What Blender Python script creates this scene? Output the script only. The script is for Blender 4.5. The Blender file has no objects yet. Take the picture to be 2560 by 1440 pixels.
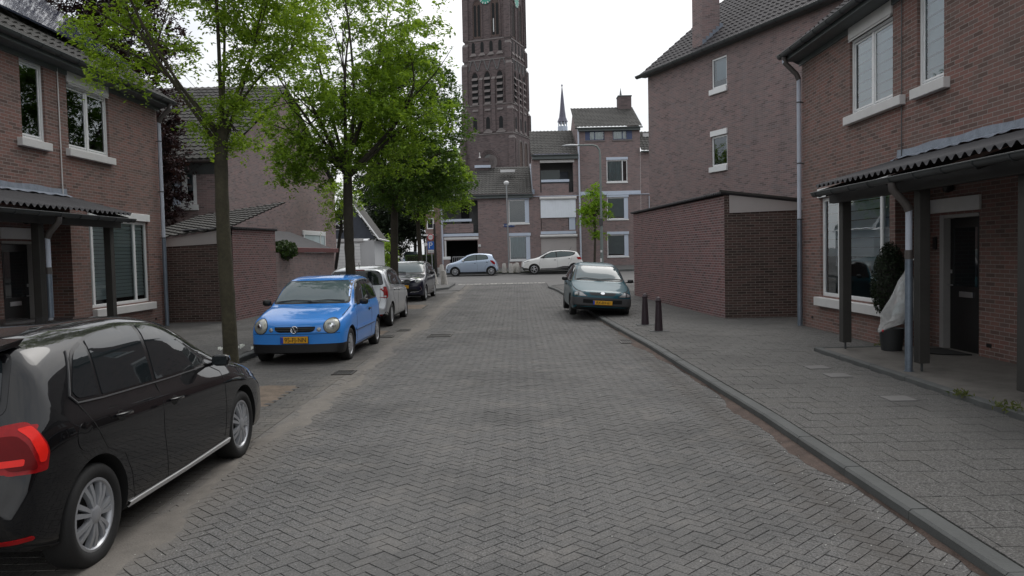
import bpy, bmesh, math, random
import numpy as np
from mathutils import Vector, Matrix, geometry
from mathutils.bvhtree import BVHTree
random.seed(7); RNG = np.random.default_rng(7)
SC = bpy.context.scene
COL = SC.collection
PI = math.pi
CLOUD = 1.0; EXPO = 0.0
H = 1.82; FOC = 1950.0
CR = Matrix.Rotation(.0075, 3, 'Z') @ Matrix.Rotation(PI/2-.0454, 3, 'X') @ Matrix.Rotation(-.022, 3, 'Z')
CAMP = Vector((0, 0, H))

def ray(px, py):
    return CR @ Vector(((px-1280)/FOC, -(py-720)/FOC, -1.0))
def at(px, py, Y):
    """point of the street at distance Y that was measured at this spot of the photograph"""
    r = ray(px, py); return CAMP + r*(Y/r.y)
def atx(px, py, X):
    r = ray(px, py); return CAMP + r*(X/r.x)

_GY = [-40, 20, 50, 53, 57, 400]; _GZ = [0, 0, .34, .40, .60, .60]
def g(y): return float(np.interp(y, _GY, _GZ))

# ---------------------------------------------------------------- tagging
def tag(o, label=None, cat=None, group=None, kind=None):
    if label: o['label'] = label
    if cat: o['category'] = cat
    if group: o['group'] = group
    if kind: o['kind'] = kind
    return o
def thing(name, loc, label, cat, rotz=0, group=None):
    o = bpy.data.objects.new(name, None); COL.objects.link(o)
    o.empty_display_size = .2
    o.location = loc; o.rotation_euler = (0, 0, rotz)
    return tag(o, label, cat, group)
def root_of(o):
    while o.parent: o = o.parent
    return o
def copy_tree(o, parent=None):
    c = o.copy(); COL.objects.link(c)
    if parent: c.parent = parent
    for ch in list(o.children): copy_tree(ch, c)
    return c

def wall_uv(me):
    """u runs horizontally along each face, v up its slope, in metres"""
    if not me.loops: return
    uv = me.uv_layers.new(name='UVMap')
    nl = len(me.loops); co = np.empty(len(me.vertices)*3); me.vertices.foreach_get('co', co); co = co.reshape(-1, 3)
    vi = np.empty(nl, int); me.loops.foreach_get('vertex_index', vi)
    npoly = len(me.polygons); nr = np.empty(npoly*3); me.polygons.foreach_get('normal', nr); nr = nr.reshape(-1, 3)
    tot = np.empty(npoly, int); me.polygons.foreach_get('loop_total', tot)
    nn = np.repeat(nr, tot, axis=0)
    t = np.stack([-nn[:, 1], nn[:, 0], np.zeros(nl)], 1); ln = np.linalg.norm(t, axis=1)
    flat = ln < .15
    t[flat] = (1, 0, 0); ln[flat] = 1; t /= ln[:, None]
    b = np.cross(nn, t)
    sgn = np.where(b[:, 2] < 0, -1, 1); b *= sgn[:, None]
    p = co[vi]
    out = np.stack([(p*t).sum(1), (p*b).sum(1)], 1)
    uv.data.foreach_set('uv', out.ravel())

class MB:
    def __init__(s): s.v = []; s.f = []; s.m = []; s.mi = 0
    def add(s, vs, fs, m=None):
        b = len(s.v); s.v += [tuple(p) for p in vs]
        for f in fs: s.f.append([b+i for i in f]); s.m.append(s.mi if m is None else m)
        return s
    def box(s, a, b, fr=None):
        x0, y0, z0 = a; x1, y1, z1 = b
        P = [(x, y, z) for x in (x0, x1) for y in (y0, y1) for z in (z0, z1)]
        if fr: P = [fr(*p) for p in P]
        return s.add(P, [(0, 1, 3, 2), (4, 6, 7, 5), (0, 4, 5, 1), (2, 3, 7, 6), (0, 2, 6, 4), (1, 5, 7, 3)])
    def bbox(s, a, b, fr=None, c=.006):
        """box with chamfered edges"""
        lo = [min(a[i], b[i]) for i in range(3)]; hi = [max(a[i], b[i]) for i in range(3)]
        c = min(c, *( (hi[i]-lo[i])/2.5 for i in range(3)))
        ce = [(lo[i]+hi[i])/2 for i in range(3)]; h = [(hi[i]-lo[i])/2 for i in range(3)]
        P = []
        for sx in (-1, 1):
            for sy in (-1, 1):
                for sz in (-1, 1):
                    P += [(ce[0]+sx*h[0], ce[1]+sy*(h[1]-c), ce[2]+sz*(h[2]-c)),
                          (ce[0]+sx*(h[0]-c), ce[1]+sy*h[1], ce[2]+sz*(h[2]-c)),
                          (ce[0]+sx*(h[0]-c), ce[1]+sy*(h[1]-c), ce[2]+sz*h[2])]
        if fr: P = [fr(*p) for p in P]
        I = lambda sx, sy, sz, k: ((sx*2+sy)*2+sz)*3+k
        F = []
        for a_ in (0, 1):
            F.append([I(a_, 0, 0, 0), I(a_, 1, 0, 0), I(a_, 1, 1, 0), I(a_, 0, 1, 0)])
            F.append([I(0, a_, 0, 1), I(1, a_, 0, 1), I(1, a_, 1, 1), I(0, a_, 1, 1)])
            F.append([I(0, 0, a_, 2), I(1, 0, a_, 2), I(1, 1, a_, 2), I(0, 1, a_, 2)])
            for b_ in (0, 1):
                F.append([I(a_, b_, 0, 0), I(a_, b_, 1, 0), I(a_, b_, 1, 1), I(a_, b_, 0, 1)])
                F.append([I(a_, 0, b_, 0), I(a_, 1, b_, 0), I(a_, 1, b_, 2), I(a_, 0, b_, 2)])
                F.append([I(0, a_, b_, 1), I(1, a_, b_, 1), I(1, a_, b_, 2), I(0, a_, b_, 2)])
                for c_ in (0, 1):
                    F.append([I(a_, b_, c_, 0), I(a_, b_, c_, 1), I(a_, b_, c_, 2)])
        return s.add(P, F)
    def tube(s, pts, r, n=8, cap=True, fr=None):
        pts = [Vector(p) if not fr else Vector(fr(*p)) for p in pts]
        if not hasattr(r, '__len__'): r = [r]*len(pts)
        V = []; prev = None
        for i, p in enumerate(pts):
            if i == 0: d = pts[1]-p
            elif i == len(pts)-1: d = p-pts[i-1]
            else: d = (pts[i+1]-p).normalized()+(p-pts[i-1]).normalized()
            if d.length < 1e-9: d = Vector((0, 0, 1))
            d.normalize()
            if prev is None:
                a = Vector((1, 0, 0)) if abs(d.x) < .9 else Vector((0, 1, 0))
                u = d.cross(a).normalized()
            else:
                u = prev-d*prev.dot(d)
                if u.length < 1e-6: u = d.orthogonal()
                u.normalize()
            prev = u; w = d.cross(u)
            V += [p+(u*math.cos(2*PI*k/n)+w*math.sin(2*PI*k/n))*r[i] for k in range(n)]
        F = [(i*n+k, i*n+(k+1) % n, (i+1)*n+(k+1) % n, (i+1)*n+k) for i in range(len(pts)-1) for k in range(n)]
        if cap: F += [list(range(n))[::-1], [(len(pts)-1)*n+k for k in range(n)]]
        return s.add(V, F)
    def lathe(s, prof, n=24, fr=None, closed=False):
        """prof = [(r, z)...] about z"""
        V = [(r*math.cos(2*PI*k/n), r*math.sin(2*PI*k/n), z) for r, z in prof for k in range(n)]
        if fr: V = [fr(*p) for p in V]
        m = len(prof)
        F = [(i*n+k, i*n+(k+1) % n, ((i+1) % m)*n+(k+1) % n, ((i+1) % m)*n+k) for i in range(m if closed else m-1) for k in range(n)]
        if not closed:
            F += [list(range(n))[::-1], [(m-1)*n+k for k in range(n)]]
        return s.add(V, F)
    def poly_prism(s, pts, d0, d1, fr):
        """pts (u,z) outline pushed from d0 to d1 in a frame"""
        n = len(pts)
        V = [fr(u, d0, z) for u, z in pts]+[fr(u, d1, z) for u, z in pts]
        return s.add(V, [list(range(n)), list(range(n, 2*n))[::-1]]+[(i, (i+1) % n, n+(i+1) % n, n+i) for i in range(n)])
    def build(s, name, mat, parent=None, local=False, smooth=None, recalc=True, uv=True, sub=0):
        me = bpy.data.meshes.new(name)
        off = Vector((0, 0, 0))
        if parent is not None and not local: off = root_of(parent).location
        vv = s.v if off.length == 0 else [(p[0]-off.x, p[1]-off.y, p[2]-off.z) for p in s.v]
        me.from_pydata(vv, [], s.f)
        mats = mat if isinstance(mat, (list, tuple)) else [mat]
        for m_ in mats: me.materials.append(m_)
        if len(mats) > 1: me.polygons.foreach_set('material_index', s.m)
        me.update()
        if recalc:
            bm = bmesh.new(); bm.from_mesh(me); bmesh.ops.recalc_face_normals(bm, faces=bm.faces); bm.to_mesh(me); bm.free(); me.update()
        if uv: wall_uv(me)
        if smooth is not None:
            me.polygons.foreach_set('use_smooth', [True]*len(me.polygons)); me.set_sharp_from_angle(angle=math.radians(smooth))
        o = bpy.data.objects.new(name, me); COL.objects.link(o)
        if parent is not None: o.parent = parent
        if sub:
            md = o.modifiers.new('s', 'SUBSURF'); md.levels = sub; md.render_levels = sub
        return o

def frame(o, u, mirror=False):
    """u along the facade, d outwards, z up"""
    o = Vector(o); u = Vector(u).normalized(); n = Vector((u.y, -u.x, 0))
    if mirror: n = -n
    return lambda a, d, z: tuple(o+u*a+n*d+Vector((0, 0, z)))

def wall(mb, F, u0, u1, z0, z1, holes=(), d=0., rev=.10, top=None):
    """brick face with real openings; holes = (ua, ub, za, zb)"""
    us = sorted({u0, u1, *[h[0] for h in holes], *[h[1] for h in holes]}); zs = sorted({z0, z1, *[h[2] for h in holes], *[h[3] for h in holes]})
    us = [u for u in us if u0-1e-6 <= u <= u1+1e-6]; zs = [z for z in zs if z0-1e-6 <= z <= z1+1e-6]
    for i in range(len(us)-1):
        for j in range(len(zs)-1):
            cu = (us[i]+us[i+1])/2; cz = (zs[j]+zs[j+1])/2
            if any(h[0] < cu < h[1] and h[2] < cz < h[3] for h in holes): continue
            mb.add([F(us[i], d, zs[j]), F(us[i+1], d, zs[j]), F(us[i+1], d, zs[j+1]), F(us[i], d, zs[j+1])], [(0, 1, 2, 3)])
    for a, b, c, e in holes:
        for q in (((a, c), (b, c)), ((b, c), (b, e)), ((b, e), (a, e)), ((a, e), (a, c))):
            (p, r), (s_, t) = q
            mb.add([F(p, d, r), F(s_, d, t), F(s_, d-rev, t), F(p, d-rev, r)], [(0, 1, 2, 3)])

# ---------------------------------------------------------------- materials
M = {}
def nt(name):
    m = bpy.data.materials.new(name); m.use_nodes = True; t = m.node_tree; b = t.nodes['Principled BSDF']; M[name] = m
    return m, t, b
def N(t, typ, **kw):
    n = t.nodes.new(typ)
    for k, v in kw.items():
        if k in n.inputs: n.inputs[k].default_value = v
        else: setattr(n, k, v)
    return n
def L(t, a, b): t.links.new(a, b)
def coords(t, kind='Object'):
    n = t.nodes.new('ShaderNodeTexCoord'); return n.outputs[kind]
def noise(t, vec, scale, detail=3, rough=.6, dist=0):
    n = N(t, 'ShaderNodeTexNoise', Scale=scale, Detail=detail, Roughness=rough, Distortion=dist); L(t, vec, n.inputs['Vector']); return n.outputs['Fac']
def ramp(t, fac, stops):
    r = t.nodes.new('ShaderNodeValToRGB'); e = r.color_ramp.elements
    while len(e) < len(stops): e.new(.5)
    for i, (p, c) in enumerate(stops):
        e[i].position = p; e[i].color = (*c, 1) if len(c) == 3 else c
    L(t, fac, r.inputs[0]); return r.outputs[0]
def mixc(t, fac, a, b, mode='MIX'):
    n = t.nodes.new('ShaderNodeMix'); n.data_type = 'RGBA'; n.blend_type = mode
    for s_, v in ((0, fac), (6, a), (7, b)):
        if isinstance(v, (int, float)): n.inputs[s_].default_value = v
        elif isinstance(v, tuple): n.inputs[s_].default_value = (*v[:3], 1)
        else: L(t, v, n.inputs[s_])
    return n.outputs[2]
def mathn(t, op, a, b=None, c=None, clamp=False):
    n = t.nodes.new('ShaderNodeMath'); n.operation = op; n.use_clamp = clamp
    for i, v in enumerate((a, b, c)):
        if v is None: continue
        if isinstance(v, (int, float)): n.inputs[i].default_value = v
        else: L(t, v, n.inputs[i])
    return n.outputs[0]
def bump(t, b, h, strength=.3, dist=.01):
    n = N(t, 'ShaderNodeBump', Strength=strength, Distance=dist); L(t, h, n.inputs['Height']); L(t, n.outputs[0], b.inputs['Normal']); return n
def pm(name, col, rough=.6, metal=0., var=.18, scale=3., bmp=0., fine=40., coat=0., spec=.5, uv=False):
    m, t, b = nt(name)
    v = coords(t, 'Object')
    n1 = noise(t, v, scale, 4); n2 = noise(t, v, fine, 3)
    s_ = mathn(t, 'ADD', mathn(t, 'MULTIPLY', n1, .65), mathn(t, 'MULTIPLY', n2, .35))
    c = ramp(t, s_, [(.3, tuple(x*(1-var) for x in col)), (.7, tuple(min(1, x*(1+var)) for x in col))])
    L(t, c, b.inputs['Base Color'])
    b.inputs['Roughness'].default_value = rough; b.inputs['Metallic'].default_value = metal
    b.inputs['Coat Weight'].default_value = coat; b.inputs['Coat Roughness'].default_value = .04; b.inputs['Specular IOR Level'].default_value = spec
    if bmp: bump(t, b, n2, bmp, .01)
    return m

def brick(name, c1, c2, mortar, dark=None, w=.22, h=.0625, m=.011, stain=.35):
    mt, t, b = nt(name)
    uv = coords(t, 'UV')
    wob = N(t, 'ShaderNodeTexNoise', Scale=6.); L(t, uv, wob.inputs['Vector'])
    br = N(t, 'ShaderNodeTexBrick', Scale=1.); br.offset = .5
    br.inputs['Brick Width'].default_value = w; br.inputs['Row Height'].default_value = h; br.inputs['Mortar Size'].default_value = m*.5
    br.inputs['Mortar Smooth'].default_value = .15; br.inputs['Bias'].default_value = 0
    L(t, uv, br.inputs['Vector'])
    br.inputs['Color1'].default_value = (0, 0, 0, 1); br.inputs['Color2'].default_value = (1, 1, 1, 1); br.inputs['Mortar'].default_value = (.5, .5, .5, 1)
    sep = N(t, 'ShaderNodeSeparateColor'); L(t, br.outputs['Color'], sep.inputs[0])
    dk = dark or tuple(x*.6 for x in c1)
    body = ramp(t, sep.outputs[0], [(0., dk), (.25, c1), (.6, c2), (.85, tuple(x*1.15 for x in c2)), (1., (c1[0]*.9, c1[1]*1.0, c1[2]*1.05))])
    n1 = noise(t, uv, .55, 5, .65); n2 = noise(t, uv, 60, 3, .7)
    body = mixc(t, mathn(t, 'MULTIPLY', n2, .45), body, tuple(x*.55 for x in c1))
    col = mixc(t, br.outputs['Fac'], body, mortar)
    col = mixc(t, ramp(t, n1, [(.42, (0, 0, 0)), (.72, (stain,)*3)]), col, tuple((c1[i]*.4+mortar[i]*.6)*.8 for i in range(3)))
    mp_ = N(t, 'ShaderNodeMapping'); mp_.inputs['Scale'].default_value = (1.6, .22, 1); L(t, uv, mp_.inputs[0]); n4 = noise(t, mp_.outputs[0], 1.0, 5, .7)
    col = mixc(t, ramp(t, n4, [(.52, (0, 0, 0)), (.75, (.26, .26, .26))]), col, tuple(x*.45 for x in c1))
    L(t, col, b.inputs['Base Color']); b.inputs['Roughness'].default_value = .88; b.inputs['Specular IOR Level'].default_value = .25
    hgt = mathn(t, 'SUBTRACT', mathn(t, 'MULTIPLY', n2, .35), br.outputs['Fac'])
    bump(t, b, hgt, .5, .008)
    return mt

brick('brick_red', (.188, .120, .104), (.235, .120, .102), (.29, .26, .24), w=.22)
brick('brick_dull', (.225, .172, .168), (.265, .182, .174), (.30, .265, .26), stain=.5)
brick('brick_shed', (.175, .098, .098), (.225, .105, .104), (.36, .32, .31), w=.22, h=.0635, m=.013, stain=.2)
brick('brick_shaded', (.075, .052, .046), (.100, .060, .054), (.20, .175, .155), m=.012, stain=.25)  # darker brick: shade put into the colour of shed fronts and tower recesses
brick('brick_tower', (.130, .104, .104), (.155, .120, .119), (.15, .13, .125), w=.5, h=.14, m=.01, stain=.4)
pm('white_paint', (.62, .62, .63), .45, var=.06, scale=2)
pm('offwhite', (.60, .59, .58), .55, var=.08)
pm('window_white', (.74, .75, .75), .35, var=.05)
pm('concrete_white', (.55, .57, .60), .7, var=.10, scale=1.5, bmp=.1)
pm('pale_blue_trim', (.50, .56, .66), .6, var=.06, scale=1.2)
pm('zinc', (.20, .24, .29), .42, metal=.55, var=.22, scale=5)
pm('lead', (.22, .25, .30), .55, metal=.3, var=.3, scale=7, bmp=.3)
pm('gutter_dark', (.045, .050, .052), .40, var=.25, scale=4)
pm('fascia_grey', (.10, .115, .115), .6, var=.15)
pm('pipe_white', (.50, .54, .62), .45, var=.10, scale=6)
pm('pipe_brown', (.085, .075, .07), .5, var=.2)
pm('canopy_sheet', (.045, .044, .048), .8, var=.3, scale=2.5, bmp=.2)
pm('roof_tile', (.038, .034, .037), .75, var=.35, scale=1.2, fine=18, bmp=.3)
pm('roof_tile_old', (.052, .050, .046), .85, var=.45, scale=1.0, fine=14, bmp=.4)
pm('dark_wood', (.022, .020, .019), .6, var=.25, fine=25)
pm('post_grey', (.036, .034, .031), .65, var=.2, fine=30, bmp=.1)
pm('black_paint', (.008, .008, .009), .35, var=.2)
pm('grey_door_frame', (.30, .29, .28), .6, var=.08)
pm('cream_board', (.40, .37, .36), .6, var=.05)
pm('cream_blind', (.42, .39, .36), .7, var=.05)
pm('curtain', (.42, .50, .52), .8, var=.12)
pm('blue_board', (.06, .08, .16), .6, var=.1)
pm('metal_grey', (.28, .29, .30), .4, metal=.6, var=.12)
pm('lamp_green', (.16, .19, .18), .5, metal=.3, var=.12)
pm('steel', (.55, .55, .57), .3, metal=.9, var=.1)
pm('red_fascia', (.13, .035, .035), .6)
pm('room_dark', (.012, .013, .014), .9)  # near-black: darkness of rooms and tower recesses put into the colour
pm('room_grey', (.13, .13, .13), .9)
pm('plaster_white', (.50, .51, .52), .8, var=.07, scale=1.5)
pm('slate_blue', (.055, .065, .085), .6, var=.25)
pm('stone_trim', (.17, .15, .145), .8, var=.25)
pm('spire_slate', (.14, .135, .18), .6, var=.1)
pm('solar', (.03, .045, .09), .12, var=.15, scale=.8, fine=1.5, coat=.8)
pm('asphalt', (.115, .112, .108), .9, var=.18, scale=.7, fine=60, bmp=.25)
pm('kerb', (.086, .089, .087), .85, var=.25, scale=2.5, fine=70, bmp=.25)
pm('gravel_slab', (.13, .12, .108), .9, var=.35, scale=3, fine=120, bmp=.5)
pm('dirt', (.13, .10, .075), .95, var=.5, scale=5, fine=60, bmp=.5)
pm('sand_joint', (.062, .06, .056), .95, var=.4, scale=3, fine=80, bmp=.4)
pm('bark', (.040, .034, .024), .9, var=.5, scale=3, fine=22, bmp=.8)
pm('bark_moss', (.046, .041, .024), .9, var=.6, scale=2.2, fine=22, bmp=.8)
pm('bark_dark', (.022, .019, .017), .9, var=.4, fine=20, bmp=.6)
pm('iron_post', (.030, .017, .022), .5, var=.3, fine=30, bmp=.15)
pm('iron_grate', (.06, .055, .05), .6, metal=.4, var=.3)
pm('worn_white', (.42, .40, .37), .8, var=.3, scale=4, fine=25, bmp=.5)
pm('sign_blue', (.01, .10, .42), .4, var=.03)
pm('sign_red', (.45, .02, .03), .4, var=.03)
pm('sign_white', (.62, .62, .62), .4, var=.03)
pm('sign_back', (.35, .36, .36), .4, metal=.5)
pm('street_sign_blue', (.01, .04, .16), .4, var=.05)
pm('clock_green', (.03, .28, .20), .4)
pm('rubber', (.012, .012, .012), .75, var=.2, fine=60, bmp=.1)
pm('arch_black', (.006, .006, .006), .9)
pm('plastic_black', (.010, .010, .011), .45, var=.2)
pm('plastic_grey', (.055, .055, .057), .55, var=.15)
pm('rim_silver', (.42, .43, .45), .35, metal=.55, var=.08)
pm('chrome', (.75, .76, .78), .12, metal=1, var=.03)
pm('plate_yellow', (.72, .36, .012), .4, var=.04)
pm('plate_blue', (.01, .06, .45), .4)
pm('ink', (.01, .01, .01), .5)
pm('lens_clear', (.30, .31, .31), .12, metal=.3, var=.35, fine=60, coat=1)
pm('lens_dark', (.05, .05, .055), .1, var=.3, coat=1)
pm('lens_round', (.36, .36, .31), .22, metal=.15, var=.15, fine=70, coat=.7)
pm('lens_amber', (.5, .2, .02), .15, coat=.5)
pm('tail_red', (.30, .006, .008), .28, var=.25, scale=5, coat=0, spec=.3)
pm('lens_red', (.85, .02, .012), .3, var=.1, coat=0, spec=.3)
pm('sill_reflection', (.62, .62, .62), .35, var=.05)  # white reflection along the sill put into the colour
pm('trim_gloss', (.006, .006, .007), .22, var=.1)
pm('tail_dark', (.13, .004, .005), .35, coat=0, spec=.15)
pm('seat_dark', (.03, .03, .032), .9)
pm('bag_content', (.35, .33, .30), .8, var=.6, scale=12)
pm('pot_dark', (.025, .027, .028), .6)
pm('mat_black', (.008, .008, .008), .95)
pm('tile_light', (.145, .14, .136), .85, var=.15)
pm('screen_white', (.74, .78, .84), .7, var=.04)
pm('sand', (.165, .150, .132), .95, var=.25, scale=6, fine=90, bmp=.5)
pm('litter', (.65, .66, .60), .7, var=.2, scale=20)

def paint(name, col, metal=0., rough=.32, flake=.06, coat=1., spec=.4):
    m, t, b = nt(name); v = coords(t)
    n1 = noise(t, v, 1.5, 3); n2 = noise(t, v, 400, 1)
    s_ = mathn(t, 'ADD', mathn(t, 'MULTIPLY', n1, .5), mathn(t, 'MULTIPLY', n2, .5))
    L(t, ramp(t, s_, [(.3, tuple(x*(1-flake) for x in col)), (.7, tuple(min(1, x*(1+flake)) for x in col))]), b.inputs['Base Color'])
    b.inputs['Metallic'].default_value = metal; b.inputs['Roughness'].default_value = rough
    b.inputs['Coat Weight'].default_value = coat; b.inputs['Coat Roughness'].default_value = .03
    b.inputs['Specular IOR Level'].default_value = spec
paint('paint_black', (.003, .003, .004), rough=.5, spec=.05)
paint('paint_blue', (.040, .255, .74), rough=.45, spec=.2)
paint('paint_silver', (.46, .48, .50), metal=.6, rough=.36)
paint('paint_teal', (.004, .060, .082), metal=.15, rough=.45, coat=.5, spec=.15)
paint('paint_navy', (.010, .011, .026), metal=.2, rough=.4, coat=.8, spec=.2)
paint('paint_iceblue', (.40, .48, .60), metal=.5, rough=.36)
paint('paint_white', (.72, .72, .70), rough=.32)

def glass_car(name, tint=(.012, .016, .018)):
    m, t, b = nt(name)
    b.inputs['Base Color'].default_value = (*tint, 1); b.inputs['Roughness'].default_value = .02; b.inputs['IOR'].default_value = 1.55
glass_car('glass_dark'); glass_car('glass_green', (.05, .075, .075)); glass_car('glass_screen', (.085, .12, .13))

def window_glass(name, tint=(.75, .85, .85), refl=1.8):
    m, t, b = nt(name); t.nodes.remove(b)
    out = t.nodes['Material Output']
    tr = N(t, 'ShaderNodeBsdfTransparent'); tr.inputs[0].default_value = (*tint, 1)
    gl = N(t, 'ShaderNodeBsdfGlossy', Roughness=.015); gl.inputs[0].default_value = (.92, .97, 1, 1)
    fr = N(t, 'ShaderNodeFresnel', IOR=refl)
    v = coords(t); nz = noise(t, v, 1.3, 2)
    bp = N(t, 'ShaderNodeBump', Strength=.03, Distance=.05); L(t, nz, bp.inputs['Height']); L(t, bp.outputs[0], gl.inputs['Normal'])
    mx = N(t, 'ShaderNodeMixShader'); L(t, fr.outputs[0], mx.inputs[0]); L(t, tr.outputs[0], mx.inputs[1]); L(t, gl.outputs[0], mx.inputs[2])
    L(t, mx.outputs[0], out.inputs[0])
window_glass('glass', refl=2.1)
window_glass('glass_clear', refl=1.5)
window_glass('glass_dim', (.35, .42, .43), 1.8)

def leafmat(name, c1, c2, trans=.45):
    m, t, b = nt(name)
    at_ = N(t, 'ShaderNodeAttribute'); at_.attribute_name = 'rnd'
    c = ramp(t, at_.outputs['Fac'], [(0, c1), (1, c2)])
    L(t, c, b.inputs['Base Color']); b.inputs['Roughness'].default_value = .55; b.inputs['Specular IOR Level'].default_value = .3
    tl = N(t, 'ShaderNodeBsdfTranslucent'); L(t, mixc(t, 1., c, (1.25, 1.2, .6), 'MULTIPLY'), tl.inputs[0])
    mx = N(t, 'ShaderNodeMixShader', Fac=trans); L(t, b.outputs[0], mx.inputs[1]); L(t, tl.outputs[0], mx.inputs[2])
    L(t, mx.outputs[0], t.nodes['Material Output'].inputs[0])
leafmat('leaf_bright', (.12, .215, .022), (.34, .49, .07), .5)
leafmat('leaf_mid', (.085, .165, .020), (.30, .45, .065), .5)
leafmat('leaf_dark', (.035, .080, .018), (.11, .20, .03), .4)
leafmat('leaf_yellow', (.20, .36, .025), (.34, .52, .06))
leafmat('leaf_purple', (.018, .010, .014), (.060, .030, .036), .25)
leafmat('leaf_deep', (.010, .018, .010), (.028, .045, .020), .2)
leafmat('leaf_hedge', (.020, .045, .012), (.06, .11, .02), .2)
leafmat('grass_leaf', (.05, .08, .02), (.16, .17, .06), .3)

def paver_mat(name, base, alt, dirtc, xbands=(), speck=.5):
    """colour of small pavers: per-paver tone, mineral speckle, dust and wear in irregular bands"""
    m, t, b = nt(name); v = coords(t)
    a_ = N(t, 'ShaderNodeAttribute'); a_.attribute_name = 'rnd'
    c = mixc(t, a_.outputs['Fac'], base, alt)
    n1 = noise(t, v, .5, 5, .65); n2 = noise(t, v, 75, 5, .8); n3 = noise(t, v, 4, 5, .7)
    c = mixc(t, ramp(t, n2, [(.51, (0, 0, 0)), (.62, (.9, .9, .9))]), c, tuple(x*2.3 for x in base))
    c = mixc(t, ramp(t, n2, [(.38, (.9, .9, .9)), (.49, (0, 0, 0))]), c, tuple(x*.28 for x in base))
    c = mixc(t, ramp(t, n3, [(.45, (0, 0, 0)), (.75, (.45, .45, .45))]), c, dirtc)
    c = mixc(t, ramp(t, n1, [(.36, (.6, .6, .6)), (.52, (0, 0, 0))]), c, tuple(x*.66 for x in base))
    nb = noise(t, v, 1.7, 4, .6); c = mixc(t, ramp(t, nb, [(.55, (0, 0, 0)), (.68, (.4, .4, .4))]), c, tuple(x*1.35 for x in dirtc))
    vor = N(t, 'ShaderNodeTexVoronoi', Scale=14.); L(t, v, vor.inputs['Vector'])
    fl = mathn(t, 'LESS_THAN', vor.outputs['Distance'], .055)
    c = mixc(t, mathn(t, 'MULTIPLY', fl, .55), c, (.42, .41, .39))
    if xbands:
        sp = N(t, 'ShaderNodeSeparateXYZ'); L(t, v, sp.inputs[0])
        xw = mathn(t, 'ADD', sp.outputs[0], mathn(t, 'MULTIPLY', mathn(t, 'SUBTRACT', n3, .5), .5))
        for xc, wd, col, k in xbands:
            dd = mathn(t, 'ABSOLUTE', mathn(t, 'SUBTRACT', xw, xc))
            f = mathn(t, 'SUBTRACT', 1., mathn(t, 'DIVIDE', dd, wd), clamp=True)
            f = mathn(t, 'MULTIPLY', f, mathn(t, 'MULTIPLY', ramp(t, n1, [(.3, (.35,)*3), (.6, (1, 1, 1))]), k))
            c = mixc(t, f, c, col)
    L(t, c, b.inputs['Base Color']); b.inputs['Roughness'].default_value = .86; b.inputs['Specular IOR Level'].default_value = .3
    bump(t, b, n2, .35, .006)
    return m
BANDS = ((-2.50, .45, (.185, .168, .148), .85), (2.15, .30, (.07, .062, .055), .6), (-.9, .8, (.15, .145, .138), .35), (.9, .8, (.15, .145, .138), .35))
paver_mat('road_base', (.066, .063, .06), (.07, .068, .064), (.085, .077, .068), xbands=((-2.50, .45, (.17, .155, .135), .9),))
paver_mat('road_brick', (.106, .104, .102), (.122, .119, .116), (.145, .134, .122),
          xbands=BANDS)
paver_mat('park_brick', (.088, .085, .081), (.098, .094, .090), (.11, .102, .09), xbands=((-2.62, .40, (.17, .155, .135), .8),))
paver_mat('slab_grey', (.098, .095, .091), (.106, .103, .098), (.09, .085, .078))
# ================================================================ ground, roads, pavements
def lerp(v, xs, ys): return float(np.interp(v, xs, ys))
def roadL(y): return -2.55
def roadR(y): return lerp(y, [-8, 4, 8, 14, 19, 27, 33, 35.2], [2.46, 2.50, 2.50, 2.36, 2.14, 1.90, 1.62, 1.35])
def kerbL(y): return -4.85

def sheet(name, xl, xr, ys, dz, mat, kind='structure', nx=2, parent=None):
    mb = MB(); V = []
    for y in ys:
        a, b = xl(y), xr(y)
        V += [(a+(b-a)*i/(nx-1), y, g(y)+dz) for i in range(nx)]
    mb.add(V, [(j*nx+i, j*nx+i+1, (j+1)*nx+i+1, (j+1)*nx+i) for j in range(len(ys)-1) for i in range(nx-1)])
    o = mb.build(name, M[mat]); tag(o, kind=kind); return o
def ys_(a, b, st=1.5):
    s_ = {a, b, *[y for y in _GY if a < y < b]}; y = a
    while y < b: s_.add(y); y += st
    return sorted(s_)
K = lambda v: (lambda y: v)
sheet('ground', K(-260), K(260), [-60, -10, 20, 50, 53, 57, 400], -.02, 'asphalt')
sheet('cross_street', K(-60), K(60), ys_(35.0, 53, 1), .004, 'asphalt')
sheet('road', roadL, roadR, ys_(-8, 40, .5), .0, 'road_base')
sheet('parking_lane', kerbL, roadL, ys_(-8, 33, 1), .0, 'road_base')

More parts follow.
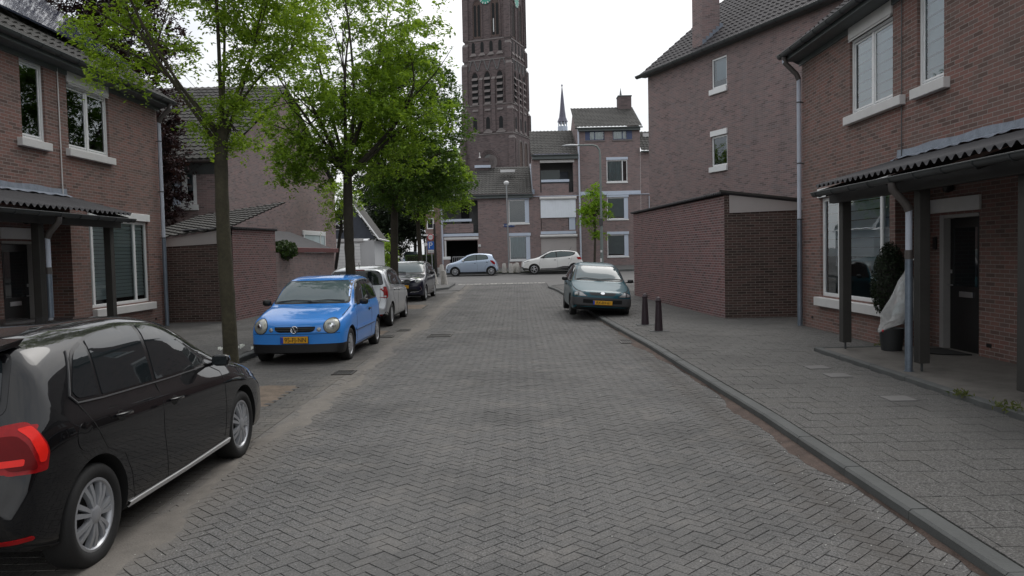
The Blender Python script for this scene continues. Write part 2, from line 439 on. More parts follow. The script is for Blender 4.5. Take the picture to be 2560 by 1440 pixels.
def pave(name, bricks, mat, gap=.004, ch=.006, jitter=.0015, dz=.012, zf=g, tilt=.0):
    """bricks: list of (cx, cy, half-length, half-width, angle); every paver is real geometry with a chamfer"""
    B = np.array(bricks); n = len(B)
    hl, hw, an = B[:, 2]-gap/2, B[:, 3]-gap/2, B[:, 4]
    ca, sa = np.cos(an), np.sin(an)
    z = np.array([zf(y) for y in B[:, 1]])+dz+RNG.normal(0, jitter, n)
    slope = np.array([(zf(y+.5)-zf(y-.5)) for y in B[:, 1]])
    V = np.zeros((n, 8, 3)); k = 0
    tx = RNG.normal(0, tilt, n); ty = RNG.normal(0, tilt, n)
    for ring in (0, 1):
        c = 0 if ring == 0 else ch
        for sx, sy in ((-1, -1), (1, -1), (1, 1), (-1, 1)):
            lx = sx*(hl-c); ly = sy*(hw-c)
            ox = lx*ca-ly*sa; oy = lx*sa+ly*ca
            V[:, k, 0] = B[:, 0]+ox; V[:, k, 1] = B[:, 1]+oy
            V[:, k, 2] = z+slope*oy+tx*ox+ty*oy-(dz*.85 if ring == 0 else 0); k += 1
    q = np.array([[4, 5, 6, 7], [0, 1, 5, 4], [1, 2, 6, 5], [2, 3, 7, 6], [3, 0, 4, 7]])
    F = (q[None]+(np.arange(n)*8)[:, None, None]).reshape(-1, 4)
    me = bpy.data.meshes.new(name); me.vertices.add(n*8); me.vertices.foreach_set('co', V.ravel())
    me.loops.add(len(F)*4); me.loops.foreach_set('vertex_index', F.ravel().astype(np.int32))
    me.polygons.add(len(F)); me.polygons.foreach_set('loop_start', np.arange(len(F), dtype=np.int32)*4)
    me.update(calc_edges=True); me.polygons.foreach_set('use_smooth', [False]*len(F))
    a_ = me.attributes.new('rnd', 'FLOAT', 'FACE'); r = np.clip(RNG.normal(.5, .28, n), 0, 1); a_.data.foreach_set('value', np.repeat(r, 5))
    me.materials.append(M[mat])
    o = bpy.data.objects.new(name, me); COL.objects.link(o); tag(o, kind='structure'); return o

def herring(a, test, ang, x0, x1, y0, y1, seed=0):
    """herringbone of 2a x a bricks, turned by ang"""
    c, s_ = math.cos(ang), math.sin(ang); R_ = math.hypot(x1-x0, y1-y0)/2+1; mx, my = (x0+x1)/2, (y0+y1)/2
    n = int(R_/a)+2; out = []
    for i in range(-n, n):
        for j in range(-n, n):
            d = (i-j) % 4
            if d == 0: lx, ly, an = (i+1)*a, (j+.5)*a, 0
            elif d == 3: lx, ly, an = (i+.5)*a, (j+1)*a, PI/2
            else: continue
            X = mx+lx*c-ly*s_; Y = my+lx*s_+ly*c
            if x0 <= X <= x1 and y0 <= Y <= y1 and test(X, Y): out.append((X, Y, a, a/2, an+ang))
    return out
rb = herring(.086, lambda x, y: roadL(y)+.0 < x < roadR(y)+.04, PI/4, -3, 3, 1.6, 39.4)
# gutter courses of bricks laid lengthwise along both edges
for y in np.arange(1.6, 39.2, .21):
    if y < 35:
        pass
for y in np.arange(1.6, 33, .21): rb.append((-2.61, y, .105, .0525, PI/2))
pave('road_paving', rb, 'road_brick', gap=.0045, ch=.0015, jitter=.0010, tilt=.008)
pb = []
for i, y in enumerate(np.arange(1.6, 33, .105)):
    for j, x in enumerate(np.arange(-4.75, -2.60, .21)):
        if any(a < y < b for a, b in ((9.45, 10.9), (17.2, 18.6), (25.2, 26.8))) and x < -3.25: continue
        lo, hi = x-.105+(.105 if i % 2 else 0), min(x+.105+(.105 if i % 2 else 0), -2.665)
        if hi-lo > .03: pb.append(((lo+hi)/2, y, (hi-lo)/2, .0525, 0))
pave('parking_paving', pb, 'park_brick', gap=.004, ch=.002, jitter=.0006, tilt=.004)
# sand washed together along the left edge of the carriageway
mb = MB(); V = []; yy = np.arange(2.2, 34, .10); nn_ = 9
for y in yy:
    xc = -2.47+.07*math.sin(y*.7)+.05*math.sin(y*2.3+1); w = .13+.08*math.sin(y*1.3+2)+.05*math.sin(y*4.1)+.04*math.sin(y*7.7)
    if y > 26: w *= 1.3
    for k in range(nn_):
        q = k/(nn_-1)*2-1; V.append((xc+w*q, y, g(y)+.004+.0125*(1-q*q)**.5+random.uniform(-.0022, .0022)+.0015*math.sin(y*3)))
mb.add(V, [(j*nn_+i, j*nn_+i+1, (j+1)*nn_+i+1, (j+1)*nn_+i) for j in range(len(yy)-1) for i in range(nn_-1)])
o = mb.build('sand_drift', M['sand'], smooth=180); tag(o, 'pale sand washed into a long drift along the left edge of the road', 'sand', kind='stuff')
# tree pits in the parking lane
for i, (a, b) in enumerate(((9.45, 10.9), (17.2, 18.6), (25.2, 26.8))):
    mb = MB(); xs = np.linspace(-4.85, -3.10, 14); yy = np.linspace(a-.08, b+.08, 12)
    V = [(x, y, g(y)+(.004 if x > -3.2 or y < a or y > b else .016+random.random()*.022)) for y in yy for x in xs]
    mb.add(V, [(j*14+k, j*14+k+1, (j+1)*14+k+1, (j+1)*14+k) for j in range(11) for k in range(13)])
    o = mb.build('tree_pit_soil', M['dirt'], smooth=180); tag(o, kind='structure')

# pavements: a base sheet and real slabs on it
PZ = .10
sheet('pavement_base_right', lambda y: roadR(min(y, 35.2)), K(30), ys_(-8, 35.4, .5), PZ-.012, 'sand_joint')
sheet('pavement_base_left', K(-30), kerbL, ys_(-8, 33, 1), PZ-.012, 'sand_joint')
sb = []
for i, y in enumerate(np.arange(.6, 35, .30)):
    for x in np.arange(1.5, 7.6, .30):
        X = x+(.15 if i % 2 else 0)
        lo = max(X-.15, max(roadR(y-.15), roadR(y+.15))+.145); hi = X+.15
        if y < 12.75: hi = min(hi, 4.83)
        if hi-lo > .03: sb.append(((lo+hi)/2, y, (hi-lo)/2, .15, 0))
pave('pavement_right', sb, 'slab_grey', gap=.006, ch=.002, jitter=.0010, dz=.006, zf=lambda y: g(y)+PZ-.006, tilt=.004)
sb = []
for i, y in enumerate(np.arange(1.0, 33, .30)):
    for x in np.arange(-9.4, -4.95, .30):
        X = x+(.15 if i % 2 else 0)
        hi = min(X+.15, -5.0); lo = X-.15
        if y < 16.1: lo = max(lo, -7.93)
        if hi-lo > .03: sb.append(((lo+hi)/2, y, (hi-lo)/2, .15, 0))
pave('pavement_left', sb, 'slab_grey', gap=.005, ch=.002, jitter=.0008, dz=.006, zf=lambda y: g(y)+PZ-.006, tilt=.005)
# far pavements
sheet('pavement_far', K(-6.6), K(60), ys_(52.6, 57.5, .5), .12, 'asphalt')
sheet('pavement_far_left', K(-60), lambda y: lerp(y, [33, 36, 40, 41.5], [-4.85, -3.2, -3.2, -6.0]), ys_(33, 41.5, .4), .10, 'asphalt')
# kerbs
def kerb(name, pts, side, w=.125, top=PZ+.004, seg=1.0):
    """kerb stones along a polyline, butted with hairline joints"""
    mb = MB()
    P = [Vector((x, y, 0)) for x, y in pts]
    for a, b in zip(P[:-1], P[1:]):
        Ln = (b-a).length; n = max(1, round(Ln/seg)); d = (b-a)/n; u = d.normalized(); nn = Vector((u.y, -u.x, 0))*side
        for i in range(n):
            p = a+d*i+u*.004; q = a+d*(i+1)-u*.004
            c = .018
            prof = [(0, -.03), (0, top-c), (c, top), (w, top), (w, -.03)]
            V = []
            for e in (p, q):
                jz = random.uniform(-.003, .003)
                V += [tuple(e+nn*s_+Vector((0, 0, g(e.y)+z+(jz if z > 0 else 0)))) for s_, z in prof]
            mb.add(V, [(0, 1, 6, 5), (1, 2, 7, 6), (2, 3, 8, 7), (3, 4, 9, 8), (0, 1, 2, 3, 4), (5, 6, 7, 8, 9)])
    o = mb.build(name, M['kerb']); tag(o, kind='structure'); return o
ky = [-8, -4, 0, 4, 6, 8, 10, 12, 14, 16, 18, 20, 22, 24, 26, 28, 30, 32, 33.5, 35.2]
kerb('kerb_right', [(roadR(y), y) for y in ky]+[(1.7, 36.0), (2.6, 36.5), (4, 36.7), (12, 36.9)], 1)
kerb('kerb_left', [(kerbL(y), y) for y in ky if y <= 32]+[(-4.85, 33), (-3.2, 36), (-3.2, 40), (-6., 41.5)], -1)
kerb('kerb_far', [(40, 52.6), (-6.6, 52.6)], 1, top=.14)
sheet('pavement_corner_right', K(1.4), K(30), [35.2, 35.8, 36.4], .085, 'asphalt')
# leaf litter and grit lying in the right-hand gutter
mb = MB(); V = []; yy = np.arange(1.5, 20, .12)
for y in yy:
    w = max(.0, .05+.07*math.sin(y*.9+1)+.04*math.sin(y*3.1)+random.uniform(-.02, .02)); x = roadR(y)-.003
    V += [(x, y, .034), (x-w*.5, y, .025), (x-w-.01, y, .0135)]
mb.add(V, [(j*3+i, j*3+i+1, (j+1)*3+i+1, (j+1)*3+i) for j in range(len(yy)-1) for i in range(2)])
pm('litter_red', (.075, .052, .042), .95, var=.55, scale=6, fine=55, bmp=.8)
o = mb.build('gutter_litter', M['litter_red'], smooth=180); tag(o, 'reddish brown leaf litter and grit lying in the right-hand gutter', 'litter', kind='stuff')
mb = MB()
for _ in range(1100):
    y = 1.6+random.random()**1.5*24
    if random.random() < .30: x = roadR(y)-abs(random.gauss(0, .14))-.01
    elif random.random() < .5: x = random.uniform(-2.6, 2.4)
    else: x = -2.4+random.gauss(0, .4)
    s_ = random.uniform(.002, .0065); an = random.random()*PI; c_, d_ = math.cos(an)*s_, math.sin(an)*s_; z = g(y)+.016+random.random()*.006
    mb.add([(x+c_, y+d_, z), (x-d_, y+c_, z+.002), (x-c_*.7, y-d_*.7, z), (x+d_, y-c_, z+.003)], [(0, 1, 2, 3)])
o = mb.build('grit', M['litter'], recalc=False); tag(o, 'tiny pale specks of grit and petals scattered over the brick road', 'grit', kind='stuff')
# speed-table marking: rows of white blocks in the paving
for i in range(22):
    x = -3.05+i*.205
    if x > 1.35: break
    mb = MB(); w = .15 if i % 4 else .17
    zz = g(39.9)+.012
    for j, (a, b) in enumerate(((39.75, 39.95), (40.0, 40.2), (40.25, 40.45))):
        if (i % 4 == 0) or (j == 1 and i % 2) or (j != 1 and random.random() < .75): mb.box((x, a, g(a)-.01), (x+w, b, g(a)+.012))
    if mb.v: o = mb.build('road_marking', M['worn_white']); tag(o, kind='structure')
# ================================================================ building helpers
def tiled_roof(mb, O, U, V_, nu_len, nv_len, tile=.22, row=.34, skew=0., amp=.028, clip=None, seg=5):
    """pantile surface: O corner at the eave, U along the eave, V_ up the slope; real waves and stepped rows"""
    O, U, V_ = Vector(O), Vector(U).normalized(), Vector(V_).normalized(); Nn = U.cross(V_).normalized()
    if Nn.z < 0: Nn = -Nn
    nr = max(1, int(round(nv_len/row))); row = nv_len/nr; nt_ = max(1, int(round(nu_len/tile))); tile = nu_len/nt_
    for r in range(nr):
        us = np.linspace(0, nu_len, nt_*seg+1)
        w = np.sin(us/tile*2*PI); w = np.where(w > 0, w, w*.45)*amp
        for e, lift in ((0, .034), (1, .0)):
            pass
        a0, a1 = r*row-.02, (r+1)*row
        def edge(v, lift):
            out = []
            for k, u in enumerate(us):
                uu = u
                if clip:
                    lo, hi = clip(v); uu = min(max(u, lo), hi)
                out.append(tuple(O+U*(uu+skew*v)+V_*v+Nn*(w[k]+lift)))
            return out
        E0 = edge(a0, .0+.034-.03); E1 = edge(a0, .045); E2 = edge(a1, .012)
        n = len(us)
        mb.add(E0+E1+E2, [(i, i+1, n+i+1, n+i) for i in range(n-1)]+[(n+i, n+i+1, 2*n+i+1, 2*n+i) for i in range(n-1)])

def gutter(mb, F, u0, u1, z, d0, r=.07, n=7):
    """half-round gutter along a facade, open on top, with end caps and brackets"""
    prof = [(d0+r+math.cos(PI+PI*k/n)*r, z+math.sin(PI+PI*k/n)*r) for k in range(n+1)]
    prof += [(d0+r+math.cos(2*PI-PI*k/n)*(r-.008), z+math.sin(2*PI-PI*k/n)*(r-.008)) for k in range(n+1)]
    m = len(prof); V = [F(u, d, zz) for u in (u0, u1) for d, zz in prof]
    mb.add(V, [(i, (i+1) % m, m+(i+1) % m, m+i) for i in range(m)])
    for u in (u0, u1):
        mb.add([F(u, d, zz) for d, zz in prof[:n+1]], [list(range(n+1))])
    mb.tube([(u0, d0+2*r, z+.004), (u1, d0+2*r, z+.004)], .011, 6, fr=F)
    for k in range(int((u1-u0)/.62)+1):
        u = u0+.2+k*.62
        if u < u1: 
            P = [(u, d0+r+math.cos(PI+PI*j/6)*(r+.006), z+math.sin(PI+PI*j/6)*(r+.006)) for j in range(7)]
            mb.tube(P, .007, 4, fr=F)

def window(root, F, ua, ub, za, zb, d=-.07, mull=(), transom=(), fw=.055, fd=.06, glass='glass', back='room_dark', blind=None, sill=None, frame_mat='window_white', sash=True, side_board=0, lift=0, bd=.5):
    """window > frame, sill, blind; the pane is the window mesh itself"""
    gm = MB(); gm.add([F(ua+.01, d-.01, za+.01), F(ub-.01, d-.01, za+.01), F(ub-.01, d-.01, zb-.01), F(ua+.01, d-.01, zb-.01)], [(0, 1, 2, 3)])
    vv = [Vector(p) for p in gm.v]; nn_ = (vv[1]-vv[0]).cross(vv[2]-vv[0]); ow = Vector(F(0, 1, 0))-Vector(F(0, 0, 0))
    if nn_.dot(ow) < 0: gm.f = [list(reversed(f)) for f in gm.f]
    w = gm.build('window', M[glass], root, recalc=False)
    f = MB()
    for a, b in (((ua, za), (ua+fw, zb)), ((ub-fw, za), (ub, zb)), ((ua+fw, za), (ub-fw, za+fw)), ((ua+fw, zb-fw), (ub-fw, zb))):
        f.bbox((a[0], d-.045, a[1]), (b[0], d+.02, b[1]), F, .004)
    for m_ in mull: f.bbox((m_-fw*.6, d-.04, za+fw), (m_+fw*.6, d+.018, zb-fw), F, .004)
    for t_ in transom: f.bbox((ua+fw, d-.04, t_-fw*.6), (ub-fw, d+.016, t_+fw*.6), F, .004)
    if sash:
        xs = [ua+fw]+[m_ for m_ in mull]+[ub-fw]
        for a, b in zip(xs[:-1], xs[1:]):
            a += .012 if a == ua+fw else fw*.6+.004; b -= .012 if b == ub-fw else fw*.6+.004; s_ = .035
            for p, q in (((a, za+fw+.012), (a+s_, zb-fw-.012)), ((b-s_, za+fw+.012), (b, zb-fw-.012)), ((a+s_, za+fw+.012), (b-s_, za+fw+.012+s_)), ((a+s_, zb-fw-.012-s_), (b-s_, zb-fw-.012))):
                f.bbox((p[0], d-.03, p[1]), (q[0], d+.006, q[1]), F, .003)
    f.build('frame', M[frame_mat], w)
    if side_board:
        s_ = MB(); a, b = (ub-side_board, ub) if side_board > 0 else (ua, ua-side_board)
        s_.bbox((a, d-.03, za), (b, d+.035, zb), F, .004); s_.build('side_panel', M['pale_blue_trim'], w)
    if sill:
        s_ = MB(); s0, s1, sz0, sz1, sd, sm = sill
        s_.bbox((s0, d-.02, sz0), (s1, sd, sz1), F, .008); s_.build('sill', M[sm], w)
    if blind:
        kind, bm_ = blind[0], blind[1]
        q = MB()
        if kind == 'slats':
            st = blind[2]; z = za+.06+ (blind[3] if len(blind) > 3 else 0)
            while z < zb-.04:
                q.add([F(ua+.05, d-.06, z), F(ub-.05, d-.06, z), F(ub-.05, d-.06-st*.14, z+st*.92), F(ua+.05, d-.06-st*.14, z+st*.92)], [(0, 1, 2, 3)]); z += st
        elif kind == 'curtain':
            a0, a1 = blind[2], blind[3]; z1 = zb-.03; z0 = za+.03+(blind[4] if len(blind) > 4 else 0); n = int((a1-a0)/.02)+2; us = np.linspace(a0, a1, n)
            ww = [.03*math.sin(u*38+2*math.sin(u*7)) for u in us]
            q.add([F(u, d-.14+w_, z0) for u, w_ in zip(us, ww)]+[F(u, d-.14+w_*.6, z1) for u, w_ in zip(us, ww)], [(i, i+1, n+i+1, n+i) for i in range(n-1)])
        elif kind == 'roller':
            q.box((ua+.04, d-.13, blind[2]), (ub-.04, d-.12, zb-.03), F)
        q.build('blind' if kind != 'curtain' else 'curtain', M[bm_], w, recalc=False)
    # dim room behind the pane
    r = MB(); a, b = ua-.05, ub+.05; dd = d-bd
    P = [(a, d-.06, za-.02), (b, d-.06, za-.02), (b, d-.06, zb+.05), (a, d-.06, zb+.05), (a, dd, za-.02), (b, dd, za-.02), (b, dd, zb+.05), (a, dd, zb+.05)]
    r.add([F(*p) for p in P], [(4, 5, 6, 7), (0, 1, 5, 4), (1, 2, 6, 5), (2, 3, 7, 6), (3, 0, 4, 7)])
    r.build('room_recess', M[back], w, recalc=False)
    return w

def pipe(root, F, pts, r=.045, mat='zinc', joints=(), name='downpipe', extra=None):
    mb = MB(); mb.tube(pts, r, 12, fr=F); p = mb.build(name, M[mat], root, smooth=50)
    for k, z in enumerate(joints):
        j = MB(); u, d = pts[-1][0], pts[-1][1]
        j.tube([(u, d, z-.012), (u, d, z+.012)], r+.012, 12, fr=F); j.box((u-.012, d-.12, z-.01), (u+.012, d-.02, z+.01), F); j.build('pipe_bracket', M['gutter_dark'], p, smooth=50)
    return p

# ================================================================ the two facing terrace houses
def terrace_house(side):
    left = side < 0
    X = -9.3 if left else 6.2; c = 20.4 if left else 17.0
    lab = ('red brick terraced house behind the black car, solar panels on its roof' if left else
           'red brick terraced house on the right, rubbish bag by its door')
    root = thing('terraced_house', (X, c-5, 0), lab, 'house', group='facing brick terraced houses')
    # u = distance from the far corner towards the camera, d = towards the street
    F = frame((X, c, 0), (0, -1, 0), mirror=left)
    Ln = 20.; RU = 4.15; RD = .58
    z0 = .06
    w1 = (2.42, 4.07, 4.20, 5.70); w2 = (4.84, 5.60, 4.20, 5.80)
    bay = (1.0, 3.96, .80, 2.78) if not left else (.75, 3.45, .80, 2.78)
    mb = MB()
    rep = [(u0+9.2, u1+9.2, a, b) for u0, u1, a, b in (w1, w2)]
    wall(mb, F, 0, Ln, 3.02, 5.86, [w1, w2]+rep)
    wall(mb, F, 0, RU, z0, 3.02, [bay])
    door = (4.45, 5.50, .12, 2.26)
    wall(mb, F, RU, Ln, z0, 3.02, [door], d=-RD)
    mb.add([F(RU, 0, z0), F(RU, -RD, z0), F(RU, -RD, 3.02), F(RU, 0, 3.02)], [(0, 1, 2, 3)])
    mb.add([F(RU, 0, 3.02), F(Ln, 0, 3.02), F(Ln, -RD, 3.02), F(RU, -RD, 3.02)], [(0, 1, 2, 3)])
    # gable end and back
    mb.add([F(0, 0, z0), F(0, -8.8, z0), F(0, -8.8, 5.86), F(0, -4.4, 9.6), F(0, 0, 5.86)], [(0, 1, 2, 3, 4)])
    mb.add([F(Ln, 0, z0), F(Ln, -8.8, z0), F(Ln, -8.8, 5.86), F(Ln, -4.4, 9.6), F(Ln, 0, 5.86)], [(0, 1, 2, 3, 4)])
    mb.add([F(0, -8.8, z0), F(Ln, -8.8, z0), F(Ln, -8.8, 5.86), F(0, -8.8, 5.86)], [(0, 1, 2, 3)])
    mb.build('wall', M['brick_red'], root, recalc=False)
    # small vents low in the wall
    for u in ((.55,) if not left else (.5,)):
        v = MB(); v.box((u-.05, .002, .30), (u+.05, .006, .345), F); v.build('air_vent', M['black_paint'], root)
    for u in (5.75, 6.9):
        v = MB(); v.box((u-.06, -RD+.002, .30), (u+.06, -RD+.006, .355), F); v.build('air_vent', M['black_paint'], root)
    # roof
    rf = MB(); sl = Vector(F(0, -4.4, 9.78))-Vector(F(0, .36, 5.94)); Ls = sl.length
    tiled_roof(rf, F(-.12, .36, 5.94), Vector(F(1, 0, 0))-Vector(F(0, 0, 0)), sl, Ln+.1, Ls, tile=.24, row=.34, seg=6)
    rf.add([F(-.12, -4.4, 9.76), F(Ln, -4.4, 9.76), F(Ln, -9.1, 5.9), F(-.12, -9.1, 5.9)], [(0, 1, 2, 3)])
    rf.build('roof', M['roof_tile_old' if left else 'roof_tile'], root, recalc=False)
    fs = MB(); fs.box((-.10, .0, 5.80), (Ln, .34, 5.86), F); fs.box((-.10, .30, 5.86), (Ln, .34, 5.93), F); fs.box((-.10, .003, 5.70), (Ln, .03, 5.795), F)
    fs.add([F(-.10, .36, 5.90), F(-.10, -4.4, 9.74), F(-.10, -4.4, 9.50), F(-.10, .0, 5.72)], [(0, 1, 2, 3)])
    fs.build('fascia', M['fascia_grey'], root)
    gt = MB(); gutter(gt, F, -.16, Ln, 5.93, .335, .075); gt.build('gutter', M['gutter_dark'], root, smooth=50)
    pipe(root, F, [(.07, .40, 5.86), (.07, .40, 5.76), (.07, .14, 5.52), (.07, .09, 5.40), (.07, .09, 2.35), (.07, .09, .09)], .045, 'pipe_white', (4.9, 3.6, 2.4))
    pb_ = MB(); pb_.tube([(.07, .09, 2.40), (.07, .09, .095)], .052, 12, fr=F); pb_.build('downpipe_base', M['zinc'], root, smooth=50)
    pj = MB(); pj.tube([(.07, .40, 5.88), (.07, .38, 5.74), (.07, .14, 5.50), (.07, .09, 5.38)], .055, 12, fr=F); pj.build('pipe_elbow', M['pipe_brown'], root, smooth=60)
    # upper windows
    sd = .10
    ws = ('slats', 'cream_blind', .14) if not left else None
    for off in (0, 9.2):
        window(root, F, w1[0]+off, w1[1]+off, 4.20, 5.56, mull=(3.245+off,), sill=(w1[0]-.08+off, w1[1]+.42+off if not left else w1[1]+.12+off, 4.03, 4.185, sd, 'offwhite'),
               blind=(('slats', 'screen_white', .17, .0) if not left else None), glass='glass')
        hb = MB(); hb.bbox((w1[0]+.0+off, -.06, 5.575), (w1[1]+off, .035, 5.80), F, .01)
        for k in range(3): hb.box((w1[0]+.03+off, .0+.012*k, 5.56-.0-.02*k+.01), (w1[1]-.03+off, .02+.012*k, 5.572-.02*k+.01), F)
        hb.build('roller_box', M['offwhite'], root)
        window(root, F, w2[0]+off, w2[1]+off, 4.20, 5.72, sill=(w2[0]-.04+off, w2[1]+.16+off, 4.03, 4.185, sd, 'offwhite'),
               blind=(('slats', 'screen_white', .20) if not left else None), side_board=0, glass='glass')
    # conduit between the windows
    cd = MB(); cd.tube([(4.40, .02, 5.78), (4.40, .02, 3.1)], .012 if left else .008, 6, fr=F); cd.build('conduit', M['offwhite' if left else 'gutter_dark'], root)
    # large ground-floor window
    u0, u1, za, zb = bay
    mu = (1.78, 3.55) if not left else (1.35, 3.25)
    window(root, F, u0, u1, za, zb, mull=mu, sill=(u0-.10, u1+.0, .60, .775, .11, 'offwhite'), sash=False, fw=.07,
           glass='glass_clear' if left else 'glass', blind=(('slats', 'screen_white', .17, .75) if not left else ('slats', 'window_white', .085, .10)), bd=2.0, back='room_dark')
    hd = MB(); hd.bbox((u0-.06, -.06, 2.79), (u1+.04, .045, 2.97), F, .008); hd.build('lintel', M['window_white'], root)
    # entrance: recessed door with side light and lintel
    dr = MB(); a, b = door[0]+.12, door[1]-.02; dd = -RD-.09
    dr.bbox((a, dd-.05, .14), (b, dd, 2.2), F, .006)
    dr.bbox((a+.10, dd+.001, 1.12), (b-.12, dd+.012, 2.08), F, .006)
    dob = dr.build('door', M['black_paint'], root)
    pn = MB(); pn.box((a+.13, dd+.013, 1.15), (b-.15, dd+.016, 2.05), F); pn.build('door_pane', M['glass_dark'], dob)
    lb = MB(); lb.bbox((a+.28, dd+.001, .98), (b-.28, dd+.02, 1.065), F, .004); lb.build('letter_slot', M['steel'], dob)
    kh = MB(); kh.bbox((a+.03, dd, 1.34), (a+.07, dd+.02, 1.40), F, .005); kh.build('lock', M['steel'], dob)
    hn = MB(); hn.tube([(a+.05, dd+.02, 1.16), (a+.05, dd+.06, 1.16), (a+.17, dd+.06, 1.16)], .011, 6, fr=F); hn.build('handle', M['steel'], dob)
    df = MB(); df.bbox((door[0], dd-.06, .12), (door[0]+.115, -RD+.02, 2.26), F, .006); df.bbox((door[0]+.115, dd-.06, 2.205), (door[1], -RD+.015, 2.26), F, .005); df.build('door_frame', M['grey_door_frame'], root)
    th = MB(); th.box((door[0]-.03, dd-.05, .08), (door[1]+.02, -RD+.03, .135), F); th.build('threshold', M['kerb'], root)
    ln = MB(); ln.bbox((door[0]-.25, -RD+.003, 2.30), (door[1]+.06, -RD+.045, 2.52), F, .006); ln.build('lintel', M['offwhite'], root)
    be = MB(); be.bbox((door[0]-.18, -RD+.002, 1.72), (door[0]-.09, -RD+.035, 1.92), F, .006); be.build('doorbell', M['black_paint'], root)
    hl = MB(); hl.lathe([(.02, -.02), (.07, .0), (.085, .05), (.07, .10), (.0, .12)], 14, fr=lambda x, y, z: F(door[0]+.35+x, -RD+.03+z, 2.68+y)); hl.build('porch_lamp', M['black_paint'], root, smooth=50)
    # canopy: corrugated sheet on posts
    cu0, cu1 = 4.18, Ln; gz_ = 2.66
    cs = MB(); n = int((cu1-cu0)/.177*8); us = np.linspace(cu0, cu1, n+1); nv = 5
    V = []
    for j in range(nv+1):
        d = .02+(1.30-.02)*j/nv; z = 3.16-(3.16-gz_-.13)*j/nv
        V += [F(u, d, z+.030*math.cos((u-cu0)/.177*2*PI)) for u in us]
    V2 = [(F(u, .02+(1.31-.02)*nv/nv, gz_+.13-.012+.030*math.cos((u-cu0)/.177*2*PI))) for u in us]
    m = n+1
    cs.add(V+V2, [(j*m+i, j*m+i+1, (j+1)*m+i+1, (j+1)*m+i) for j in range(nv+1) for i in range(n)])
    cs.build('canopy_sheet', M['canopy_sheet'], root, recalc=False, smooth=60)
    fl = MB(); n2 = int((cu1-cu0-.05)/.11); us = np.linspace(cu0+.06, cu1, n2)
    V = [F(u, .012, 3.33+.012*math.sin(u*5)) for u in us]+[F(u, .02, 3.22) for u in us]+[F(u, .17+.03*math.sin(u*7.), 3.165+.012*math.sin(u*17)) for u in us]
    fl.add(V, [(j*n2+i, j*n2+i+1, (j+1)*n2+i+1, (j+1)*n2+i) for j in (0, 1) for i in range(n2-1)]); fl.build('flashing', M['lead'], root, recalc=False)
    bm_ = MB()
    bm_.bbox((cu0+.08, 1.02, 2.50), (cu1, 1.12, 2.66), F, .006)
    for k in range(8):
        u = cu0+.30+k*2.05; bm_.add([F(u+a_, d_, z_+b_) for a_ in (-.03, .03) for d_, z_ in ((.0, 3.02), (1.25, 2.60)) for b_ in (0, .12)], [(0, 1, 3, 2), (4, 6, 7, 5), (0, 2, 6, 4), (1, 5, 7, 3)])
    bm_.add([F(cu0+.04, .0, 3.12), F(cu0+.04, 1.26, 2.72), F(cu0+.04, 1.26, 2.62), F(cu0+.04, .0, 2.98)], [(0, 1, 2, 3)])
    bm_.build('canopy_beam', M['dark_wood'], root, recalc=False)
    cl_ = MB(); cl_.box((cu0+.1, -RD+.01, 2.93), (cu1, 1.0, 2.96), F)
    gt = MB(); gutter(gt, F, cu0-.06, cu1, gz_+.02, 1.24, .065); gt.build('gutter', M['gutter_dark'], root, smooth=50)
    for k, u in enumerate((4.42, 6.80, 8.92, 11.2, 13.5)):
        p = MB(); p.bbox((u-.075, .86, .26), (u+.075, 1.0, 2.62), F, .006); po = p.build('canopy_post', M['post_grey'], root)
        s_ = MB(); s_.tube([(u, .93, .12), (u, .93, .27)], .016, 8, fr=F); s_.box((u-.05, .88, .118), (u+.05, .98, .128), F); s_.build('post_foot', M['gutter_dark'], po)
    uq = 6.78
    pipe(root, F, [(uq, 1.30, 2.60), (uq, 1.30, 2.54), (uq, 1.13, 2.34), (uq, 1.09, 2.26), (uq, 1.09, 1.70)], .042, 'pipe_white', ())
    pl = MB(); pl.tube([(uq, 1.09, 1.70), (uq, 1.09, .12)], .047, 12, fr=F); pl.tube([(uq, 1.09, .16), (uq, 1.09, .12)], .06, 12, fr=F); pl.build('downpipe_base', M['zinc'], root, smooth=50)
    pe = MB(); pe.tube([(uq, 1.31, 2.62), (uq, 1.30, 2.53), (uq, 1.12, 2.33), (uq, 1.09, 2.25)], .052, 12, fr=F); pe.build('pipe_elbow', M['pipe_brown'], root, smooth=60)
    pe = MB(); pe.tube([(uq, 1.09, 1.74), (uq, 1.09, 1.62)], .051, 12, fr=F); pe.build('pipe_collar', M['pipe_brown'], root, smooth=60)
    # raised slab in front of the door
    sl_ = MB(); sl_.bbox((4.28, -RD-.1, .02), (Ln, 1.24, .148), F, .008); so = sl_.build('porch_slab', M['gravel_slab'], root)
    ed = MB(); k = 4.22
    ed.bbox((4.22, -.1, .02), (4.278, 1.36, .162), F, .01)
    while k < Ln: ed.bbox((k+.003, 1.243, .02), (k+.997, 1.36, .158), F, .012); k += 1
    ed.build('slab_edging', M['kerb'], root)
    if left:
        # solar panels a hand above the tiles
        e = sl.normalized(); up = Vector(F(1, 0, 0))-Vector(F(0, 0, 0)); nn = up.cross(e).normalized()
        if nn.z < 0: nn = -nn
        O = Vector(F(-.12, .36, 5.94))
        for r in range(2):
            for q in range(11):
                a0 = .95+q*1.03; v0 = .85+r*1.68
                P = [O+up*(a0+x)+e*(v0+y)+nn*z for x in (0, 1.0) for y in (0, 1.65) for z in (.16, .20)]
                s_ = MB(); s_.add(P, [(0, 1, 3, 2), (4, 6, 7, 5), (0, 4, 5, 1), (2, 3, 7, 6), (0, 2, 6, 4), (1, 5, 7, 3)]); s_.build('solar_panel', M['solar'], root)
        s_ = MB()
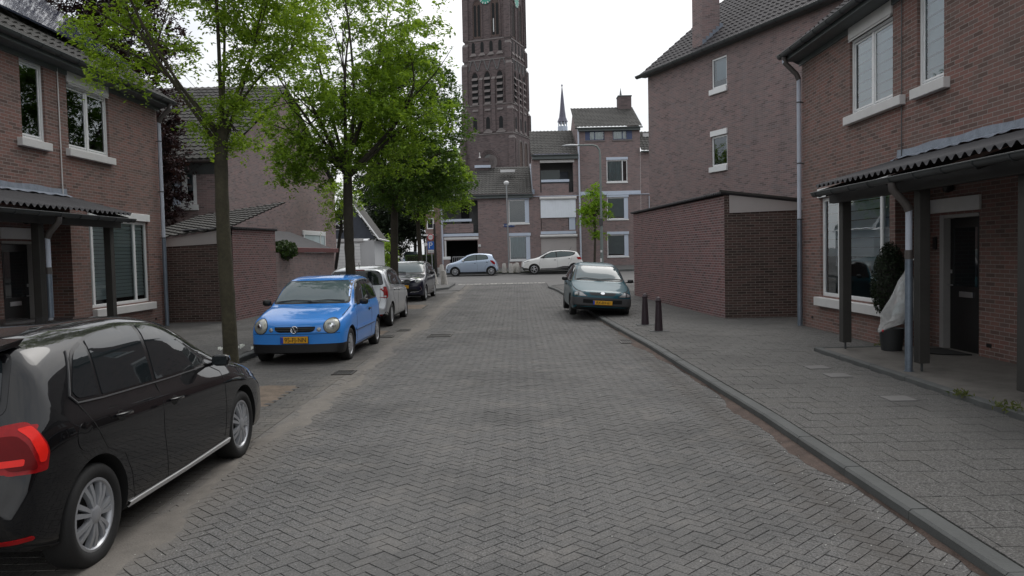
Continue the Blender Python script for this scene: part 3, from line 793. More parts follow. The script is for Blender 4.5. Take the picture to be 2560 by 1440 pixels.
        for q in range(24):
            a0 = 1.1+q*.5; s_.tube([O+up*a0+e*.9+nn*.03, O+up*a0+e*4.1+nn*.03, O+up*a0+e*4.1+nn*.15, O+up*a0+e*.9+nn*.15], .02, 4)
        s_.build('panel_rail', M['gutter_dark'], root)
    return root, F
HR, FR = terrace_house(1)
HL, FL = terrace_house(-1)

# ================================================================ corrugated edge helper
def corr_edge(mb, A, B, back, drop=.0, pitch=.13, amp=.03, th=.012):
    """a corrugated sheet: A-B is its front edge, back = vector to its rear edge"""
    A, B, back = Vector(A), Vector(B), Vector(back); n = int((B-A).length/pitch*6); t = np.linspace(0, 1, n+1); Ls = (B-A).length
    top = []; 
    for bk in (Vector((0, 0, 0)), back):
        for dz in (0, -th):
            top += [tuple(A+(B-A)*q+bk+Vector((0, 0, amp*math.sin(q*Ls/pitch*2*PI)+dz))) for q in t]
    m = n+1
    mb.add(top, [(i, i+1, 2*m+i+1, 2*m+i) for i in range(n)]+[(m+i, m+i+1, 3*m+i+1, 3*m+i) for i in range(n)]+[(i, i+1, m+i+1, m+i) for i in range(n)])

# ---- right shed (brick outhouse between the two buildings)
sr = thing('brick_shed', (6.0, 23, 0), 'brick outhouse with a corrugated roof and cream gable board, on the right beyond the house', 'shed')
A_, B_, C_ = Vector((5.04, 19.0, 0)), Vector((4.17, 27.9, 0)), Vector((7.4, 19.0, 0))
mb = MB()
def quadz(mb, p, q, zt0, zt1, zb=.05): mb.add([(p.x, p.y, zb), (q.x, q.y, zb), (q.x, q.y, zt1), (p.x, p.y, zt0)], [(0, 1, 2, 3)])
quadz(mb, B_, A_, 3.08, 3.08); mb.build('street_wall', M['brick_shed'], sr, recalc=False)
mb = MB(); quadz(mb, Vector((8.5, 27.9, 0)), B_, 2.5, 3.08); mb.build('rear_wall', M['brick_shed'], sr, recalc=False)
mb = MB(); quadz(mb, A_, C_, 3.10, 2.60); mb.build('front_wall', M['brick_shaded'], sr, recalc=False)  # camera-facing side painted darker than the street wall for its shade
mb = MB(); corr_edge(mb, B_+Vector((-.10, .1, 3.14)), A_+Vector((-.10, -.08, 3.16)), (3.4, 0, -.42)); mb.build('corrugated_roof', M['canopy_sheet'], sr, recalc=False, smooth=70)
mb = MB(); mb.add([(5.16, 18.97, 3.10), (7.0, 18.97, 2.86), (7.0, 18.97, 2.70), (5.16, 18.97, 2.66), (5.16, 18.99, 3.10), (7.0, 18.99, 2.86), (7.0, 18.99, 2.70), (5.16, 18.99, 2.66)], [(0, 1, 2, 3), (4, 5, 6, 7), (0, 1, 5, 4), (3, 2, 6, 7), (0, 3, 7, 4)]); mb.build('gable_board', M['cream_board'], sr)
mb = MB(); mb.add([(4.92, 18.90, 3.17), (7.2, 18.90, 2.88), (7.2, 18.90, 2.93), (4.92, 18.90, 3.22), (4.92, 18.965, 3.17), (7.2, 18.965, 2.88), (7.2, 18.965, 2.93), (4.92, 18.965, 3.22)], [(0, 1, 2, 3), (4, 5, 6, 7), (0, 1, 5, 4), (3, 2, 6, 7)]); mb.build('verge_strip', M['post_grey'], sr)

# ---- tall brick block behind it, turned from the street
bd_ = Vector((.381, -.925, 0)); O_ = Vector((5.45, 32.0, 0))
tb = thing('brick_apartment_block', (5.45, 32, 0), 'tall plain brick block with two small windows and a chimney at its eaves', 'building')
Ft = frame(O_, bd_, mirror=False)
chk = Vector(Ft(0, 1, 0))-O_
if chk.x > 0: Ft = frame(O_, bd_, mirror=True)
def uOn(px, py, F=O_, dirv=bd_):
    """distance along the turned wall and height for a measured spot"""
    r = ray(px, py); # solve CAMP + r*t = O + d*u
    A = np.array([[r.x, -dirv.x], [r.y, -dirv.y]]); t, u = np.linalg.solve(A, np.array([F.x, F.y]))
    return u, H+r.z*t
EZ = 8.78
mb = MB(); wh = []
for (xa, ya, xb, yb) in ((1779, 150, 1817, 232), (1779, 345, 1818, 425)):
    ua, z1 = uOn(xa, ya); _, z0_ = uOn(xa, yb); ub, _2 = uOn(xb, ya)
    wh.append((ua, ub, z0_+.1, z1+.02 if ya > 200 else z1))
wall(mb, Ft, 0, 16, .1, EZ, wh)
mb.add([Ft(0, 0, .1), Ft(0, -9, .1), Ft(0, -9, EZ), Ft(0, -4.5, EZ+3.6), Ft(0, 0, EZ)], [(0, 1, 2, 3, 4)])
mb.add([Ft(16, 0, .1), Ft(16, -9, .1), Ft(16, -9, EZ), Ft(16, -4.5, EZ+3.6), Ft(16, 0, EZ)], [(0, 1, 2, 3, 4)])
mb.build('wall', M['brick_dull'], tb, recalc=False)
for k, (ua, ub, za, zb) in enumerate(wh):
    window(tb, Ft, ua, ub, za, zb, d=-.05, fw=.06, sash=False, sill=(ua-.10, ub+.02, za-.20, za-.012, .07, 'window_white'),
           blind=(('roller', 'pale_blue_trim', za+.3) if k == 0 else None))
    if k: q = MB(); q.bbox((ua-.03, -.04, zb+.01), (ub+.02, .05, zb+.20), Ft, .006); q.build('lintel', M['window_white'], tb)
sl = Vector(Ft(0, -4.5, EZ+3.9))-Vector(Ft(0, .25, EZ+.02))
rf = MB(); tiled_roof(rf, Ft(-.15, .25, EZ+.10), bd_, sl, 16.3, sl.length, tile=.26, row=.36, seg=5)
rf.add([Ft(-.15, -4.5, EZ+3.95), Ft(16, -4.5, EZ+3.95), Ft(16, -9.3, EZ), Ft(-.15, -9.3, EZ)], [(0, 1, 2, 3)])
rf.build('roof', M['roof_tile'], tb, recalc=False)
gt = MB(); gutter(gt, Ft, -.35, 16, EZ+.08, .20, .10); gt.build('gutter', M['gutter_dark'], tb, smooth=50)
mb = MB(); mb.box((-.15, 0, EZ), (16, .22, EZ+.05), Ft); mb.build('soffit', M['fascia_grey'], tb)
u0, _ = uOn(1727, 155); u1, _ = uOn(1793, 120)
mb = MB(); UC = u0+.60; mb.box((u0, -.86, EZ+.15), (UC, -.08, EZ+3.35), Ft); ch_ = mb.build('chimney', M['brick_dull'], tb)
mb = MB(); mb.bbox((u0-.04, -.90, EZ+3.35), (UC+.04, -.04, EZ+3.43), Ft, .01); mb.build('chimney_cap', M['fascia_grey'], ch_)
mb = MB()
for k in range(6):
    a = -.09-.15*k; z = EZ+.28+.13*k; mb.box((UC+.002, a-.15, z-.25), (UC+.02, a, z+.34), Ft); mb.box((UC+.02, a-.15, z-.02), (UC+.20, a, z+.06), Ft)
mb.build('chimney_flashing', M['lead'], ch_)
# brick spur of the end wall (small window stone ledge figure)
mb = MB(); ua, ub, za, zb = wh[1]; mb.lathe([(.0, 0), (.05, 0), (.035, .1), (.05, .16), (.03, .24), (0, .27)], 10, fr=lambda x, y, z: Ft((ua+ub)/2+.05+x, -.12+y, za+.07+z)); o = mb.build('figurine', M['window_white'], smooth=60); tag(o, 'small white figurine standing behind the lower window of the tall block', 'figurine')
# ================================================================ left shed and second left house
sl2 = thing('brick_shed', (-9, 22, 0), 'brick outhouse with a tiled lean-to roof behind the first street tree on the left', 'shed')
Al = Vector((-7.70, 21.1, 0)); Bl = Vector((-7.62, 24.6, 0)); Cl = Vector((-10.2, 21.1, 0))
mb = MB(); quadz(mb, Cl, Al, 2.20, 2.45); mb.build('front_wall', M['brick_shaded'], sl2, recalc=False)  # shade of this camera-facing wall put into the darker brick
mb = MB(); quadz(mb, Al, Bl, 2.60, 2.66); mb.build('street_wall', M['brick_shed'], sl2, recalc=False)
mb = MB(); corr_edge(mb, Al+Vector((.07, -.05, 2.66)), Bl+Vector((.07, .05, 2.70)), (-1.4, 0, -.05)); mb.build('corrugated_roof', M['canopy_sheet'], sl2, recalc=False, smooth=70)
mb = MB(); mb.add([(-10.2, 21.07, 2.15), (-7.95, 21.07, 2.24), (-7.95, 21.07, 2.62), (-10.2, 21.07, 2.26), (-10.2, 21.09, 2.15), (-7.95, 21.09, 2.24), (-7.95, 21.09, 2.62), (-10.2, 21.09, 2.26)], [(0, 1, 2, 3), (4, 5, 6, 7), (0, 1, 5, 4), (3, 2, 6, 7), (1, 2, 6, 5)]); mb.build('gable_board', M['cream_board'], sl2)
mb = MB(); tiled_roof(mb, (-10.6, 21.0, 2.26), (3.0, 0, .42), (0, 5.2, 1.0), 3.0, 5.3, tile=.26, row=.36, seg=4); mb.build('tiled_roof', M['roof_tile_old'], sl2, recalc=False)

h2 = thing('brick_house', (-12, 33, 0), 'brick house with a tiled roof and broad side wall behind the left shed', 'house')
P0 = Vector((-10.45, 27.6, 0)); gd = Vector((1.15, 12.5, 0)).normalized()
F2 = frame(P0, (-1, 0, 0)); 
if Vector(F2(0, 1, 0)).y > P0.y: F2 = frame(P0, (-1, 0, 0), mirror=True)
F2g = frame(P0, gd)
if (Vector(F2g(0, 1, 0))-P0).x < 0: F2g = frame(P0, gd, mirror=True)
e2 = at(545, 405, 27.6).z
wa, wb = -(at(490, 430, 27.6).x-P0.x), -(at(428, 430, 27.6).x-P0.x)
z1, z0_ = at(460, 420, 27.6).z, at(460, 512, 27.6).z
mb = MB(); wall(mb, F2, 0, 10, .1, e2, [(wa, wb, z0_, z1)])
gh = e2+3.6; GL = 12.6
mb.add([F2g(0, 0, .1), F2g(GL, 0, .1), F2g(GL, 0, e2), F2g(GL*.5, 0, gh), F2g(0, 0, e2)], [(0, 1, 2, 3, 4)])
mb.add([F2g(GL, 0, .1), F2g(GL, -10, .1), F2g(GL, -10, e2), F2g(GL, 0, e2)], [(0, 1, 2, 3)])
mb.build('wall', M['brick_dull'], h2, recalc=False)
window(h2, F2, wa, wb, z0_, z1, d=-.04, fw=.09, mull=((wa+wb)/2,), sill=(wa-.05, wb+.05, z0_-.2, z0_-.01, .06, 'window_white'), blind=('roller', 'pale_blue_trim', z0_+.5), side_board=.28)
q = MB(); q.bbox((wa-.02, -.03, z1+.01), (wb+.05, .05, z1+.22), F2, .01); q.build('roller_box', M['window_white'], h2)
mb = MB(); s_ = Vector((0, gd.y*GL*.5+.35, gh-e2+.3)); O2 = Vector(F2(-.12, .35, e2+.08)); 
tiled_roof(mb, O2-Vector((10, 0, 0)), (1, 0, 0), (s_+Vector((gd.x*GL*.5, 0, 0))*0), 10.1, s_.length, tile=.26, row=.36, seg=4, skew=.085)
mb.build('roof', M['roof_tile_old'], h2, recalc=False)
mb = MB(); mb.add([F2g(GL*.5, .15, gh+.25), F2g(GL+.2, .15, e2+.1), F2g(GL+.2, -10, e2+.1), F2g(GL*.5, -10, gh+.25)], [(0, 1, 2, 3)]); mb.build('rear_roof', M['roof_tile_old'], h2, recalc=False)
gt = MB(); gutter(gt, F2, -.1, 10, e2+.02, .28, .08); gt.build('gutter', M['pipe_brown'], h2, smooth=50)
q = MB(); q.add([F2(0, .01, e2-.42), F2(10, .01, e2-.42), F2(10, .33, e2), F2(0, .33, e2)], [(0, 1, 2, 3)]); q.build('soffit', M['fascia_grey'], h2)
# window low in its side wall
ug = [];
def uG(px, py):
    r = ray(px, py); A = np.array([[r.x, -gd.x], [r.y, -gd.y]]); t, u = np.linalg.solve(A, np.array([P0.x, P0.y])); return u, H+r.z*t
ua, zt = uG(757, 590); ub, zt = uG(811, 590); _, zb_ = uG(785, 640)
mbw = MB(); mbw.bbox((ua-.05, .0, zt), (ub+.05, .06, zt+.2), F2g, .01); mbw.build('lintel', M['window_white'], h2)
mbw = MB(); mbw.bbox((ua, .0, zb_), (ub, .03, zt), F2g, .01); wn = mbw.build('window', M['curtain'], h2)
mbw = MB()
for a, b in ((ua, ua+.1), (ub-.1, ub), (ub-.75, ub-.65)): mbw.bbox((a, .03, zb_), (b, .06, zt), F2g, .01)
mbw.build('frame', M['window_white'], wn)

# low garden wall with garage roof behind it
gw = thing('garage', (-7.9, 28, 0), 'low garage with a sloping dark felt roof and red fascia behind the ivy', 'garage')
def XZ(px, py, Y): p = at(px, py, Y); return p.x, p.z
mb = MB(); a = Vector((-7.62, 24.6, 0)); b = Vector((-7.75, 33.0, 0))
mb.add([(a.x, a.y, .08), (b.x, b.y, .15), (b.x, b.y, 1.98), (a.x, a.y, 1.98)], [(0, 1, 2, 3)]); mb.add([(b.x, b.y, .15), (b.x-3.5, b.y, .15), (b.x-3.5, b.y, 2.0), (b.x, b.y, 1.98)], [(0, 1, 2, 3)])
mb.build('wall', M['brick_dull'], gw, recalc=False)
mb = MB(); mb.add([(-7.6, 26.3, 2.10), (-7.7, 33.2, 2.10), (-9.6, 33.0, 2.9), (-9.6, 25.5, 2.9)], [(0, 1, 2, 3)]); mb.add([(-9.6, 33.0, 2.9), (-9.6, 25.5, 2.9), (-11, 25.5, 2.1), (-11, 33.0, 2.1)], [(0, 1, 2, 3)]); mb.build('felt_roof', M['canopy_sheet'], gw, recalc=False)
mb = MB(); mb.bbox((-7.60, 26.8, 1.985), (-7.68, 33.2, 2.16), None, .01); mb.build('fascia', M['red_fascia'], gw)

# ---- white garage with slate gable
YW = 46.0
wg = thing('white_garage', (at(900, 650, YW).x, YW, g(YW)), 'white painted garage with a slate gable and a round-topped window', 'garage')
z_ = g(YW); xa, zt = XZ(826, 603, YW); xb, _ = XZ(936, 600, YW); xc = xb+.45
mb = MB(); mb.add([(xa-1.2, YW, z_), (xb, YW, z_), (xb, YW, zt), (xa-1.2, YW, zt)], [(0, 1, 2, 3)]); mb.add([(xb, YW, z_), (xb-.62, YW+7, z_), (xb-.62, YW+7, zt), (xb, YW, zt)], [(0, 1, 2, 3)]); mb.build('wall', M['plaster_white'], wg, recalc=False)
x1, z1 = XZ(905, 612, YW); x0 = xa-.3
mb = MB(); mb.bbox((x0, YW-.10, zt-.05), (x1+.1, YW-.02, zt+.12)); mb.build('door_header', M['sign_white'], wg)
mb = MB()
n = 12
for k in range(n): h0 = z_+.02+(zt-.2-z_)*k/n; mb.bbox((x0+.2, YW-.05, h0+.01), (x1-.1, YW-.01, h0+(zt-.2-z_)/n-.005), None, .01)
mb.build('garage_door', M['window_white'], wg)
xm, zm = XZ(868, 500, YW); xe, ze = XZ(938, 602, YW); zpk = z_+4.9; xl = 2*xm-xe
mb = MB(); mb.add([(xl, YW-.02, zt+.10), (xe, YW-.02, zt+.10), (xm, YW-.02, zpk)], [(0, 1, 2)]); mb.build('gable', M['slate_blue'], wg, recalc=False)
mb = MB()
sv = Vector((xm, YW-.25, zpk+.1))-Vector((xe+.25, YW-.25, zt-.02))
mb.add([(xe+.25, YW-.25, zt+.02), (xm, YW-.25, zpk+.12), (xm-.62, YW+7, zpk+.12), (xe-.37, YW+7, zt+.02)], [(0, 1, 2, 3)])
mb.add([(xl-.25, YW-.25, zt+.02), (xm, YW-.25, zpk+.12), (xm-.62, YW+7, zpk+.12), (xl-.87, YW+7, zt+.02)], [(0, 1, 2, 3)])
mb.build('roof', M['roof_tile_old'], wg, recalc=False)
mb = MB(); mb.tube([(xm, YW-.27, zpk+.14), (xe+.28, YW-.27, zt+.03)], .05, 4); mb.tube([(xm, YW-.27, zpk+.14), (xl-.28, YW-.27, zt+.03)], .05, 4); mb.tube([(xe+.28, YW-.27, zt+.05), (xe-.34, YW+7, zt+.05)], .06, 4); mb.build('verge_board', M['window_white'], wg)
xw, zw = XZ(858, 574, YW)
mb = MB(); R_ = .52
pts = [(xw+R_*math.cos(PI*k/12), YW-.05, zw+R_*math.sin(PI*k/12)) for k in range(13)]
mb.tube(pts+[pts[0]], .035, 5)
for k in (3, 6, 9): mb.tube([(xw, YW-.05, zw), pts[k]], .02, 4)
mb.tube([(xw+.2*math.cos(PI*k/8), YW-.05, zw+.2*math.sin(PI*k/8)) for k in range(9)], .02, 4)
aw = mb.build('arched_window', M['window_white'], wg)
mb = MB(); mb.add([(p[0], YW-.035, p[2]) for p in pts], [list(range(13))]); mb.build('pane', M['glass_dark'], aw, recalc=False)

# ================================================================ apartment row closing the street
YB = 57.0
def bx(px, py, d=0): p = at(px, py, YB-d); return p.x, p.z
FB = lambda u, d, z: (u, YB-d, z)
zg = .55
def rect(x0, y0, x1, y1):
    a = bx((x0), y1); b = bx(x1, y0); return (a[0], b[0], a[1], b[1])
def trim(root, r, d=.05, mat='pale_blue_trim', name='trim_band', d0=-.02):
    q = MB(); q.bbox((r[0], -d0*-1 if False else YB-d, r[2]), (r[1], YB-d0, r[3]), None, .01); return q.build(name, M[mat], root)
def balcony(root, r, par, parcap, rail=None, back='room_grey', ceil=True, depth=1.5, cap_mat='pale_blue_trim'):
    q = MB(); ua, ub, za, zb = r
    P = [FB(u, d, z) for u in (ua, ub) for d in (0, -depth) for z in (za, zb)]
    q.add(P, [(0, 1, 3, 2), (4, 5, 7, 6), (2, 3, 7, 6), (0, 4, 6, 2), (1, 3, 7, 5)]); q.build('loggia', M[back], root, recalc=False)
    if par:
        q = MB(); q.box((par[0], YB+.02, par[2]), (par[1], YB+.12, par[3]-.08)); b = q.build('balcony_parapet', M['brick_dull'], root)
        q = MB(); q.bbox((parcap[0], YB-.04, parcap[2]), (parcap[1], YB+.16, parcap[3]), None, .01); q.build('parapet_cap', M[cap_mat], b)
    if rail:
        q = MB(); a, b_, z0, z1 = rail
        q.tube([(a, YB+.08, z1), (b_, YB+.08, z1)], .02, 5)
        k = a+.05
        while k < b_: q.tube([(k, YB+.08, z0), (k, YB+.08, z1)], .010, 4); k += .11
        q.build('balcony_railing', M['gutter_dark'], root)

# low left wing
b1 = thing('apartment_house', (-2, YB, zg), 'lower left brick house of the closing row, hipped roof, street name plate', 'building', group='brick apartment row across the junction')
x0, x1 = bx(1098, 500)[0], bx(1332, 500)[0]; zt = bx(1215, 489)[1]
lgA = rect(1110, 500, 1194, 590); lgB = rect(1113, 600, 1194, 672)
wA = rect(1272, 499, 1322, 558); wB = rect(1275, 590, 1325, 650)
mb = MB(); wall(mb, FB, x0, x1, zg, zt, [lgA, (lgB[0], lgB[1], zg+.02, lgB[3]), wA, wB], rev=.12)
mb.add([(x0, YB, zg), (x0-.6, YB+8, zg), (x0-.6, YB+8, zt), (x0, YB, zt)], [(0, 1, 2, 3)])
mb.build('wall', M['brick_dull'], b1, recalc=False)
rdg = bx(1250, 416, -4.2)[1]
mb = MB(); s_ = Vector((0, 4.6, rdg-zt-.15)); Lr = x1-x0+.35; 
tiled_roof(mb, (x0-.35, YB-.4, zt+.08), (1, 0, 0), s_, Lr, s_.length, tile=.27, row=.36, seg=4, clip=lambda v: (v*.62, Lr))
mb.add([(x0-.35, YB-.4, zt+.10), (x0-.35+s_.length*.62, YB+4.2, rdg), (x0-.9, YB+9, zt+.10)], [(0, 1, 2)])
mb.build('roof', M['roof_tile_old'], b1, recalc=False)
mb = MB(); gutter(mb, frame((x0-.4, YB, 0), (1, 0, 0)), 0, x1-x0+.4, zt+.02, .28, .08); mb.build('gutter', M['fascia_grey'], b1, smooth=50)
mb = MB(); mb.box((x0-.3, YB-.3, zt-.22), (x1, YB-.005, zt-.04)); mb.build('fascia', M['fascia_grey'], b1)
par = rect(1107, 556, 1183, 583); cap = rect(1107, 547, 1179, 555)
balcony(b1, lgA, par, cap, rail=(bx(1181, 560)[0], lgA[1], bx(1395, 585)[1], bx(1395, 560)[1]), back='room_grey')
trim(b1, rect(1107, 583, 1196, 592)); trim(b1, rect(1110, 592, 1196, 600), mat='offwhite', d=.02, name='door_head')
balcony(b1, (lgB[0], lgB[1], zg+.02, lgB[3]), None, None, back='room_dark', depth=2.5)
q = MB(); q.bbox((lgB[0], YB-.03, zg), (lgB[0]+.12, YB+.06, lgB[3])); q.build('post', M['offwhite'], b1)
q = MB(); dp = bx(1150, 560); q.box((dp[0], YB+1.45, zg+3.0), (dp[0]+.6, YB+1.49, lgA[3]-.3)); q.build('balcony_door', M['room_dark'], b1)
q = MB(); a = bx(1109, 642); c_ = bx(1128, 649); q.bbox((a[0], YB-.5, c_[1]), (c_[0], YB-.2, a[1]), None, .02); q.build('planter_cap', M['window_white'], b1)
q = MB(); q.box((a[0]+.05, YB-.48, zg), (c_[0]-.05, YB-.22, c_[1])); q.build('low_wall', M['brick_dull'], b1)
for w, bl in ((wA, None), (wB, ('curtain', 'curtain', wB[0]+.05, wB[1]-.35, .15))):
    window(b1, FB, w[0], w[1], w[2], w[3], d=-.05, fw=.06, sash=False, side_board=.30, blind=bl, sill=(w[0]-.03, w[1]+.03, w[2]-.12, w[2]-.01, .06, 'window_white'), back='room_dark')
trim(b1, (wA[0]-.02, wA[1]+.05, wA[3]+.02, wA[3]+.32)); trim(b1, (wB[0]-.03, wB[1]+.05, wB[3]+.02, wB[3]+.24))
q = MB(); a = bx(1248, 433, -2.5); 
q.box((a[0]+.1, YB+2.1, a[1]+.02), (a[0]+1.2, YB+2.55, a[1]+.22)); q.build('skylight', M['sign_white'], b1)
q = MB(); xx = bx(1332, 485)[0]; q.add([(xx-.05, YB-.4, zt+.15), (xx+.12, YB-.4, zt+.15), (xx+.12, YB+4.2, rdg+.15), (xx-.12, YB+4.2, rdg+.15)], [(0, 1, 2, 3)]); q.add([(xx-.05, YB-.42, zt+.0), (xx+.12, YB-.42, zt+.0), (xx+.12, YB-.42, zt+.3), (xx-.05, YB-.42, zt+.3)], [(0, 1, 2, 3)]); q.build('verge_flashing', M['lead'], b1, recalc=False)
# chimney on the low wing
a = bx(1190, 417, -4); q = MB(); q.box((a[0], YB+3.6, rdg-.6), (a[0]+1.05, YB+4.6, rdg+.62)); ck = q.build('chimney', M['brick_tower'], b1)
q = MB(); q.bbox((a[0]-.08, YB+3.5, rdg-.15), (a[0]+1.15, YB+3.598, rdg+.05), None, .01); q.build('chimney_flashing', M['pale_blue_trim'], ck)
q = MB(); q.lathe([(.10, 0), (.07, .12), (.03, .18), (.03, .42), (0, .5)], 8, fr=lambda x, y, z: (a[0]+.3+x, YB+4.1+y, rdg+.62+z)); q.build('chimney_pot', M['offwhite'], ck)
q = MB(); ax, az = bx(1103, 497); q.tube([(ax, YB-.35, zt), (ax, YB-.12, zt-.3), (ax+.05, YB-.12, bx(1395, 655)[1])], .06, 8); q.build('downpipe', M['pipe_white'], b1, smooth=50)
# street name plate with its lettering
def text_mesh(s_, size, name, mat, parent, loc, rot, local=True, ext=.002, align='CENTER', sx=1.0):
    cu = bpy.data.curves.new('t', 'FONT'); cu.body = s_; cu.size = size; cu.extrude = ext; cu.align_x = align; cu.align_y = 'CENTER'
    o = bpy.data.objects.new('t', cu); COL.objects.link(o); dg = bpy.context.evaluated_depsgraph_get(); me = bpy.data.meshes.new_from_object(o.evaluated_get(dg))
    bpy.data.objects.remove(o)
    me.transform(Matrix.LocRotScale(Vector(loc), rot, Vector((sx, 1, 1)))) if False else me.transform(Matrix.Translation(Vector(loc)) @ rot.to_matrix().to_4x4() @ Matrix.Diagonal((sx, 1, 1, 1)))
    if not local: me.transform(Matrix.Translation(-root_of(parent).location))
    me.materials.clear(); me.materials.append(M[mat]); ob = bpy.data.objects.new(name, me); COL.objects.link(ob)
    if parent: ob.parent = parent
    return ob
from mathutils import Euler
RF = Euler((PI/2, 0, 0))      # text standing upright facing -Y
r = rect(1260, 559, 1286, 568)
np_ = thing('street_name_plate', ((r[0]+r[1])/2, YB, r[2]), 'small dark blue street name plate with white lettering on the brick wall', 'sign')
q = MB(); q.bbox((r[0], YB-.05, r[2]), (r[1], YB-.02, r[3]), None, .008); q.build('plate', M['street_sign_blue'], np_)
text_mesh('ST.-BUURT WEG', .125, 'lettering', 'sign_white', np_, ((r[0]+r[1])/2, YB-.055, (r[2]+r[3])/2), RF, local=False)

# middle part with loggia and roller screens
b2 = thing('apartment_house', (2.6, YB, zg), 'middle brick house of the closing row, with a balcony above white roller screens', 'building', group='brick apartment row across the junction')
x2, x3 = x1, bx(1447, 500)[0]; zt2 = bx(1385, 388)[1]
lg = rect(1351, 398, 1432, 482); sc1 = rect(1352, 497, 1439, 545); sc2 = rect(1354, 591, 1441, 672)
mb = MB(); wall(mb, FB, x2+.004, x3, zg, zt2, [lg, (sc1[0], sc1[1], sc1[2]-.9, sc1[3]+.2), (sc2[0], sc2[1], zg+.02, sc2[3])], rev=.12)
mb.add([(x2+.004, YB, zt), (x2+.004, YB+8, zt), (x2+.004, YB+8, zt2), (x2+.004, YB, zt2)], [(0, 1, 2, 3)]); mb.build('wall', M['brick_dull'], b2, recalc=False)
par = rect(1354, 455, 1422, 484); cap = rect(1353, 448, 1423, 456)
balcony(b2, lg, par, cap, rail=(cap[1], lg[1], bx(1395, 482)[1], bx(1395, 454)[1]))
q = MB(); a = rect(1353, 420, 1402, 452); q.box((a[0], YB+1.40, a[2]), (a[1], YB+1.46, a[3])); q.build('balcony_window', M['glass_green'], b2)
q = MB(); a = rect(1402, 424, 1424, 484); q.box((a[0]+.04, YB+1.40, a[2]), (a[1], YB+1.46, a[3])); q.build('balcony_door', M['slate_blue'], b2)
rd2 = bx(1385, 326, -4.2)[1]
mb = MB(); s_ = Vector((0, 4.6, rd2-zt2-.1)); tiled_roof(mb, (x2-.1, YB-.4, zt2+.06), (1, 0, 0), s_, x3-x2+.0, s_.length, tile=.27, row=.36, seg=4); mb.build('roof', M['roof_tile_old'], b2, recalc=False)
mb = MB(); gutter(mb, frame((x2-.1, YB, 0), (1, 0, 0)), 0, x3-x2+.1, zt2, .28, .08); mb.box((x2, YB-.30, zt2-.30), (x3, YB-.005, zt2-.06)); mb.build('gutter', M['fascia_grey'], b2, smooth=50)
trim(b2, (lg[0]-.0, lg[1]+.1, lg[3]-.22, lg[3]-.02), mat='offwhite', d=.04)
trim(b2, rect(1333, 484, 1625, 492), d=.09, name='long_band')
# roller screens
q = MB(); q.tube([(sc1[0]-.06, YB-.10, sc1[3]+.08), (sc1[1]+.06, YB-.10, sc1[3]+.08)], .11, 10); q.build('screen_box', M['offwhite'], b2, smooth=50)
q = MB(); n = 16
q.add([(sc1[0]+(sc1[1]-sc1[0])*k/n, YB-.04-.03*math.sin(k), sc1[3]) for k in range(n+1)]+[(sc1[0]+(sc1[1]-sc1[0])*k/n, YB-.06, sc1[2]) for k in range(n+1)], [(k, k+1, n+2+k, n+1+k) for k in range(n)]); q.build('roller_screen', M['screen_white'], b2, recalc=False)
q = MB(); q.box((sc1[0]+.05, YB+.03, bx(1395, 575)[1]), (sc1[1]-.55, YB+.10, sc1[2]+.2)); q.build('balcony_parapet', M['brick_dull'], b2)
q = MB(); q.bbox((sc1[1]-.5, YB+.02, bx(1395, 577)[1]), (sc1[1]-.05, YB+.06, sc1[2]+.1)); q.build('side_panel', M['pale_blue_trim'], b2)
q = MB(); q.box((sc1[0], YB+.3, sc1[2]-.9), (sc1[1], YB+.32, sc1[3]+.2)); q.build('balcony_recess', M['room_grey'], b2)
trim(b2, rect(1352, 577, 1440, 586), d=.08)
q = MB(); q.tube([(sc2[0]-.06, YB-.10, sc2[3]+.06), (sc2[1]+.06, YB-.10, sc2[3]+.06)], .11, 10); q.build('screen_box', M['offwhite'], b2, smooth=50)
q = MB(); q.box((sc2[0], YB+.02, zg+.02), (sc2[1], YB+.05, sc2[3])); q.build('roller_screen', M['cream_board'], b2)
q = MB(); px_ = bx(1445, 330)[0]; q.tube([(px_-.35, YB-.15, bx(1395, 390)[1]), (px_, YB-.15, bx(1395, 396)[1])], .05, 6); q.tube([(px_, YB-.15, bx(1395, 323)[1]), (px_+.05, YB-.15, zg)], .065, 8); q.build('downpipe', M['pipe_white'], b2, smooth=50)

# tall part
b3 = thing('apartment_house', (6.5, YB, zg), 'tallest brick house of the closing row, with curtained windows and a chimney', 'building', group='brick apartment row across the junction')
x4 = bx(1602, 500)[0]; x5 = bx(1632, 500)[0]+3; zt3 = bx(1520, 320)[1]
ws_ = [rect(1517, 400, 1568, 455), rect(1518, 493, 1570, 548), rect(1519, 586, 1571, 641)]
wt = [rect(1463, 327, 1511, 351), rect(1532, 325, 1580, 349)]
holes = ws_+wt; RD3 = bx(1500, 270, -4.3)[1]
mb = MB(); wall(mb, FB, x3+.004, x4, zg, zt3, holes, rev=.12)
mb.add([(x3+.004, YB, zt2), (x3+.004, YB+9, zt2), (x3+.004, YB+9, zt3), (x3+.004, YB+4.3, RD3-.08), (x3+.004, YB, zt3)], [(0, 1, 2, 3, 4)])
mb.add([(x4, YB, zt3-2.5), (x4, YB+9, zt3-2.5), (x4, YB+9, zt3), (x4, YB+4.3, RD3-.08), (x4, YB, zt3)], [(0, 1, 2, 3, 4)])
mb.build('wall', M['brick_dull'], b3, recalc=False)
rd3 = bx(1500, 270, -4.3)[1]
mb = MB(); s_ = Vector((0, 4.7, rd3-zt3-.05)); tiled_roof(mb, (x3-.2, YB-.4, zt3+.06), (1, 0, 0), s_, x4-x3+.3, s_.length, tile=.27, row=.36, seg=4); mb.build('roof', M['roof_tile_old'], b3, recalc=False)
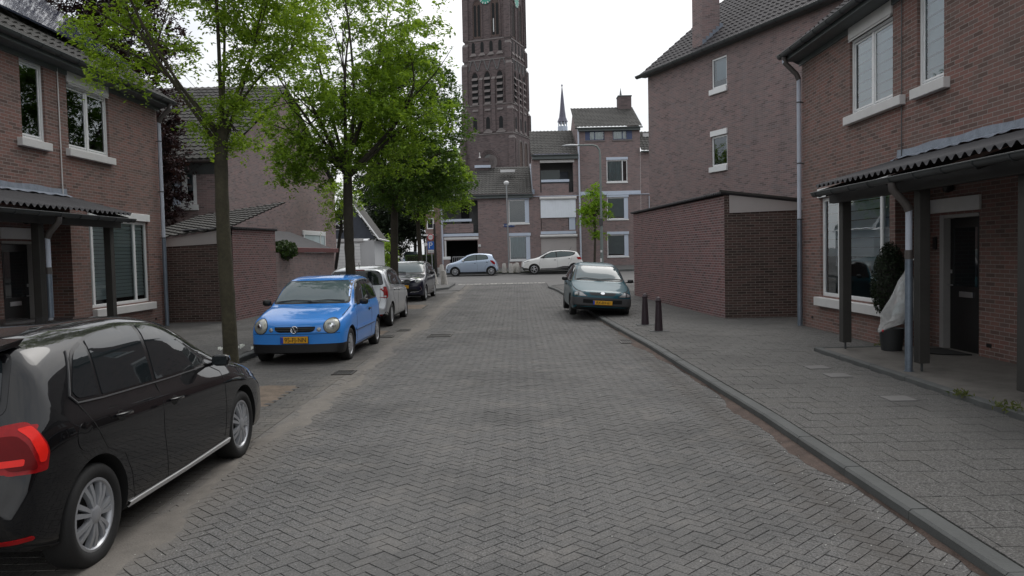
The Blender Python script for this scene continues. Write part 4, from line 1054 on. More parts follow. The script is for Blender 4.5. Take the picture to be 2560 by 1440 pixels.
mb = MB(); gutter(mb, frame((x3-.2, YB, 0), (1, 0, 0)), 0, x4-x3+.35, zt3, .26, .08); mb.box((x3, YB-.28, zt3-.22), (x4, YB-.005, zt3-.05)); mb.build('gutter', M['fascia_grey'], b3, smooth=50)
for k, w in enumerate(ws_):
    bl = ('curtain', 'curtain', w[0]+.1, w[1]-.35) if k == 0 else ('roller', 'curtain', w[2]+.15)
    window(b3, FB, *w, d=-.05, fw=.06, sash=False, side_board=(.30 if k else 0), mull=((w[1]-.36,) if k == 0 else ()), blind=bl, sill=(w[0]-.03, w[1]+.03, w[2]-.10, w[2]-.01, .06, 'window_white'))
    trim(b3, (w[0]-.02, w[1]+.04, w[3]+.02, w[3]+(.42 if k == 1 else .22)), d=.06)
for k, w in enumerate(wt):
    window(b3, FB, *w, d=-.05, fw=.05, sash=False, mull=((w[0]+w[1])/2,) , blind=('curtain', 'window_white', w[0]+(.4 if k == 0 else .1), w[1]-(.1 if k == 0 else .45)), frame_mat='blue_board', sill=(w[0]-.03, w[1]+.03, w[2]-.12, w[2]-.01, .06, 'stone_trim'))
    q = MB(); a = (w[0], w[0]+.34) if k == 0 else (w[1]-.4, w[1]); q.bbox((a[0], YB-.0, w[2]), (a[1], YB+.04, w[3])); q.build('side_panel', M['blue_board'], b3)
a = bx(1544, 272, -4.2); c_ = bx(1576, 244, -4.2); q = MB(); q.box((a[0], YB+3.7, rd3-.9), (c_[0], YB+4.7, c_[1])); ck = q.build('chimney', M['brick_tower'], b3)
q = MB(); q.bbox((a[0]-.04, YB+3.66, c_[1]), (c_[0]+.04, YB+4.74, c_[1]+.1), None, .02); q.lathe([(.12, 0), (.08, .15), (0, .7)], 8, fr=lambda x, y, z: (a[0]+.25+x, YB+4.2+y, c_[1]+.1+z)); q.build('chimney_cap', M['fascia_grey'], ck)
# end part, mostly hidden
b4 = thing('apartment_house', (10.5, YB, zg), 'rightmost lower house of the closing row, half hidden by the tall brick block', 'building', group='brick apartment row across the junction')
zt4 = bx(1612, 379)[1]
mb = MB(); wall(mb, FB, x4+.004, x4+9, zg, zt4, []); mb.build('wall', M['brick_dull'], b4, recalc=False)
rd4 = bx(1612, 331, -3.2)[1]
mb = MB(); s_ = Vector((0, 3.6, rd4-zt4)); tiled_roof(mb, (x4-.0+.02, YB-.4, zt4+.05), (1, 0, 0), s_, 9, s_.length, tile=.27, row=.36, seg=4); mb.build('roof', M['roof_tile_old'], b4, recalc=False)
a = bx(1602, 338, -2.4); q = MB(); q.box((a[0]+.1, YB+2.1, a[1]-.25), (a[0]+1.2, YB+2.6, a[1]+.1)); q.build('skylight', M['sign_white'], b4)
mb = MB(); gutter(mb, frame((x4, YB, 0), (1, 0, 0)), 0, 9, zt4, .26, .08); mb.build('gutter', M['fascia_grey'], b4, smooth=50)
q = MB(); a = bx(1623, 490); q.tube([(a[0], YB-.1, a[1]), (a[0], YB-.1, a[1]-2.2)], .05, 6); q.build('downpipe', M['pipe_white'], b4)
trim(b3, (bx(1335, 0)[0]*0+x3+.01, x4-.0, bx(1520, 486)[1]-.0, bx(1520, 478)[1]), d=.055, name='band')
# further house on the left, beyond
YC = 72
b5 = thing('brick_house', (at(1070, 600, YC).x, YC, .6), 'brick house glimpsed beyond the signs, with two white-framed windows', 'house')
ax = at(1062, 500, YC); bx_ = at(1135, 500, YC); zt5 = at(1080, 490, YC).z
mb = MB(); Fc = lambda u, d, z: (u, YC-d, z)
def rc(x0, y0, x1, y1): p = at(x0, y1, YC); q = at(x1, y0, YC); return (p.x, q.x, p.z, q.z)
w5 = [rc(1067, 545, 1084, 573), rc(1067, 500, 1084, 528)]
wall(mb, Fc, ax.x, bx_.x, .6, zt5, w5); mb.add([(ax.x, YC, .6), (ax.x-.5, YC+9, .6), (ax.x-.5, YC+9, zt5), (ax.x, YC, zt5)], [(0, 1, 2, 3)]); mb.build('wall', M['brick_red'], b5, recalc=False)
for w in w5: window(b5, Fc, *w, d=-.05, fw=.10, sash=False)
q = MB(); r = rc(1060, 586, 1090, 590); q.bbox((r[0], YC-.5, r[2]), (r[1], YC, r[3])); q.build('door_canopy', M['window_white'], b5)
q = MB(); q.add([(ax.x-.3, YC-.3, zt5), (bx_.x, YC-.3, zt5), (bx_.x, YC+5, zt5+3.2), (ax.x-.3, YC+5, zt5+3.2)], [(0, 1, 2, 3)]); q.build('roof', M['roof_tile_old'], b5, recalc=False)
# ================================================================ church tower and ridge turret
YT = 142.
tw = thing('church_tower', (at(1240, 600, YT).x, YT, .6), 'tall dark brick gothic church tower with louvred belfry openings and a green clock face', 'church tower')
th_ = math.radians(20); uF = Vector((-math.cos(th_), math.sin(th_), 0)); uR = Vector((math.sin(th_), math.cos(th_), 0))
zT = lambda y: H+(632-y)*YT/FOC
cx0 = at(1277, 300, YT)
ctr = Vector((cx0.x, YT, 0))+(uF+uR)*4.4
def tframes(w):
    c = ctr-(uF+uR)*(w/2)
    def Ff(u, d, z): p = c+uF*(w-u)-uR*d; return (p.x, p.y, z)
    def Fr(u, d, z): p = c+uR*u-uF*d; return (p.x, p.y, z)
    return Ff, Fr
lev = [(.6, zT(335), 9.9), (zT(335), zT(262), 9.4), (zT(262), zT(150), 9.0), (zT(150), zT(100), 8.7), (zT(100), zT(-60), 8.5)]
mb = MB()
for z0, z1, w in lev:
    st = MB(); Ff, Fr = tframes(w); mb.box((0, -w, z0), (w, 0, z1), Ff)
    st.box((-.12, -w-.12, z1-.12), (w+.12, .12, z1+.10), Ff)
    # clasping corner buttresses, each storey stepping in
    for a, b in ((-.35, .75), (w-.75, w+.35)):
        mb.box((a, -.6, z0), (b, .35, z1-1.0), Ff); mb.box((a, -w-.35, z0), (b, -w+.6, z1-1.0), Ff)
        st.add([Ff(a, .35, z1-1.0), Ff(b, .35, z1-1.0), Ff(b, 0, z1-.5), Ff(a, 0, z1-.5)], [(0, 1, 2, 3)])
    for a, b in ((.0, .75), (w-.75, w+.35)):
        mb.box((a, -.6, z0), (b, .35, z1-1.0), Fr)
        st.add([Fr(a, .35, z1-1.0), Fr(b, .35, z1-1.0), Fr(b, 0, z1-.5), Fr(a, 0, z1-.5)], [(0, 1, 2, 3)])
    st.build('stone_course', M['stone_trim'], tw, recalc=False)
mb.build('shaft', M['brick_tower'], tw, recalc=False)
def parch(u, w, z0, z1, k=7):
    """pointed arch outline"""
    P = [(u-w/2, z0), (u+w/2, z0)]; hs = z1-w*.95
    for i in range(k+1):
        a = i/k; P.append((u+w/2*math.cos(a*PI/2)**.8*(1), hs+w*.95*math.sin(a*PI/2)**1.1) if a < 1 else (u, z1))
    for i in range(k-1, -1, -1):
        a = i/k; P.append((u-w/2*math.cos(a*PI/2)**.8, hs+w*.95*math.sin(a*PI/2)**1.1))
    return P
for fi in (0, 1):
    # belfry openings: raised panels, the darkness inside painted near-black
    w = 9.0; F_ = tframes(w)[fi]
    for uf in (.24, .51, .78):
        u = uf*w; z0, z1 = zT(287), zT(181)
        q = MB(); q.poly_prism(parch(u, 1.15, z0, z1), .02, .05, F_); o = q.build('belfry_window', M['room_dark'], tw)
        q = MB()
        for k in range(6):
            z = z0+.9+k*1.12
            q.add([F_(u-.56, .08, z+.35), F_(u+.56, .08, z+.35), F_(u+.56, .42, z-.12), F_(u-.56, .42, z-.12), F_(u-.56, .08, z+.28), F_(u+.56, .08, z+.28), F_(u+.56, .40, z-.2), F_(u-.56, .40, z-.2)], [(0, 1, 2, 3), (4, 5, 6, 7), (2, 3, 7, 6), (0, 3, 7, 4), (1, 2, 6, 5)])
        q.build('louvre', M['stone_trim'], o)
        q = MB()
        P = parch(u, 1.5, z0, z1+.25); q.tube([F_(a, .10, b) for a, b in P[1:]]+[F_(P[0][0], .10, P[0][1])], .14, 4); q.build('arch_moulding', M['brick_tower'], o)
    q = MB(); ps = MB()
    for uf in (.375, .645):
        u = uf*w; q.box((u-.34, 0, zT(330)), (u+.34, .42, zT(200)), F_); ps.add([F_(u-.36, .45, zT(200)), F_(u+.36, .45, zT(200)), F_(u+.36, 0, zT(193)), F_(u-.36, 0, zT(193))], [(0, 1, 2, 3)])
        ps.box((u-.38, .0, zT(236)), (u+.38, .5, zT(234)), F_)
    q.build('pilaster', M['brick_tower'], tw); ps.build('pilaster_cap', M['stone_trim'], tw, recalc=False)
    w = 9.4; F_ = tframes(w)[fi]
    for uf in (.24, .51, .78):
        q = MB(); q.poly_prism(parch(uf*w, .75, zT(322), zT(292)), .02, .05, F_); q.build('blind_arch_shade', M['room_dark'], tw)  # raised near-black panel painted as the shade of the hollow
        q = MB(); u = uf*w; q.add([F_(u-.9, .05, zT(329)), F_(u+.9, .05, zT(329)), F_(u, .02, zT(320)), F_(u-.9, .5, zT(333)), F_(u+.9, .5, zT(333))], [(0, 3, 4, 1), (0, 1, 2)]); q.build('weathering', M['stone_trim'], tw, recalc=False)
    # arcaded frieze
    w = 9.0; F_ = tframes(w)[fi]; q = MB()
    for k in range(4):
        u = w*(.2+.21*k); P = [(u-.95, zT(176)), (u-.75, zT(172)), (u-.5, zT(160)), (u-.25, zT(151)), (u, zT(149)), (u+.25, zT(151)), (u+.5, zT(160)), (u+.75, zT(172)), (u+.95, zT(176))]
        q.tube([F_(a, .06, b) for a, b in P], .11, 4)
    q.build('frieze', M['room_grey'], tw)
    w = 8.7; F_ = tframes(w)[fi]
    for uf in (.2, .4, .6, .8):
        q = MB(); q.poly_prism(parch(uf*w, .62, zT(130), zT(104)), .02, .05, F_); q.build('niche_shade', M['room_dark'], tw)  # hollow is only painted: a near-black panel for its shade
        q = MB(); u = uf*w; q.add([F_(u-.7, .3, zT(139)), F_(u+.7, .3, zT(139)), F_(u+.35, .04, zT(131)), F_(u-.35, .04, zT(131))], [(0, 1, 2, 3)]); q.build('weathering', M['stone_trim'], tw, recalc=False)
    w = 8.5; F_ = tframes(w)[fi]
    for uf in (.29, .71):
        u = uf*w
        q = MB(); q.poly_prism(parch(u, 1.75, zT(94), zT(2)), .015, .04, F_); o = q.build('lancet_recess_shade', M['brick_shaded'], tw)  # recess shade painted as a panel of darker brick, set proud
        for du in (-.38, .38):
            q = MB(); q.poly_prism(parch(u+du, .5, zT(90), zT(12)), .045, .06, F_); q.build('lancet_light', M['room_dark'], o)  # near-black panel for the darkness inside the lancet
        if fi == 0 and uf > .5:
            q = MB(); q.box((u-.42, .065, zT(83)), (u-.26, .075, zT(50)), F_); q.build('painted_daylight', M['sign_white'], o)  # white panel painted as daylight showing through, no real opening
        q = MB(); P = parch(u, 2.0, zT(95), zT(-1)); q.tube([F_(a, .10, b) for a, b in P[1:]]+[F_(P[0][0], .10, P[0][1])], .15, 4); q.build('arch_moulding', M['brick_tower'], o)
    # clock
    uc = .5*w; zc = zT(-3); R_ = 1.15
    q = MB(); q.lathe([(R_, 0), (R_, .12), (R_-.3, .14), (0, .14)], 28, fr=lambda x, y, z: F_(uc+x, .05+z, zc+y)); ck = q.build('clock_face', M['clock_green'], tw)
    q = MB()
    for k in range(12):
        a = k*PI/6; c_, s_ = math.cos(a), math.sin(a)
        q.add([F_(uc+c_*r_-s_*t_, .22, zc+s_*r_+c_*t_) for r_, t_ in ((R_*.72, -.09), (R_*1.0, -.09), (R_*1.0, .09), (R_*.72, .09))], [(0, 1, 2, 3)])
    q.add([F_(uc-.06, .23, zc), F_(uc+.06, .23, zc), F_(uc+.3, .23, zc+.7)], [(0, 1, 2)])
    q.build('clock_numerals', M['sign_white'], ck, recalc=False)
# base: great window and the arcade of the side face
Ff, Fr = tframes(9.9)
q = MB(); q.poly_prism(parch(9.9*.52, 4.4, zT(470), zT(376)), .02, .05, Ff); o = q.build('great_window', M['room_grey'], tw)
q = MB()
for k, ww in enumerate((4.6, 3.9, 3.2)):
    P = parch(9.9*.52, ww, zT(470), zT(375+k*4)); q.tube([Ff(a, .10, b) for a, b in P[1:]]+[Ff(P[0][0], .10, P[0][1])], .16, 4)
q.build('arch_moulding', M['brick_tower'], o)
for uf in (.38, .66):
    q = MB(); q.poly_prism(parch(9.9*uf, 1.9, zT(470), zT(352)), .02, .05, Fr); o = q.build('side_arch', M['brick_shaded'], tw)  # arch recess drawn flat, its shade in the darker brick
    q = MB(); P = parch(9.9*uf, 2.1, zT(470), zT(350)); q.tube([Fr(a, .10, b) for a, b in P[1:]]+[Fr(P[0][0], .10, P[0][1])], .2, 4); q.build('arch_moulding', M['stone_trim'], o)
q = MB(); q.box((-.5, -.5, .6), (.9, .9, zT(378)), Ff); q.box((-.3, -.3, zT(378)), (.7, .6, zT(348)), Ff); q.build('stair_buttress', M['brick_tower'], tw)

YS = 165.
sp = at(1407, 330, YS); k_ = YS/FOC
tu = thing('church_turret', (sp.x, YS, .6), 'slender slate spire of a church roof turret rising behind the closing row', 'spire')
zS = lambda y: H+(630-y)*k_
q = MB(); q.lathe([(13.2*k_, zS(310)), (12.5*k_, zS(308)), (8.6*k_, zS(298)), (6.3*k_, zS(280)), (3.6*k_, zS(250)), (1.2*k_, zS(226)), (.35*k_, zS(221))], 8, fr=lambda x, y, z: (sp.x+x, YS+y, z)); q.build('spire', M['spire_slate'], tu)
q = MB(); q.tube([(sp.x, YS, zS(223)), (sp.x, YS, zS(217))], .09, 6); q.box((sp.x-.25, YS-.03, zS(220)), (sp.x+.25, YS+.03, zS(219))); q.lathe([(0, 0), (.16, .1), (.16, .2), (0, .3)], 8, fr=lambda x, y, z: (sp.x+x, YS+y, zS(223)+z)); q.build('finial', M['spire_slate'], tu)
for k in range(8):
    a = k*PI/4+PI/8; q = MB(); q.tube([(sp.x+math.cos(a)*10.5*k_, YS+math.sin(a)*10.5*k_, zS(345)), (sp.x+math.cos(a)*10.5*k_, YS+math.sin(a)*10.5*k_, zS(310))], .10, 5); q.build('lantern_post', M['pale_blue_trim'], tu)
q = MB(); q.lathe([(12*k_, zS(345)), (12*k_, zS(321)), (0, zS(321))], 8, fr=lambda x, y, z: (sp.x+x, YS+y, z)); q.build('lantern_base', M['pale_blue_trim'], tu)
q = MB()
for k in range(8):
    a0, a1 = k*PI/4+PI/8, (k+1)*PI/4+PI/8; r_ = 11.*k_
    p0 = Vector((sp.x+math.cos(a0)*r_, YS+math.sin(a0)*r_, 0)); p1 = Vector((sp.x+math.cos(a1)*r_, YS+math.sin(a1)*r_, 0)); m_ = (p0+p1)/2
    q.add([(p0.x, p0.y, zS(311)), (p0.x, p0.y, zS(318)), (m_.x, m_.y, zS(312.5)), (p1.x, p1.y, zS(318)), (p1.x, p1.y, zS(311))], [(0, 1, 2), (0, 2, 4), (2, 3, 4)])
q.build('lantern_tracery', M['spire_slate'], tu, recalc=False)
mb = MB(); mb.box((sp.x-9, YS, .6), (sp.x+12, YS+8, zS(400))); mb.add([(sp.x-9, YS, zS(400)), (sp.x+12, YS, zS(400)), (sp.x+12, YS+4, zS(345)), (sp.x-9, YS+4, zS(345))], [(0, 1, 2, 3)]); mb.build('church_roof', M['spire_slate'], tu, recalc=False)
# ================================================================ cars
def pchip(xs, ys):
    xs = np.array(xs, float); ys = np.array(ys, float); h = np.diff(xs); dl = np.diff(ys)/h; d = np.zeros(len(xs))
    for i in range(1, len(xs)-1):
        if dl[i-1]*dl[i] > 0: w1 = 2*h[i]+h[i-1]; w2 = h[i]+2*h[i-1]; d[i] = (w1+w2)/(w1/dl[i-1]+w2/dl[i])
    d[0] = dl[0]; d[-1] = dl[-1]
    def f(x):
        x = min(max(x, xs[0]), xs[-1]); i = min(max(int(np.searchsorted(xs, x))-1, 0), len(h)-1); t = (x-xs[i])/h[i]
        return float((2*t**3-3*t*t+1)*ys[i]+(t**3-2*t*t+t)*h[i]*d[i]+(-2*t**3+3*t*t)*ys[i+1]+(t**3-t*t)*h[i]*d[i+1])
    return f
def P_(l): return pchip([a for a, b in l], [b for a, b in l])

def roundp(pts, r, k=4, closed=True):
    out = []; n = len(pts)
    for i in range(n):
        p0, p, p1 = np.array(pts[i-1]), np.array(pts[i]), np.array(pts[(i+1) % n])
        rr = r[i] if hasattr(r, '__len__') else r
        if rr <= 0: out.append(tuple(p)); continue
        a = p0-p; b = p1-p; la, lb = np.linalg.norm(a), np.linalg.norm(b); t = min(rr, la*.45, lb*.45); A = p+a/la*t; B = p+b/lb*t
        for j in range(k+1): s_ = j/k; out.append(tuple(A*(1-s_)**2+p*2*s_*(1-s_)+B*s_*s_))
    return out

class Car:
    def __init__(s, spec, loc, rot, label, cat, name='parked_car', group=None, tiltx=0):
        s.S = spec; s.root = thing(name, loc, label, cat, rot, group); s.root.rotation_euler = (tiltx, 0, rot)
        s.body()
    def body(s):
        S = s.S; Ln = S['L']
        T, ZB, WP, ZS = P_(S['top']), P_(S['bot']), P_(S['plan']), P_(S['belt'])
        PX, TU = P_(S['pexp']), P_(S['tumble'])
        s.T = T
        xs = set(np.linspace(0, Ln, 64)); 
        for k in ('top', 'plan', 'bot'): xs |= {float(a) for a, _ in S[k]}
        for a, _ in S['top']: xs |= {min(Ln, max(0, a+.02)), min(Ln, max(0, a-.02))}
        for e in (.005, .012, .022, .035, .05, .07, .095, .125, .16): xs |= {e, Ln-e}
        xs = sorted(xs); xx = [xs[0]]
        for x in xs[1:]:
            if x-xx[-1] > .004: xx.append(x)
        xs = xx; V = []
        fac = S.get('side', [(0, .90), (.06, .965), (.2, .985), (.45, 1.0), (.72, .998), (.9, .992), (1, .975)]); SF = P_(fac)
        lo = [0, .03, .07, .13, .22, .33, .45, .58, .7, .8, .88, .94, 1]; nu = 15
        c_ = S.get('bow', .12); cr = S.get('bowr', .05); bl = .8
        for x in xs:
            zb, w, zt = ZB(x), WP(x), T(x); zs = min(ZS(x), zt-.03); zs = max(zs, zb+.06); zt = max(zt, zs+.03); p = PX(x); a = TU(x)
            ring = []
            for q in lo: ring.append((w*SF(q), zb+(zs-zb)*q))
            w1 = w*SF(1)
            for k in range(1, nu+1):
                t = k/nu*PI/2; u = math.sin(t)**(2/p) if t > 0 else 0; cc = math.cos(t)**(2/p) if k < nu else 0
                ring.append((w1*(1-a*u)*cc, zs+(zt-zs)*(u if k < nu else 1)))
            full = [(y, z) for y, z in ring]+[(-y, z) for y, z in ring[-2::-1]]
            for y, z in full:
                d0 = max(0, 1-x/bl)**2; d1 = max(0, 1-(Ln-x)/bl)**2; q = min(1, abs(y)/(Ln and S['W']/2))
                V.append((x+c_*q**2.6*d0-cr*q**2.6*d1, y, z))
        m = len(full); n = len(xs); s.nr = m
        F = [(i*m+k, i*m+k+1, (i+1)*m+k+1, (i+1)*m+k) for i in range(n-1) for k in range(m-1)]+[(i*m+m-1, i*m, (i+1)*m, (i+1)*m+m-1) for i in range(n-1)]
        # curved end caps, gridded across so that they follow the bow of the bumpers
        hr = (m+1)//2; ny = 14
        for e in (0, 1):
            bi = 0 if e == 0 else (n-1)*m; x = xs[0] if e == 0 else xs[-1]; rows = []
            for k in range(hr):
                a, b = bi+k, bi+m-1-k
                if a == b: rows.append([a]); continue
                yy, z = V[a][1], V[a][2]; row = [a]
                for j in range(1, ny):
                    y = yy*(1-2*j/ny); q = min(1, abs(y)/(S['W']/2)); row.append(len(V))
                    V.append((x+c_*q**2.6-0, y, z) if e == 0 else (x-cr*q**2.6, y, z))
                row.append(b); rows.append(row)
            for r0, r1 in zip(rows[:-1], rows[1:]):
                if len(r1) == 1:
                    F += [(r0[j], r0[j+1], r1[0]) for j in range(len(r0)-1)]
                else: F += [(r0[j], r0[j+1], r1[j+1], r1[j]) for j in range(len(r0)-1)]
        me = bpy.data.meshes.new('body'); me.from_pydata(V, [], F); me.update()
        bm = bmesh.new(); bm.from_mesh(me); bmesh.ops.recalc_face_normals(bm, faces=bm.faces); bm.to_mesh(me); bm.free()
        me.materials.append(M[S['paint']]); me.materials.append(M['arch_black'])
        o = bpy.data.objects.new('body', me); COL.objects.link(o)
        # wheel arches cut out of the solid
        cut = MB(); R_ = S['wr']+S.get('agap', .045)
        for xw in S['wheels']:
            for sy in (-1, 1):
                cut.lathe([(R_, .0), (R_, .34)], 36, fr=lambda x, y, z, xw=xw, sy=sy: (xw+x, sy*(S['W']/2-.25+z), S['wr']+y+.01))
        co = cut.build('cut', M['arch_black'], None)
        md = o.modifiers.new('b', 'BOOLEAN'); md.operation = 'DIFFERENCE'; md.solver = 'EXACT'; md.object = co; md.material_mode = 'TRANSFER' if hasattr(md, 'material_mode') else 'INDEX'
        dg = bpy.context.evaluated_depsgraph_get(); dg.update(); m2 = bpy.data.meshes.new_from_object(o.evaluated_get(dg))
        s.bvh_full = BVHTree.FromPolygons([Vector(v) for v in V], F)
        bpy.data.objects.remove(co); o.modifiers.clear(); o.data = m2; m2.name = 'body'
        # faces inside the arches are black
        R2 = R_-.008; cnt = 0
        if len(m2.materials) < 2: m2.materials.append(M['arch_black'])
        for p in m2.polygons:
            c = p.center
            ins = any(math.hypot(c.x-xw, c.z-S['wr']-.01) < R_+.004 and S['W']/2-.26 < abs(c.y) < S['W']/2+.05 for xw in S['wheels'])
            if ins and abs(p.normal.y) < .5 and (any(abs(math.hypot(c.x-xw, c.z-S['wr']-.01)-R_) < .02 for xw in S['wheels'])): p.material_index = 1
            elif any(math.hypot(c.x-xw, c.z-S['wr']-.01) < R_-.003 for xw in S['wheels']) and abs(c.y) < S['W']/2-.2: p.material_index = 1
            elif p.normal.z < -.35 and c.z < .45: p.material_index = 1
            else: p.material_index = 0
        m2.polygons.foreach_set('use_smooth', [True]*len(m2.polygons)); m2.set_sharp_from_angle(angle=math.radians(38))
        o.parent = s.root; s.bodyo = o; s.bvh = s.bvh_full
    # ---- draping
    def hit(s, a, b, axis):
        if axis == 'side+': o, d = Vector((a, 3, b)), Vector((0, -1, 0))
        elif axis == 'side-': o, d = Vector((a, -3, b)), Vector((0, 1, 0))
        elif axis == 'front': o, d = Vector((-3, a, b)), Vector((1, 0, 0))
        elif axis == 'rear': o, d = Vector((s.S['L']+3, a, b)), Vector((-1, 0, 0))
        elif axis == 'top': o, d = Vector((a, b, 4)), Vector((0, 0, -1))
        h = s.bvh.ray_cast(o, d)
        return h
    def drape(s, pts, axis, name, mat, off=.004, grid=.05, parent=None, bulge=0., edge=True, build=True, mb=None, thick=.006):
        pts = [tuple(map(float, p)) for p in pts]; n = len(pts)
        # densify outline
        out = []
        for i in range(n):
            a, b = np.array(pts[i]), np.array(pts[(i+1) % n]); k = max(1, int(np.linalg.norm(b-a)/grid))
            for j in range(k): out.append(tuple(a+(b-a)*j/k))
        n = len(out); xs = [p[0] for p in out]; ys = [p[1] for p in out]
        V = [Vector(p) for p in out]
        gx = np.arange(min(xs)+grid/2, max(xs), grid); gy = np.arange(min(ys)+grid/2, max(ys), grid)
        def inside(x, y):
            c = False
            for i in range(n):
                x0, y0 = out[i]; x1, y1 = out[i-1]
                if (y0 > y) != (y1 > y) and x < (x1-x0)*(y-y0)/(y1-y0)+x0: c = not c
            return c
        for x in gx:
            for y in gy:
                if inside(x, y) and min((x-a)**2+(y-b)**2 for a, b in out) > (grid*.4)**2: V.append(Vector((x, y)))
        r = geometry.delaunay_2d_cdt(V, [], [list(range(n))], 1, 1e-6)
        vo, fo = r[0], r[2]; P = []
        cx, cy = (min(xs)+max(xs))/2, (min(ys)+max(ys))/2; rx, ry = (max(xs)-min(xs))/2, (max(ys)-min(ys))/2
        for v in vo:
            h = s.hit(v.x, v.y, axis)
            if h[0] is None:
                P.append(None); continue
            nn = h[1]; 
            e = off
            if bulge: e += bulge*max(0, 1-((v.x-cx)/rx)**2-((v.y-cy)/ry)**2)**.5
            P.append(h[0]+nn*e)
        ai = 0 if axis in ('front', 'rear') else (1 if axis[:4] == 'side' else 2); dp = sorted(p[ai] for p in P if p is not None)
        if dp:
            md_ = dp[len(dp)//2]; P = [p if p is not None and abs(p[ai]-md_) < (.55 if ai != 1 else .19) else None for p in P]
        good = [p for p in P if p is not None]
        if not good: return None
        mb = MB(); b = 0
        fs = [f for f in fo if all(P[i] is not None for i in f)]
        PP = [p if p is not None else good[0] for p in P]
        mb.add(PP, fs)
        # skirt so that the panel is solid
        cnt = {}
        for f in fs:
            for i in range(len(f)): e = (f[i], f[(i+1) % len(f)]); cnt[tuple(sorted(e))] = cnt.get(tuple(sorted(e)), 0)+1
        rim = [e for e, c in cnt.items() if c == 1]
        if thick and rim:
            base = len(mb.v)
            ids = sorted({i for e in rim for i in e}); mp = {}
            for i in ids:
                if P[i] is None: continue
                h = s.hit(vo[i].x, vo[i].y, axis); mp[i] = len(mb.v); mb.v.append(tuple(h[0]-h[1]*.004))
            for a, b in rim:
                if a in mp and b in mp: mb.f.append([a, b, mp[b], mp[a]]); mb.m.append(0)
        o = mb.build(name, M[mat], parent or s.root, local=True, smooth=35, uv=False)
        return o
    def ribbon(s, pts, w, axis, name, mat, off=.003, parent=None, step=.06):
        P = [np.array(p, float) for p in pts]; q = []
        for a, b in zip(P[:-1], P[1:]):
            k = max(1, int(np.linalg.norm(b-a)/step)); q += [a+(b-a)*j/k for j in range(k)]
        q.append(P[-1]); L_ = []; R_ = []
        for i, p in enumerate(q):
            d = q[min(i+1, len(q)-1)]-q[max(i-1, 0)]; d = d/max(1e-6, np.linalg.norm(d)); nn = np.array([-d[1], d[0]])
            L_.append(p+nn*w/2); R_.append(p-nn*w/2)
        mb = MB(); V = []; ok = []
        for p, r in zip(L_, R_):
            a, b = s.hit(*p, axis), s.hit(*r, axis)
            if a[0] is None or b[0] is None: ok.append(False); V += [Vector((0, 0, 0))]*4; continue
            ok.append(True); V += [a[0]+a[1]*off, b[0]+b[1]*off, a[0]-a[1]*.003, b[0]-b[1]*.003]
        F = []
        for i in range(len(q)-1):
            if ok[i] and ok[i+1]:
                a, b = i*4, (i+1)*4; F += [(a, a+1, b+1, b), (a, b, b+2, a+2), (a+1, a+3, b+3, b+1)]
        if not F: return
        mb.add(V, F); return mb.build(name, M[mat], parent or s.root, local=True, uv=False, smooth=40)
    def both(s, fn):
        for ax in ('side+', 'side-'): fn(ax, 1 if ax == 'side+' else -1)
    def wheelset(s, style, rimr=None, width=.185, mat='rim_silver', inset=.015):
        S = s.S; wr = S['wr']; rr = rimr or wr*.62
        def mk():
            t = MB(); w = width/2
            t.lathe([(rr, -w*.80), (rr+.02, -w*.95), (wr*.86, -w*1.04), (wr*.96, -w*.93), (wr, -w*.72), (wr, w*.72), (wr*.96, w*.93), (wr*.86, w*1.04), (rr+.02, w*.95), (rr, w*.80), (rr*.95, w*.4), (rr*.95, -w*.4)], 40, closed=True)
            for k in range(4): 
                r0 = wr+.0006; 
            h = MB(); f = w*.80
            h.lathe([(rr-.012, f-.05), (rr-.004, f-.01), (rr+.003, f+.004), (rr-.012, f+.006), (rr-.026, f-.008), (rr-.030, f-.05)], 40, closed=True)
            bk = MB(); bk.lathe([(0, f-.075), (rr-.01, f-.075), (rr-.01, f-.07), (0, f-.07)], 28)
            R0, R1 = .052, rr-.022
            def spoke(a, wd0, wd1, h0=.0, h1=.006, twist=0):
                c_, s_ = math.cos(a), math.sin(a); c2, s2 = math.cos(a+twist), math.sin(a+twist)
                P = []
                for (r_, wd, cc, ss, z) in ((R0*.8, wd0, c_, s_, f+.010), ((R0+R1)/2, (wd0+wd1)/2, (c_+c2)/2, (s_+s2)/2, f+.012), (R1, wd1, c2, s2, f-.002)):
                    for sg in (-1, 1):
                        P.append((cc*r_-ss*wd*sg, ss*r_+cc*wd*sg, z))
                    for sg in (-1, 1):
                        P.append((cc*r_-ss*(wd*sg*1.15), ss*r_+cc*(wd*sg*1.15), z-.030))
                h.add(P, [(0, 1, 5, 4), (4, 5, 9, 8), (0, 4, 6, 2), (4, 8, 10, 6), (1, 3, 7, 5), (5, 7, 11, 9)])
            if style == 'double':      # pairs of blades
                for k in range(7):
                    a = k*2*PI/7
                    for e in (-.155, .155): spoke(a+e, .009, .0155)
                R0 = .03
            elif style == 'slots':
                for k in range(9): spoke(k*2*PI/9, .020, .040)
            elif style == 'blades':
                for k in range(8): spoke(k*PI/4, .014, .030, twist=.14)
            elif style == 'swirl':
                for k in range(5):
                    a = k*2*PI/5; spoke(a, .022, .012, twist=.30); spoke(a+.1, .016, .012, twist=-.35)
            elif style == 'plain':
                for k in range(12): spoke(k*PI/6, .018, .040)
            h.lathe([(.062, f-.03), (.060, f+.004), (.045, f+.016), (.018, f+.019), (0, f+.019)], 20)
            return t, h, bk
        first = None; ay = S.get('track', S['W']/2-.005)-width/2-inset
